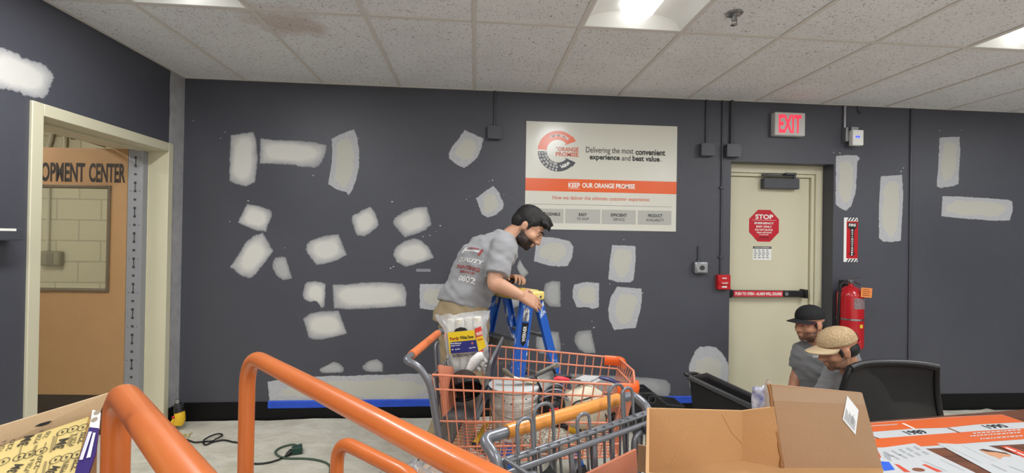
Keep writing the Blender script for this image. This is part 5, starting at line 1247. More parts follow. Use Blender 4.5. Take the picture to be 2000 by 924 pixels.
for px_, py_ in ((690,478),(803,445),(915,425),(215,755),(330,725),(455,690),(40,805),(615,785),(735,755),(850,725)):
    mb = MB(); c_ = V(S2(px_, py_)); rr = .0072; n_ = 20
    for k in range(n_):
        a_, b2 = 2*PI*k/n_, 2*PI*(k+1)/n_; mb.quad(*[Sf(c_.x+m_*rr*math.cos(q), c_.y+m_*rr*math.sin(q), .0012) for m_, q in ((.86,a_),(1,a_),(1,b2),(.86,b2))])
    mb.add([Sf(c_.x+.0025*math.cos(k*2.1), c_.y+.0035*math.sin(k*2.1), .0012) for k in range(3)], [(0,1,2)])
    obj('round_symbol', mb, m_sk, sd)
pk = [Sf.px(*p) for p in ((179,814),(196,842),(183,888),(172,924),(166,944),(146,944),(160,900),(178,842))]
purple = thing('paper_sleeve', 'purple and white paper sleeve on the edge of the yellow sanding sheets', 'packaging', Sf(0, -.1, .003))
mb = MB(); mb.prism([Sf(*Sf.px(*p), .0035) for p in ((178,840),(196,842),(190,890),(172,944),(146,944),(160,895))], Sf.n*.003); obj('purple_band', mb, mat('sleeve_purple', rgb(52, 34, 104), .3), purple)
mb = MB(); mb.prism([Sf(*Sf.px(*p), .0035) for p in ((184,806),(199,810),(196,842),(178,840))], Sf.n*.003); obj('white_tab', mb, m_white, purple)
for px_, py_ in ((193,812),(188,826)):
    mb = MB(); c_ = Sf.px(px_, py_); Sf.poly(mb, [(c_[0]+.0042*math.cos(k*PI/7), c_[1]+.0052*math.sin(k*PI/7)) for k in range(14)], .0078); obj('hang_hole', mb, mat('hole_tan', rgb(150, 132, 112), .6), purple)
mb = MB()
for k in range(4):
    a_, b2 = V(Sf.px(181-k*1.6+2, 850)), V(Sf.px(163-k*1.6+2, 905)); p_ = V((.0007, 0)); mb.add([Sf(q.x, q.y, .0078) for q in (a_-p_, a_+p_, b2+p_, b2-p_)], [(0,1,2,3)])
Sf.poly(mb, [Sf.px(*p) for p in ((186,852),(191,852),(181,900),(173,902))], .0078)
obj('sleeve_print', mb, mat('sleeve_print', rgb(214, 210, 226), .4), purple)

# ------------------------------------------------------------------ heat gun and cords on the floor
hb = at_z(352, 832, .02); r = thing('heat_gun', 'yellow and black heat gun standing nozzle up in the wall corner', 'heat gun', hb)
g0 = at_y(350, 826, 3.64); dvw = V((0, 1, 0))
gp = lambda x_, y_: at_y(x_, y_, 3.66)
mb = MB(); mb.tube([gp(349,829), gp(351,820), gp(351,808), gp(350,803)], [.03, .038, .036, .03], 14); mb.tube([gp(350,812), gp(343,820), gp(335,834)], [.026, .024, .022], 12); obj('housing', mb, mat('tool_yellow', rgb(232, 186, 44), .4), r, smooth=50)
mb = MB(); mb.tube([gp(350,804), gp(349,798), gp(348,792), gp(347.5,787)], [.037, .033, .03, .02], 14); obj('collar', mb, m_dark, r, smooth=40)
for y_ in (790, 794, 798): mb = MB(); mb.tube([gp(349,y_+.7), gp(349,y_-.7)], [.033, .033], 14); obj('collar_ring', mb, mat('dark_grey_ring', rgb(62, 62, 66), .4), r, smooth=40)
mb = MB(); mb.tube([gp(347.5,788), gp(347,780)], [.017, .017], 12); obj('nozzle', mb, m_steel, r, smooth=40)
mb = MB(); mb.tube([gp(336,832), gp(333.5,838)], [.0235, .02], 12); obj('handle_end', mb, m_dark, r, smooth=40)
mb = MB(); p_ = gp(344, 812); mb.ball(p_ + V((0, -.034, 0)), (.012, .006, .01), 8, 6); obj('trigger', mb, m_red, r, smooth=60)
def floorpath(ps, ox, oy, s_, z=.03): return [at_z(ox + x/s_, oy + y/s_, z) for x, y in ps]
def smoothpath(ps, n=5):
    out = []
    for i in range(len(ps)-1):
        p0_, p1_, p2_, p3_ = ps[max(i-1,0)], ps[i], ps[i+1], ps[min(i+2, len(ps)-1)]
        for k in range(n):
            t_ = k/n; out.append(.5*((2*p1_) + (p2_-p0_)*t_ + (2*p0_-5*p1_+4*p2_-p3_)*t_*t_ + (3*p1_-p0_-3*p2_+p3_)*t_**3))
    return out + [ps[-1]]
bp_ = floorpath([(330,735),(450,722),(540,745),(620,770),(740,762),(900,745),(1010,700),(1030,670),(960,660),(840,700),(750,760),(760,800),(800,808),(900,765),(1020,738),(1100,742),(1190,765),(1280,795)], 300, 760, 7.7) + floorpath([(30,300),(70,370),(120,388),(250,375),(400,335),(490,290)], 480, 840, 6.25)
bp_ = smoothpath(bp_); bp_ = [V((p.x, p.y, cloth_z(p.x, p.y)+.008 + (.008 if 25 < i < 50 else 0))) for i, p in enumerate(bp_)]
r = thing('electric_cable', 'thin black power cable looping over the beige cloth from the heat gun', 'cord', bp_[0])
mb = MB(); mb.tube(bp_, .0055, 8); obj('cable', mb, m_dark, r, smooth=60)
pe_ = bp_[-1]; pg = at_z(480+560/6.25, 840+255/6.25, .03); mb = MB(); mb.tube([pe_, pe_.lerp(pg, .35), pg], [.007, .016, .018], 10); obj('plug', mb, m_dark, r, smooth=50)
gpz = smoothpath(floorpath([(655,190),(620,165),(560,158),(430,190),(360,245),(420,300),(520,318),(700,322),(850,335),(960,365),(1020,410),(1030,470),(1015,540),(980,640)], 480, 840, 6.25)); gpz = [V((p.x, p.y, cloth_z(p.x, p.y)+.009)) for p in gpz]
r = thing('extension_cord', 'green extension cord with a chunky triple socket lying on the cloth', 'cord', gpz[0])
m_grn = mat('cord_green', rgb(62, 84, 70), .5); mb = MB(); mb.tube(gpz, .0065, 8); obj('cable', mb, m_grn, r, smooth=60)
s0p, s1p = at_z(480+560/6.25, 840+258/6.25, .03), at_z(480+690/6.25, 840+235/6.25, .03); dd = (s1p-s0p).normalized(); sx = V((-dd.y, dd.x, 0))
mb = MB(); 
mb.prism([V((p.x, p.y, .012)) for p in (s0p - sx*.02, s1p - sx*.032, s1p + sx*.04, s0p+dd*.06 + sx*.045, s0p + sx*.02)], V((0, 0, .042))); obj('socket_block', mb, mat('socket_green', rgb(36, 66, 54), .45), r, bevel=.006)
tw = floorpath([(330,660),(400,640),(470,670),(420,690),(350,670),(480,650),(520,690),(540,650),(580,625)], 300, 760, 7.7)
r_ = MB(); r_.tube(smoothpath([V((p.x, p.y, cloth_z(p.x, p.y)+.006)) for p in tw]), .004, 6); tag(obj('twine', r_, mat('twine_tan', rgb(196, 182, 120), .8), smooth=60, origin=tw[0]), 'short tangled tan twine on the cloth beside the heat gun', 'string')

# ------------------------------------------------------------------ tools and supplies inside the orange cart
R1 = Matrix.Rotation(cart1_rot, 4, 'Z')
def c1(x, y, z): return V((-.11, 2.03, 0)) + R1 @ V((x, y, z))
m_bag = mat('clear_bag_film', rgb(236, 238, 240), .15, trans=.55, alpha=.75, bump=(28, .6), ior=1.2)
LBF = Fr(at_y(910, 672, 2.0), V((.988, -.05, .115)), V((-.115, 0, .99))); LBF.v = (LBF.v - LBF.u*LBF.v.dot(LBF.u)).normalized(); LBF.n = LBF.u.cross(LBF.v)
pc_ = LBF(0, 0)
r = thing('paint_roller_pack', 'clear bag of white paint roller covers with a yellow and blue label', 'paint rollers', (pc_.x, pc_.y+.03, .785))
for k in range(4):
    x_ = -.058 + .0385*k; mb = MB(); mb.lathe([(.008, -.115), (.019, -.112), (.019, .105), (.008, .108)], (0, 0, 0), 14); M_ = Matrix((LBF.u, -LBF.n, LBF.v)).transposed().to_4x4(); M_.translation = LBF(x_, -.0, -.035 - (.0 if k % 2 else .008)); mb.xform(M_)
    obj('roller_cover', mb, mat('white_fleece', rgb(232, 228, 214), .95, bump=(220, .5)), r, smooth=50)
def bagpt(u, v):
    a_ = 2*PI*u; w_ = .092 if v < .78 else .092 + .03*(v-.78)/.22; dpt = .032*(1 if v < .72 else max(.12, 1-(v-.72)/.25))
    ca_, sa_ = math.cos(a_), math.sin(a_); n_ = .007*mnoise.noise(V((ca_*3, sa_*3, v*7))) + (.012*mnoise.noise(V((ca_*5, sa_*5, v*4+9))) if v > .75 else 0)
    return LBF(w_*(abs(ca_)**.6)*(1 if ca_ > 0 else -1)+n_ - (.02*(v-.75) if v > .75 else 0), -.125 + .255*v + (.012*mnoise.noise(V((ca_*4, 1, 3))) if v > .9 else 0), -.035 + dpt*(abs(sa_)**.6)*(1 if sa_ > 0 else -1) + n_)
mb = MB(); mb.grid(bagpt, 40, 26, closeu=True); obj('plastic_bag', mb, m_bag, r, smooth=60)
def lq(mb, pts, c): LBF.poly(mb, [LBF.px(820 + x/5.133, 600 + y/5.133) for x, y in pts], c)
LX = lambda x, y: LBF.px(820 + x/5.133, 600 + y/5.133)
m_ly = mat('label_yellow', rgb(240, 206, 40), .4); m_lb = mat('label_blue', rgb(38, 44, 120), .4); m_lr = mat('label_red', rgb(222, 72, 56), .4)
mb = MB(); lq(mb, [(280,252),(545,228),(575,440),(300,470)], .004); lab_ = obj('label', mb, m_ly, r)
mb = MB(); lq(mb, [(305,350),(560,325),(585,440),(312,465)], .005); obj('blue_panel', mb, m_lb, lab_)
mb = MB(); lq(mb, [(548,215),(615,190),(632,280),(565,305)], .005); obj('red_panel', mb, m_lr, lab_)
mb = MB(); lq(mb, [(565,305),(632,282),(665,395),(590,440)], .0045); obj('side_label', mb, m_ly, lab_)
mb = MB(); lq(mb, [(592,440),(640,420),(632,455),(608,475)], .005); obj('red_corner', mb, m_lr, lab_)
mb = MB(); lq(mb, [(342,245),(360,215),(410,198),(455,205),(482,230)], .005); obj('black_arch', mb, m_ink, lab_)
def lw(s_, xa, ya, xb, yb, h_, m_, bold=True):
    mb = MB(); a_, b2 = V(LX(xa, ya)), V(LX(xb, yb)); d_ = b2-a_; c_ = (a_+b2)/2; _, t0 = LX(0, 0); _, t1 = LX(0, h_)
    write(mb, LBF, s_, c_.x, c_.y, d_.length, t0-t1, .0062, bold, math.atan2(d_.y, d_.x)); obj('label_lettering', mb, m_, lab_)
lw('Purdy', 305, 322, 395, 310, 42, mat('lettering_maroon', rgb(150, 40, 30), .4)); lw('White Dove', 403, 305, 537, 292, 34, m_ink)
lw('PROFESSIONAL 4 PACK', 328, 490, 580, 460, 30, m_ink); lw('FREE!', 570, 272, 625, 250, 34, m_wht); lw('White', 578, 330, 628, 312, 22, m_lr)
lw('Rouleaux', 310, 362, 420, 355, 14, m_wht); lw('Roller Covers', 315, 385, 405, 376, 12, m_wht); lw('3 pk', 318, 425, 410, 415, 14, m_wht); lw('3/8 Nap', 495, 410, 560, 398, 16, m_wht)
mb = MB(); c_ = LX(527, 358); 
LBF.poly(mb, [(c_[0]+.0048*math.cos(k*PI/8), c_[1]+.0052*math.sin(k*PI/8)) for k in range(16)], .0062); obj('round_seal', mb, mat('seal_red', rgb(200, 110, 100), .4), lab_)
# knitted hat
hc = at_y(907, 758, 1.93); r = thing('mesh_hat', 'dark brown mesh hat turned over in the child seat', 'hat', (hc.x, hc.y, hc.z-.075))
Mh = V((0, 0, 1)).rotation_difference(V((-.15, .75, .62)).normalized()).to_matrix()
mb = MB(); mb.grid(lambda u, v: hc + Mh @ V((.066*math.sin(v*PI*.56)*math.cos(2*PI*u)*(1+.05*mnoise.noise(V((math.cos(2*PI*u)*2, math.sin(2*PI*u)*2, v*3)))), .070*math.sin(v*PI*.56)*math.sin(2*PI*u), .074*math.cos(v*PI*.56))), 30, 14, closeu=True); obj('crown', mb, mat('brown_mesh_cloth', rgb(58, 42, 36), .8, bump=(180, .4), var=(6, .5, rgb(40, 30, 27))), r, smooth=60, solid=.004)
mb = MB(); mb.tube([hc + Mh @ V((.066*math.cos(a_), .07*math.sin(a_), -.013)) for a_ in [2*PI*k/24 for k in range(24)]], .007, 8, closed=True); obj('band', mb, m_dark, r, smooth=60)
# white work gloves
gc = c1(.12, -.03, .79); r = thing('work_glove', 'crumpled white work glove on the child seat beside the hat', 'glove', gc)
p_ = lambda x_, y_: at_y(x_, y_, 1.97)
mb = MB(); mb.tube([p_(918,722), p_(926,708), p_(938,696), p_(944,693)], [.018, .024, .022, .015], 12); obj('palm', mb, mat('white_knit', rgb(222, 220, 216), .9, bump=(120, .4)), r, smooth=60)
for ps_ in (((922,716),(934,708),(945,716),(947,728)), ((920,718),(930,716),(938,724)), ((930,704),(942,708),(948,716)), ((918,714),(914,722),(920,730)), ((934,696),(944,700),(949,708))):
    mb = MB(); mb.tube(smoothpath([p_(*q) for q in ps_]), .0085, 8); obj('finger', mb, MATS['white_knit'], r, smooth=60)
# bucket with tray and brush on top
bx = at_y(1003, 800, 2.03); bt_ = 1.483-(750-460)/900*2.03; r = thing('bucket', 'white plastic bucket spattered with paint in the orange cart', 'bucket', (bx.x, 2.03, .607))
Rb = .104; H0 = .624
m_bkt = mat('spattered_white_plastic', rgb(222, 220, 214), .45, var=(26, .16, rgb(196, 190, 180)), bump=(14, .15))
mb = MB(); mb.lathe([(Rb*.86, H0), (Rb*.97, bt_-.07), (Rb*1.02, bt_-.068), (Rb*1.02, bt_-.056), (Rb*.985, bt_-.054), (Rb*.99, bt_-.036), (Rb*1.04, bt_-.034), (Rb*1.04, bt_-.022), (Rb*1.0, bt_-.02), (Rb*1.03, bt_), (Rb*.97, bt_), (Rb*.9, H0+.02)], (bx.x, 2.03, 0), 36, caps=False); 
mb.add([(bx.x+Rb*.86*math.cos(k*PI/18), 2.03+Rb*.86*math.sin(k*PI/18), H0) for k in range(36)], [tuple(reversed(range(36)))]); obj('pail', mb, m_bkt, r, smooth=35)
mb = MB(); mb.tube(smoothpath([V((bx.x-Rb*1.04, 2.03, bt_-.03)), V((bx.x-Rb*.8, 2.03-Rb*.85, bt_-.075)), V((bx.x, 2.03-Rb*1.12, bt_-.095)), V((bx.x+Rb*.8, 2.03-Rb*.85, bt_-.06)), V((bx.x+Rb*1.04, 2.03, bt_-.03))]), .002, 6); obj('wire_handle', mb, m_steel, r, smooth=60)
random.seed(2)
for k in range(11):
    a_ = random.uniform(PI*1.1, PI*1.9); z_ = bt_-.012-.03*abs(random.gauss(0, .6)); q5 = random.uniform(.4, 1.1); mb = MB(); c_ = V((bx.x+Rb*1.025*math.cos(a_), 2.03+Rb*1.025*math.sin(a_), z_)); mb.ball(c_, (.0045*q5, .0012, .0045*q5), 7, 5); obj('paint_spot', mb, m_ink, r, smooth=60)
r = thing('paint_tray', 'round white tray lying loosely on top of the spattered bucket', 'tray', (bx.x, 2.03, bt_+.002)); mb = MB(); mb.lathe([(.002, bt_+.004), (Rb*1.0, bt_+.003), (Rb*1.08, bt_+.005), (Rb*1.08, bt_+.014), (Rb*1.0, bt_+.016), (.002, bt_+.012)], (bx.x, 2.03, 0), 36, caps=False); obj('disc', mb, mat('lid_white', rgb(206, 208, 208), .4, bump=(12, .3)), r, smooth=40)
q_ = lambda x_, y_, Y_=2.02: at_y(x_, y_, Y_)
r = thing('paint_brush', 'paint brush with a worn grey handle resting on the white lid', 'paint brush', q_(1010, 742))
mb = MB(); mb.tube([q_(980,722), q_(986,725), q_(994,731), q_(1004,737)], [.008, .014, .011, .008], 10); obj('handle', mb, mat('worn_wood_grey', rgb(128, 120, 100), .7, var=(40, .4, rgb(90, 84, 70))), r, smooth=50)
mb = MB(); mb.tube([q_(1003,736), q_(1014,740)], [.011, .017], 10, sq=(1, .5)); obj('ferrule', mb, m_steel, r, smooth=40)
mb = MB(); mb.tube([q_(1013,740), q_(1032,744), q_(1046,748)], [.017, .021, .014], 12, sq=(1, .4)); obj('bristles', mb, mat('bristle_cream', rgb(206, 196, 168), .9, bump=(140, .6)), r, smooth=50)
# mud pan, knives, scrapers
r = thing('mud_pan', 'steel mud pan with a black rim wedged behind the power tool', 'mud pan', q_(1070, 762, 2.02))
PTS = [q_(1046,735,2.0), q_(1080,720,2.06), q_(1099,760,2.06), q_(1058,764,2.0)]
mb = MB(); back_ = V((.02, .07, -.03)); B2 = [p.lerp(sum(PTS, V())/4, .22)+back_ for p in PTS]
mb.add(PTS+B2, [(0,1,5,4),(1,2,6,5),(2,3,7,6),(3,0,4,7),(4,5,6,7)]); obj('pan', mb, mat('pan_steel', rgb(222, 223, 222), .5, .1), r, solid=.003)
mb = MB(); mb.tube([PTS[3], PTS[0], PTS[1], PTS[2]], .006, 6); obj('rim', mb, m_dark, r)
r = thing('taping_knife', 'taping knife with a filler crusted grip leaning on the mud pan', 'knife', q_(1070, 722, 2.12)); mb = MB(); mb.bar(q_(1048,733,2.12), q_(1092,711,2.12), .018, .024); obj('grip', mb, mat('crusted_grip', rgb(150, 146, 136), .7, var=(50, .5, rgb(84, 80, 72))), r, bevel=.004); mb = MB(); mb.bar(q_(1010,742,2.12), q_(1050,732,2.12), .012, .003); obj('blade', mb, m_steel, r)
r = thing('scraper', 'scraper with a red handle lying across the tools', 'scraper', q_(1095, 741, 1.98)); mb = MB(); mb.tube([q_(1082,741,1.98), q_(1090,740,1.98), q_(1100,741,1.98), q_(1112,742,1.98)], [.008, .0125, .012, .006], 10); obj('handle', mb, mat('handle_red', rgb(212, 52, 66), .4), r, smooth=50); mb = MB(); mb.bar(q_(1110,742,1.98), q_(1135,744,1.98), .03, .002); obj('blade', mb, m_steel, r)
r = thing('utility_knife', 'black handled knife lying behind the red scraper', 'knife', q_(1100, 736, 2.05)); mb = MB(); mb.tube([q_(1083,734,2.05), q_(1098,735,2.05), q_(1116,737,2.05)], [.009, .011, .008], 8); obj('handle', mb, m_dark, r, smooth=50); mb = MB(); mb.bar(q_(1115,737,2.05), q_(1140,739,2.05), .02, .003); obj('blade', mb, m_steel, r)
for k, (lab, pts) in enumerate((('wide steel finishing blade, upper one of the crossed pair on the canvas bag', ((1112,745),(1140,733),(1172,735),(1150,747))), ('wide steel finishing blade, lower one of the crossed pair on the canvas bag', ((1122,749),(1146,738),(1178,741),(1158,750))))):
    mb = MB(); z_ = .865 - .006*k; panel(mb, [at_z(x_, y_, z_) for x_, y_ in pts], .002); r = thing('finishing_blade', lab, 'blade', at_z(1145, 742, z_)); obj('blade', mb, mat('scuffed_blade', rgb(205, 206, 208), .5, .2, var=(60, .4, rgb(170, 170, 172))), r); mb = MB(); mb.tube([at_z(*pts[0], z_+.004), at_z(*pts[3], z_+.004)], .004, 6); obj('back_strip', mb, mat('blade_back', rgb(90, 92, 96), .4), r)
r = thing('putty_knife', 'putty knife with a dark blue handle near the front of the orange cart', 'knife', q_(1195, 745, 1.9)); mb = MB(); mb.tube([q_(1171,738,1.92), q_(1180,739,1.92), q_(1195,743,1.91), q_(1206,748,1.9)], [.008, .014, .013, .01], 10, sq=(1, .6)); obj('handle', mb, mat('handle_navy', rgb(30, 34, 88), .35), r, smooth=50); mb = MB(); mb.bar(q_(1205,747,1.9), q_(1221,752,1.89), .04, .003); obj('blade', mb, mat('blade_navy', rgb(36, 38, 74), .4), r)
def lump(c_, rad, seed, amp=.2, freq=1.6, nu=28, nv=18, flat=None):
    mb = MB(); c_ = V(c_)
    def f(u, v):
        d_ = V((math.sin(PI*v)*math.cos(2*PI*u), math.sin(PI*v)*math.sin(2*PI*u), math.cos(PI*v))); k_ = 1 + amp*mnoise.noise(d_*freq + V((seed, 0, 0))) + amp*.35*mnoise.noise(d_*freq*3 + V((seed, 5, 0)))
        p = c_ + V((d_.x*rad[0], d_.y*rad[1], d_.z*rad[2]))*k_
        if flat is not None: p.z = max(p.z, flat)
        return p
    mb.grid(f, nu, nv, closeu=True); return mb
m_canv = mat('canvas_beige', rgb(206, 198, 176), .9, bump=(160, .3))
p = c1(.585, .03, .76); tag(obj('canvas_bag', lump(p, (.115, .09, .09), 3, flat=.69), m_canv, smooth=60, origin=(p.x, p.y, .69)), 'beige canvas bag under the steel blades in the orange cart', 'bag')
p = c1(.44, -.08, .645); tag(obj('net_bag', lump(V((p.x, p.y, .662)), (.12, .075, .04), 8, .25, flat=.632), mat('white_netting', rgb(206, 202, 188), .9, bump=(90, .9, .02), var=(110, .2, rgb(140, 130, 112))), smooth=60, origin=(p.x, p.y, .632)), 'bundle of white netting on the floor of the orange cart', 'netting')
p = q_(1078, 795, 1.95); r = thing('power_sander', 'black round power tool with a red label in the orange cart', 'power tool', (p.x, p.y, p.z-.07))
mb = MB(); mb.ball(p, (.06, .06, .065), 20, 14); mb.tube([p+V((-.02,0,-.03)), p+V((.03,.01,-.09)), p+V((.05,.02,-.10))], [.035, .035, .03], 12); obj('body', mb, mat('tool_black', rgb(26, 25, 26), .35), r, smooth=60)
for k in range(5):
    mb = MB(); mb.tube([p + V((.062*math.cos(a_)*(1-.1*k)+.004*k, -.02-.012*(2-k), .035 + .013*k*.6 + .03*math.sin(a_))) for a_ in [PI*.1+PI*.8*j/10 for j in range(11)]], .0045, 6); obj('hose_rib', mb, mat('hose_grey', rgb(120, 120, 124), .4) if k % 2 == 0 else m_dark, r, smooth=60)
mb = MB(); bf = Fr(p+V((.0, -.062, 0)), (1, 0, .15), (-.1, .2, 1)); bf.box(mb, -.02, .02, -.012, .016, -.006, .002); obj('label', mb, mat('tool_red', rgb(222, 54, 66), .4), r, bevel=.002)
mb = MB(); mb.tube([p+V((.016*math.cos(k*PI/8)-.004, -.045, -.06+.016*math.sin(k*PI/8))) for k in range(16)], .0022, 6, closed=True); obj('ring', mb, m_steel, r, smooth=60)
p = q_(1122, 832, 1.94); r = thing('power_drill', 'yellow and black drill lying under the coiled cable', 'drill', (p.x, p.y, p.z-.035)); mb = MB(); mb.tube([p+V((-.03,0,0)), p+V((.035,0,.004))], [.032, .03], 14); mb.tube([p+V((.0,0,-.02)), p+V((-.0,.03,-.06))], [.022, .02], 10); obj('housing', mb, MATS['tool_yellow'], r, smooth=45); mb = MB(); mb.tube([p+V((-.03,0,0)), p+V((-.06,0,-.003)), p+V((-.075,0,-.004))], [.03, .026, .012], 12); obj('chuck', mb, m_dark, r, smooth=45); mb = MB(); mb.box(p+V((.005,-.034,.0)), p+V((.022,-.028,.014))); obj('badge', mb, m_red, r)
p = q_(1168, 822, 1.95); r = thing('coiled_cable', 'coil of black cable at the front end of the orange cart', 'cable', (p.x, p.y, p.z-.05)); 
for k in range(8):
    cx_ = p + V((-.075+.0185*k, 0, 0)); mb = MB(); mb.tube([cx_ + V((.012*math.cos(a_), .045*math.cos(a_+k*.2), .042*math.sin(a_)*(1+.15*math.sin(k*2)))) for a_ in [2*PI*j/18 for j in range(18)]], .0065, 8, closed=True); obj('loop', mb, m_dark, r, smooth=60)
pth = smoothpath([q_(1110,800,1.88), q_(1124,786,1.87), q_(1140,781,1.87), q_(1165,774,1.87), q_(1195,772,1.86), q_(1215,778,1.86)]); mb = MB(); mb.tube(pth, .0035, 6); tag(obj('cable', mb, m_dark, smooth=60, origin=pth[0]), 'thin dark cable draped across the beige canvas bag', 'cable')
pa_, pb_ = c1(.135, -.08, .625), c1(.155, .14, .625); mb = MB(); mb.tube([pa_, pb_], .011, 10); r = thing('chalk_marker', 'yellow stick lying on the basket floor beside the bucket', 'stick', pa_); obj('barrel', mb, MATS['tool_yellow'], r, smooth=40); mb = MB(); mb.tube([pa_, pa_-(pb_-pa_).normalized()*.02], [.0112, .004], 10); obj('tip', mb, m_dark, r, smooth=40)
# ------------------------------------------------------------------ people
from mathutils.bvhtree import BVHTree
def remeshed(mb, voxel, it=4, fac=.5):
    """one continuous surface grown around overlapping volumes"""
    me = bpy.data.meshes.new('body_volume'); me.from_pydata([tuple(p) for p in mb.v], [], mb.f); me.update()
    o = bpy.data.objects.new('body_volume', me); COL.objects.link(o)
    a_ = o.modifiers.new('r', 'REMESH'); a_.mode = 'VOXEL'; a_.voxel_size = voxel
    s_ = o.modifiers.new('s', 'SMOOTH'); s_.iterations = it; s_.factor = fac
    m2 = bpy.data.meshes.new_from_object(o.evaluated_get(bpy.context.evaluated_depsgraph_get()))
    out = MB(); out.v = [v.co.copy() for v in m2.vertices]; out.f = [tuple(p.vertices) for p in m2.polygons]; out.mi = [0]*len(out.f)
    nr = [v.normal.copy() for v in m2.vertices]
    bpy.data.objects.remove(o); bpy.data.meshes.remove(me); bpy.data.meshes.remove(m2)
    return out, nr
def loft(mb, rings, seg=20, power=.85):
    """rings: (centre, side vector, front vector); closed with caps"""
    ids = []
    for c_, a_, b_ in rings:
        o = len(mb.v); ids.append(o)
        for k in range(seg):
            t_ = 2*PI*k/seg; x_, y_ = math.cos(t_), math.sin(t_)
            mb.v.append(V(c_) + V(a_)*(abs(x_)**power*(1 if x_ >= 0 else -1)) + V(b_)*(abs(y_)**power*(1 if y_ >= 0 else -1)))
    for a_, b_ in zip(ids, ids[1:]):
        for k in range(seg): k2 = (k+1) % seg; mb.face((a_+k, a_+k2, b_+k2, b_+k))
    mb.face([ids[0]+k for k in reversed(range(seg))]); mb.face([ids[-1]+k for k in range(seg)])
def limb(mb, pts, rs, seg=14):
    mb.tube(smoothpath([V(p) for p in pts], 6), [r for i in range(len(pts)-1) for r in [rs[i]+(rs[i+1]-rs[i])*k/6 for k in range(6)]] + [rs[-1]], seg)
    for p, r_ in ((pts[0], rs[0]), (pts[-1], rs[-1])): mb.ball(p, r_, 12, 8)
class Head:
    def __init__(s, H, F, U, k=1.0):
        s.H = V(H); s.F = V(F).normalized(); U = V(U); s.U = (U - s.F*U.dot(s.F)).normalized(); s.R = s.F.cross(s.U); s.k = k
        s.M = Matrix((s.R, s.F, s.U)).transposed()
    def __call__(s, r_, f_, u_): return s.H + (s.R*r_ + s.F*f_ + s.U*u_)*s.k
    def loc(s, p): d_ = (V(p)-s.H)/s.k; return d_.dot(s.R), d_.dot(s.F), d_.dot(s.U)
    def ball(s, mb, c_, r_, seg=16, rg=12): mb.ball(s(*c_), V(r_)*s.k, seg, rg, s.M)
def head_volume(mb, h):
    h.ball(mb, (0, -.012, .035), (.074, .094, .088), 24, 16)
    h.ball(mb, (0, .022, -.02), (.066, .068, .075), 20, 14)
    h.ball(mb, (0, .030, -.058), (.052, .060, .054), 18, 12); h.ball(mb, (0, .056, -.066), (.036, .034, .040), 16, 10)
    h.ball(mb, (0, .066, -.092), (.026, .020, .02), 12, 8)                                   # chin
    for s_ in (-1, 1):
        h.ball(mb, (.040*s_, .052, -.024), (.026, .028, .028)); h.ball(mb, (.044*s_, .024, -.064), (.020, .044, .030))   # cheek, jaw
        h.ball(mb, (.031*s_, .070, .004), (.015, .014, .011), 10, 8)                          # eyelids
        h.ball(mb, (.074*s_, -.012, -.008), (.009, .019, .029), 12, 10); h.ball(mb, (.080*s_, -.018, .004), (.006, .014, .021), 10, 8)   # ear
        h.ball(mb, (.013*s_, .094, -.036), (.010, .012, .009), 10, 8)                         # nostril wing
    mb.tube([h(-.046, .066, .022), h(-.02, .086, .026), h(.02, .086, .026), h(.046, .066, .022)], .0105*h.k, 8)
    mb.tube([h(0, .084, .018), h(0, .096, -.006), h(0, .106, -.028)], [.010*h.k, .0105*h.k, .013*h.k], 10); h.ball(mb, (0, .106, -.032), (.014, .014, .011), 10, 8)
    h.ball(mb, (0, .086, -.057), (.024, .012, .007), 12, 8); h.ball(mb, (0, .084, -.069), (.021, .012, .008), 12, 8)
def hand(mb, W_, D, N, side, k=1.0, curl=.7, spread=.0):
    """W_: wrist, D: along the fingers, N: out of the back of the hand, side +1 when the thumb is on +S"""
    D = V(D).normalized(); N = V(N); N = (N - D*N.dot(D)).normalized(); S = D.cross(N)*side; W_ = V(W_)
    loft(mb, [(W_ - D*.01, S*.027*k, N*.019*k), (W_ + D*.03*k, S*.036*k, N*.019*k), (W_ + D*.07*k, S*.043*k, N*.016*k), (W_ + D*.092*k, S*.042*k, N*.013*k)], 16, .8)
    for i, (o_, L_) in enumerate(((.032, .070), (.011, .079), (-.011, .073), (-.031, .057))):
        b_ = W_ + D*(.082 if i in (1, 2) else .076)*k + S*o_*k; d_ = (D + S*(o_*(1.5+spread*20)) + N*.08).normalized(); p = [b_]; ang_ = 0
        for j, fr_ in enumerate((.44, .32, .24)):
            ang_ += curl*(.75 if j else .5); q_d = d_*math.cos(ang_) - N*math.sin(ang_); p.append(p[-1] + q_d*L_*fr_*k)
        mb.tube([b_ - D*.02*k] + p, [.0095*k, .0095*k, .009*k, .0082*k, .007*k], 10); mb.ball(p[-1], .0072*k, 8, 6)
    t0 = W_ + D*.022*k + S*.03*k; t1 = t0 + (D*.6 + S*.75 - N*.3).normalized()*.04*k; t2 = t1 + (D*.85 + S*.3 - N*.35).normalized()*.03*k; t3 = t2 + (D*.9 - N*.35).normalized()*.024*k
    mb.tube([t0 - S*.012*k, t1, t2, t3], [.014*k, .0125*k, .0105*k, .008*k], 10); mb.ball(t3, .0082*k, 8, 6)
def skin_mat(name, col):
    m = mat(name, col, .5, var=(16, .5, tuple(c_*.86 for c_ in col[:3])+(1,)), bump=(120, .08)); t = NT(m); b = t.n['Principled BSDF']; b.inputs['Subsurface Weight'].default_value = .08; b.inputs['Subsurface Radius'].default_value = (.01, .004, .002)
    src = b.inputs['Base Color'].links[0].from_socket; at = t.add('ShaderNodeAttribute', attribute_name='stubble')
    t.link(mixcol(t, at.outputs['Fac'], src, rgb(44, 32, 29)), b.inputs['Base Color']); return m
m_skin = skin_mat('skin_tan', rgb(200, 152, 124)); m_skin2 = skin_mat('skin_brown', rgb(196, 140, 110))
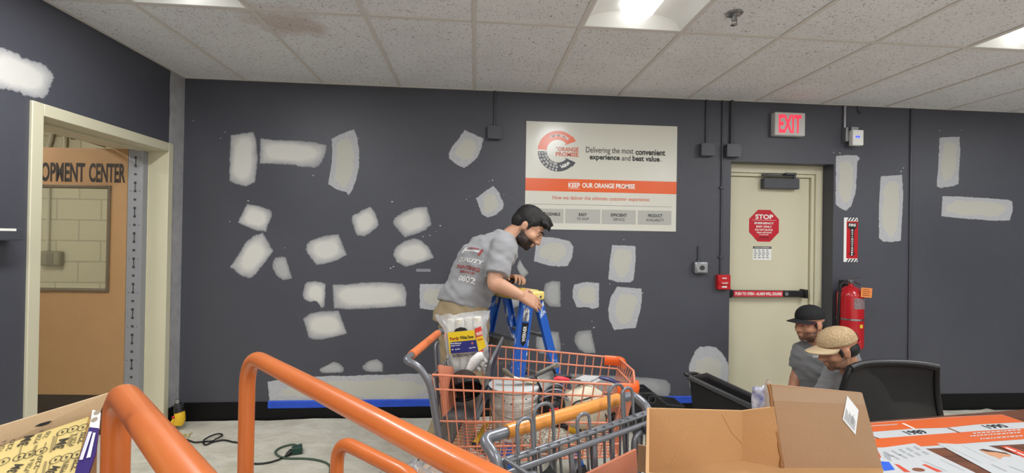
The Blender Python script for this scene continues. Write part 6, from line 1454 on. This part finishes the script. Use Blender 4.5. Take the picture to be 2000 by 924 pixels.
def heather(name, col):
    m = mat(name, col, .9, var=(260, .5, tuple(c_*.72 for c_ in col[:3])+(1,)), bump=(300, .2, .004), sheen=.2); return m
m_shirt = heather('heather_grey_cotton', rgb(158, 158, 161)); m_shirt2 = heather('dark_heather_cotton', rgb(132, 132, 134)); m_khaki = mat('khaki_cotton', rgb(164, 146, 116), .85, bump=(140, .2), var=(5, .5, rgb(150, 132, 102)))
m_hair = mat('black_hair', rgb(20, 17, 16), .5, bump=(320, .6, .006)); m_eye = mat('dark_eye', rgb(24, 18, 16), .2); m_eyew = mat('eye_white', rgb(205, 198, 190), .3)
def wrinkle(mb, nr, amp, fq=(9, 9, 16), seed=0, bands=None):
    for i, p in enumerate(mb.v):
        a1_, a2_ = (p.x-p.z)*.707, (p.x+p.z)*.707
        n_ = .9*mnoise.noise(V((a1_*5+seed, p.y*8, a2_*30))) + .8*mnoise.noise(V((p.x*fq[0]+seed, p.y*fq[1], p.z*fq[2]))) + .5*mnoise.noise(V((p.x*fq[0]*2.3+seed, p.y*fq[1]*2.3+3, p.z*fq[2]*2)))
        mb.v[i] = p + nr[i]*(amp*n_)
    return mb
def stubble(mb, h, k=1.0, neckz=None):
    out = []
    for p in mb.v:
        r_, f_, u_ = h.loc(p)
        if abs(r_) < .09 and -.03 < f_ < .12 and -.13 < u_ < .02:
            j = max(0, min(1, (-.03 - u_ + .35*(.03 - f_ if f_ < .03 else 0))/.018)); lip = 1 if not (abs(u_+.063) < .012 and abs(r_) < .024 and f_ > .07) else .15
            cheek = max(0, min(1, (-.034 - u_)/.014)) if f_ > .03 else j
            front = 1 if f_ > -.012 else 0; v_ = min(cheek, 1)*lip*front
            if f_ > .075 and abs(r_) < .016 and u_ > -.048: v_ = 0
            out.append(v_*k*(.75 + .3*mnoise.noise(p*90)))
        else: out.append(0.0)
    mb.attr['stubble'] = [max(0, min(1, x_)) for x_ in out]
def face_parts(h, root, brow=True):
    for s_ in (-1, 1):
        mb = MB(); h.ball(mb, (.031*s_, .0775, .003), (.011, .006, .0042), 12, 8); e_ = obj('eye', mb, m_eyew, root, smooth=60)
        mb = MB(); h.ball(mb, (.031*s_, .0825, .002), (.0052, .003, .0042), 10, 8); obj('iris', mb, m_eye, e_, smooth=60)
        mb = MB(); mb.tube([h(.013*s_, .094, .026), h(.03*s_, .092, .032), h(.05*s_, .074, .026)], [.0045*h.k, .0055*h.k, .003*h.k], 8, sq=(1, .8)); obj('eyebrow', mb, m_hair, root, smooth=60)
def cap(h, root, m_crown, m_brim, m_under, snap=None, lift=.02):
    mb = MB()
    mb.grid(lambda u, v: h(.083*math.sin(v*PI*.53)*math.cos(2*PI*u), -.008 + .104*math.sin(v*PI*.53)*math.sin(2*PI*u), lift + .02 + .088*(math.cos(v*PI*.53)**.8 if v*PI*.53 < PI/2 else -.3*abs(math.cos(v*PI*.53)))), 36, 16, closeu=True)
    crown = obj('cap_crown', mb, m_crown, root, smooth=50, solid=.003)
    mb = MB()
    for k in range(6):
        a_ = 2*PI*k/6+.5; mb.tube([h(.084*math.sin(v_*PI*.5)*math.cos(a_), -.008+.105*math.sin(v_*PI*.5)*math.sin(a_), lift+.0215+.088*max(0, math.cos(v_*PI*.5))**.8) for v_ in [.05+.9*j/8 for j in range(9)]], .0012, 5)
    h.ball(mb, (0, -.008, lift+.109), (.007, .007, .004), 10, 6); obj('cap_seams', mb, m_crown, crown, smooth=50)
    def br(u, v):
        a_ = (u-.5)*PI*.86; r0 = (.082*math.sin(a_), -.008 + .103*math.cos(a_)); ext = .078*math.cos(a_)**.55 if abs(a_) < PI/2 else 0
        return (r0[0]*(1+.02*v), r0[1] + ext*v, lift + .016 - .010*v - 1.9*r0[0]**2*(1+.6*v))
    mb = MB(); mb.grid(lambda u, v: h(*br(u, v)), 24, 8); obj('cap_brim', mb, m_brim, root, smooth=50, solid=.004)
    mb = MB(); mb.grid(lambda u, v: h(br(u, v)[0], br(u, v)[1]-.001, br(u, v)[2]-.0038), 24, 8); obj('brim_underside', mb, m_under, root, smooth=50)
    if snap:
        mb = MB(); mb.grid(lambda u, v: h(.030*math.cos(PI*u) , -.014-.101*(1-.1*abs(math.cos(PI*u))**2), lift + .012 + .034*v*math.sin(PI*u)), 14, 5); obj('cap_opening', mb, m_hair, root, smooth=50, solid=.004)
        mb = MB(); mb.tube([h(.045*math.cos(PI*k/12)*1.1, -.006-.108*(.86+.14*math.sin(PI*k/12)), lift+.006) for k in range(13)], .006, 8, sq=(.5, 1.3)); obj('cap_strap', mb, snap, root, smooth=50)

def torso_rings(pel, che, nk, R, wid, dep, back=None):
    """shirt/torso cross sections from hips to neck; R = the person's right"""
    pel, che, nk, R = V(pel), V(che), V(nk), V(R).normalized()
    out = []
    ks = ((pel.lerp(che, -.18), .94, 1.0), (pel, .97, 1.02), (pel.lerp(che, .35), .92, .97), (pel.lerp(che, .7), .99, 1.04), (che, 1.05, 1.06), (che.lerp(nk, .45), .95, .92), (che.lerp(nk, .78), .66, .66), (nk, .36, .52))
    for i, (c_, a_, b_) in enumerate(ks):
        ax = (che-pel).normalized() if i < 4 else (nk-che).normalized() if i > 5 else ((che-pel).normalized() + (nk-che).normalized()).normalized()
        Fr_ = ax.cross(R).normalized(); out.append((c_, R*(wid*a_), Fr_*(dep*b_)))
    return out

def person(label, loc, J, h, shirtm, skinm, trousm, wid=.165, dep=.115, handspec=(), beard=.8, voxel=.0042, seed=0, shoes=True, smooth=6):
    root = thing('person', label, 'person', loc)
    R = J['R']
    mb = MB(); head_volume(mb, h)
    limb(mb, [J['neck'] - V((0, 0, .03)), J['neck'].lerp(h(0, -.02, -.03), .5), h(0, -.02, -.02)], [.064, .056, .056])
    loft(mb, torso_rings(J['pel'], J['che'], J['neck'], R, wid*.93, dep*.9))
    for s_ in 'RL':
        sh, el, wr = J['sh'+s_], J['el'+s_], J['wr'+s_]
        limb(mb, [sh, sh.lerp(el, .5), el, el.lerp(wr, .3), wr], [.054, .049, .042, .043, .028])
        hp_, kn, an = J['hip'+s_], J['kn'+s_], J['an'+s_]; limb(mb, [hp_, hp_.lerp(kn, .5), kn, kn.lerp(an, .35), an], [.085, .075, .055, .055, .038])
        to = J['to'+s_]; limb(mb, [an, an.lerp(to, .6) - V((0, 0, .0)), to], [.036, .034, .026])
    for a_ in handspec: hand(mb, *a_)
    body, nr = remeshed(mb, voxel, smooth, .5)
    stubble(body, h, beard)
    obj('body', body, skinm, root, smooth=180)
    # shirt with sleeves to just above the elbow
    mb = MB(); loft(mb, torso_rings(J['pel'], J['che'], J['neck'], R, wid*1.06, dep*1.12), 28)
    for s_ in 'RL':
        sh, el = J['sh'+s_], J['el'+s_]; inn = sh.lerp(J['che'].lerp(J['neck'], .4), .45); e_ = sh.lerp(el, .80)
        mb.tube(smoothpath([inn, sh, sh.lerp(e_, .5), e_], 5), [r_ for r_ in [.07 + (.078-.07)*k/5 for k in range(5)] + [.078-.006*k/5 for k in range(5)] + [.072]*5] + [.074], 16)
    sb, nr = remeshed(mb, .0085, 5, .5); wrinkle(sb, nr, .0075, (8, 8, 19), seed)
    so = obj('t_shirt', sb, shirtm, root, smooth=180)
    mb = MB()
    for s_ in 'RL':
        hp_, kn, an = J['hip'+s_], J['kn'+s_], J['an'+s_]; limb(mb, [hp_, hp_.lerp(kn, .5), kn, kn.lerp(an, .5), an], [.108, .098, .078, .07, .066])
    p_, c_ = J['pel'], J['che']; loft(mb, [(p_.lerp(c_, -.52), R*.135, J['F']*.11), (p_.lerp(c_, -.3), R*.17, J['F']*.125), (p_, R*.165, J['F']*.12), (p_.lerp(c_, .12), R*.155, J['F']*.112)])
    tb_, nr = remeshed(mb, .010, 5, .5); wrinkle(tb_, nr, .007, (9, 9, 13), seed+4)
    obj('trousers', tb_, trousm, root, smooth=180)
    if shoes:
        for s_ in 'RL':
            an, to = J['an'+s_], J['to'+s_]; mb = MB(); limb(mb, [an + (an-to).normalized()*.03 - V((0, 0, .0)), an.lerp(to, .5), to], [.045, .046, .038]); b2, _ = remeshed(mb, .008, 3); 
            zf = min(an.z, to.z) - .045
            b2.v = [V((p.x, p.y, max(p.z, max(zf, .016)))) for p in b2.v]; obj('shoe', b2, mat('work_boot', rgb(70, 56, 44), .7), root, smooth=60)
    return root, sb, so

# -- the man bent over the ladder
F1 = V((.80, .58, 0)).normalized(); Rr1 = F1.cross(V((0, 0, 1)))
h1 = Head(at_y(1031, 446, 2.79), (.74, -.24, -.60), (.6, -.05, .8), 1.03)
J1 = dict(R=Rr1, F=F1, pel=at_y(906, 585, 2.80), che=at_y(948, 505, 2.80), neck=at_y(990, 461, 2.80))
J1['shR'] = at_y(983, 483, 2.655); J1['elR'] = at_y(966, 553, 2.56); J1['wrR'] = at_y(1016, 577, 2.50)
J1['shL'] = J1['che'].lerp(J1['neck'], .5) - Rr1*.165; J1['elL'] = at_y(982, 552, 3.0); J1['wrL'] = at_y(1000, 544, 2.90)
pz = J1['pel']
J1['hipR'] = pz + Rr1*.088 + V((0, 0, -.09)); J1['hipL'] = pz - Rr1*.088 + V((0, 0, -.09))
J1['knR'] = V((-.02, 2.67, .52)); J1['anR'] = V((-.15, 2.60, .085)); J1['toR'] = V((-.02, 2.63, .06))
J1['knL'] = V((-.12, 2.93, .52)); J1['anL'] = V((-.27, 2.90, .085)); J1['toL'] = V((-.15, 2.97, .06))
hR = (J1['wrR'], at_y(1046, 591, 2.53) - J1['wrR'], V((.1, -.75, .65)), -1, 1.05, .38)
hL = (J1['wrL'], at_y(1014, 541, 2.82) - J1['wrL'], V((.1, .3, .9)), 1, 1.0, .85)
man1, sh1, _ = person('person with black hair in a grey t-shirt and khaki trousers bending over the blue ladder', (pz.x-.1, 2.78, .012), J1, h1, m_shirt, m_skin, m_khaki, .168, .118, (hR, hL), 1.5, .0040, 1)
face_parts(h1, man1)
mb = MB()      # thick short hair with a fringe falling forward
h1.ball(mb, (0, -.022, .05), (.083, .098, .086), 22, 14); h1.ball(mb, (0, -.06, .01), (.072, .058, .062), 16, 10); h1.ball(mb, (0, .045, .09), (.064, .055, .042), 16, 10)
random.seed(21)
for k in range(46):
    a_ = random.uniform(-1, 1); f_ = random.uniform(-.06, .075); c_ = (.066*a_, f_, .118 - .045*a_*a_ - 3.2*(f_-.0)**2); d_ = (c_[0]*1.06, c_[1]+random.uniform(.018, .036), c_[2]+random.uniform(-.006, .014)); mb.tube([h1(*c_), h1((c_[0]+d_[0])/2, (c_[1]+d_[1])/2, (c_[2]+d_[2])/2+.005), h1(*d_)], [.014, .011, .003], 8)
for k in range(9):
    x_ = -.05 + .0125*k; mb.tube([h1(x_, .07, .088), h1(x_*1.05, .094, .082), h1(x_*1.1, .104, .064)], [.014, .012, .003], 8)
for s_ in (-1, 1): mb.tube([h1(.07*s_, .012, .05), h1(.073*s_, .012, .02), h1(.072*s_, .014, -.012)], [.012, .009, .004], 8)
hb_, nr = remeshed(mb, .0055, 2); wrinkle(hb_, nr, .0022, (80, 80, 40)); obj('hair', hb_, m_hair, man1, smooth=180)
# print on the back of the shirt, wrapped onto the cloth
tree = BVHTree.FromPolygons([tuple(p) for p in sh1.v], sh1.f)
ax = (J1['che'] - J1['pel']).normalized(); bn_ = (-F1*.9 + V((0, 0, .35))); uu = at_y(944, 492, 2.62) - at_y(888, 486, 2.72)
uu = Rr1*1.0; ttF = Fr(J1['pel'].lerp(J1['che'], 1.42) - F1*.35, uu, ax)
if ttF.n.dot(-F1) < 0: ttF.n = -ttF.n
def onto(mbx):
    for i, p in enumerate(mbx.v):
        hit = tree.ray_cast(p, -ttF.n)
        if hit[0] is not None: mbx.v[i] = hit[0] + hit[1]*.0022
    return mbx
def shirtline(s_, b_, wd_, hg, m_, a_=.0):
    mbx = MB(); write(mbx, ttF, s_, a_, b_, wd_, hg, 0, True); 
    obj('shirt_lettering', onto(mbx), m_, man1)
m_sw = mat('shirt_print_white', rgb(214, 212, 210), .8); m_sr = mat('shirt_print_red', rgb(150, 70, 70), .8)
shirtline('QUALITY', -.045, .19, .032, m_sw, .015); shirtline('PAINTING', -.088, .17, .024, m_sr, .02); shirtline('SERVICE', -.115, .11, .015, m_sr, .03); shirtline('0802', -.155, .11, .034, m_sw, .05)
mb = MB(); 
for k, (x0, x1, z0, z1) in enumerate(((-.06, .06, .012, .02), (-.045, .045, .03, .037), (-.075, -.06, -.005, .035), (.06, .075, -.005, .035))): 
    q = MB(); q.grid(lambda u, v: ttF(x0+(x1-x0)*u, z0+(z1-z0)*v), 8, 4); obj('shirt_emblem', onto(q), m_sr if k % 2 else m_sw, man1)
# what the left hand holds
g_ = at_y(1003, 549, 2.84); r = thing('caulking_tool', 'black hand tool gripped over the yellow ladder cap by the bent man', 'tool', g_)
mb = MB(); mb.tube([at_y(991, 560, 2.82), at_y(1000, 549, 2.83), at_y(1007, 541, 2.85)], [.012, .016, .013], 10); obj('grip', mb, m_dark, r, smooth=50)
mb = MB(); mb.tube([at_y(991, 560, 2.82), at_y(987, 565, 2.815)], [.010, .006], 8); obj('tip', mb, m_steel, r, smooth=50)

# -- two men kneeling on the drop cloth by the fire exit
def kneel(pel, F, R, L, che, neck, shR, elR, wrR, shL, elL, wrL):
    J = dict(R=R, F=F, pel=pel, che=che, neck=neck, shR=shR, elR=elR, wrR=wrR, shL=shL, elL=elL, wrL=wrL)
    for s_, k in (('R', 1), ('L', -1)):
        S = V((L.y, -L.x, 0)); J['hip'+s_] = pel + S*(.09*k) + L*.02 + V((0, 0, -.02)); J['kn'+s_] = V((pel.x, pel.y, .10)) + S*(.12*k) + L*.42
        J['an'+s_] = V((pel.x, pel.y, .08)) + S*(.09*k) - L*.02; J['to'+s_] = V((pel.x, pel.y, .05)) + S*(.09*k) - L*.15
    return J
F2 = V((-.75, -.66, 0)).normalized(); R2 = F2.cross(V((0, 0, 1)))
h2 = Head(at_y(1581, 634, 3.2), (-.99, -.12, -.06), (0, 0, 1), 1.02)
nk2 = at_y(1598, 668, 3.22); ch2 = nk2 + V((.02, .02, -.15)); pl2 = V((nk2.x+.05, nk2.y+.06, .29))
wr2 = at_y(1545, 770, 3.28)
J2 = kneel(pl2, F2, R2, V((-.97, .24, 0)).normalized(), ch2, nk2, at_y(1569, 686, 3.30), at_y(1558, 728, 3.32), wr2, nk2 - R2*.17 + V((0, 0, -.06)), nk2 - R2*.22 + V((0, 0, -.33)), nk2 - R2*.17 + F2*.03 + V((0, 0, -.48)))
man2, s2_, _ = person('person in a black cap and dark grey t-shirt kneeling beside the fire exit door', (pl2.x, pl2.y, .012), J2, h2, m_shirt2, m_skin2, mat('dark_trousers', rgb(62, 62, 58), .85), .155, .11, ((wr2, V((-.3, -.2, -.9)), V((-.7, .5, 0)), 1, 1.0, .5), (J2['wrL'], F2*.8 + V((0, 0, -.5)), V((.2, 0, .9)), -1, 1.0, .6)), .95, .0046, 9, smooth=12)
face_parts(h2, man2)
mb = MB(); h2.ball(mb, (0, -.045, .005), (.077, .062, .05), 18, 12); 
for s_ in (-1, 1): mb.tube([h2(.072*s_, .02, .03), h2(.074*s_, .016, .0), h2(.072*s_, .016, -.022)], [.012, .008, .004], 8)
hb_, nr = remeshed(mb, .006, 2); obj('hair', hb_, m_hair, man2, smooth=180)
m_capb = mat('black_cap_cloth', rgb(22, 22, 25), .8, bump=(260, .2)); cap(h2, man2, m_capb, m_capb, mat('cap_underside_pink', rgb(168, 62, 72), .8), None, .032)
t2 = BVHTree.FromPolygons([tuple(p) for p in s2_.v], s2_.f); q = MB(); lf2 = Fr(at_y(1598, 697, 2.9), V((1, .0, 0)), (0, 0, 1)); write(q, lf2, 'QUALITY', 0, 0, .075, .014, 0, True)
for i, p in enumerate(q.v):
    hit = t2.ray_cast(p, (p - CAM).normalized())
    if hit[0] is not None: q.v[i] = hit[0] + hit[1]*.002
obj('chest_lettering', q, m_sw, man2)

F3 = V((-.93, .36, 0)).normalized(); R3 = F3.cross(V((0, 0, 1)))
h3 = Head(at_y(1637, 683, 2.75), (-.90, .26, -.30), (-.2, 0, 1), 1.08)
nk3 = at_y(1664, 722, 2.79); ch3 = nk3 + V((.055, -.01, -.16)); pl3 = V((nk3.x+.2, nk3.y+.02, .29))
J3 = kneel(pl3, F3, R3, V((-1, 0, 0)), ch3, nk3, nk3 + R3*.17 + V((-.02, 0, -.06)), nk3 + R3*.2 + F3*.12 + V((0, 0, -.3)), nk3 + R3*.12 + F3*.34 + V((0, 0, -.42)), nk3 - R3*.165 + V((-.03, 0, -.055)), nk3 - R3*.18 + F3*.12 + V((0, 0, -.3)), nk3 - R3*.1 + F3*.34 + V((0, 0, -.42)))
man3, s3_, _ = person('person in a tan cap and grey t-shirt kneeling beyond the black mesh chair', (pl3.x, pl3.y, .012), J3, h3, m_shirt, m_skin2, mat('brown_trousers', rgb(92, 80, 66), .85), .165, .115, ((J3['wrR'], F3 + V((0, 0, -.4)), V((0, 0, 1)), 1, 1.0, .6), (J3['wrL'], F3 + V((0, 0, -.4)), V((0, 0, 1)), -1, 1.0, .6)), .8, .0046, 15, smooth=12)
face_parts(h3, man3)
mb = MB(); h3.ball(mb, (0, -.045, .0), (.078, .064, .055), 18, 12)
for s_ in (-1, 1): mb.tube([h3(.072*s_, .02, .03), h3(.075*s_, .016, .0), h3(.073*s_, .016, -.03)], [.013, .010, .004], 8)
hb_, nr = remeshed(mb, .006, 2); obj('hair', hb_, m_hair, man3, smooth=180)
m_capt = mat('tan_mesh_cap', rgb(202, 176, 138), .85, bump=(150, .6, .006), var=(150, .2, rgb(170, 142, 106))); cap(h3, man3, m_capt, mat('tan_brim', rgb(208, 184, 148), .8), mat('tan_brim', rgb(208, 184, 148)), mat('cap_strap_red', rgb(196, 52, 66), .6), .027)
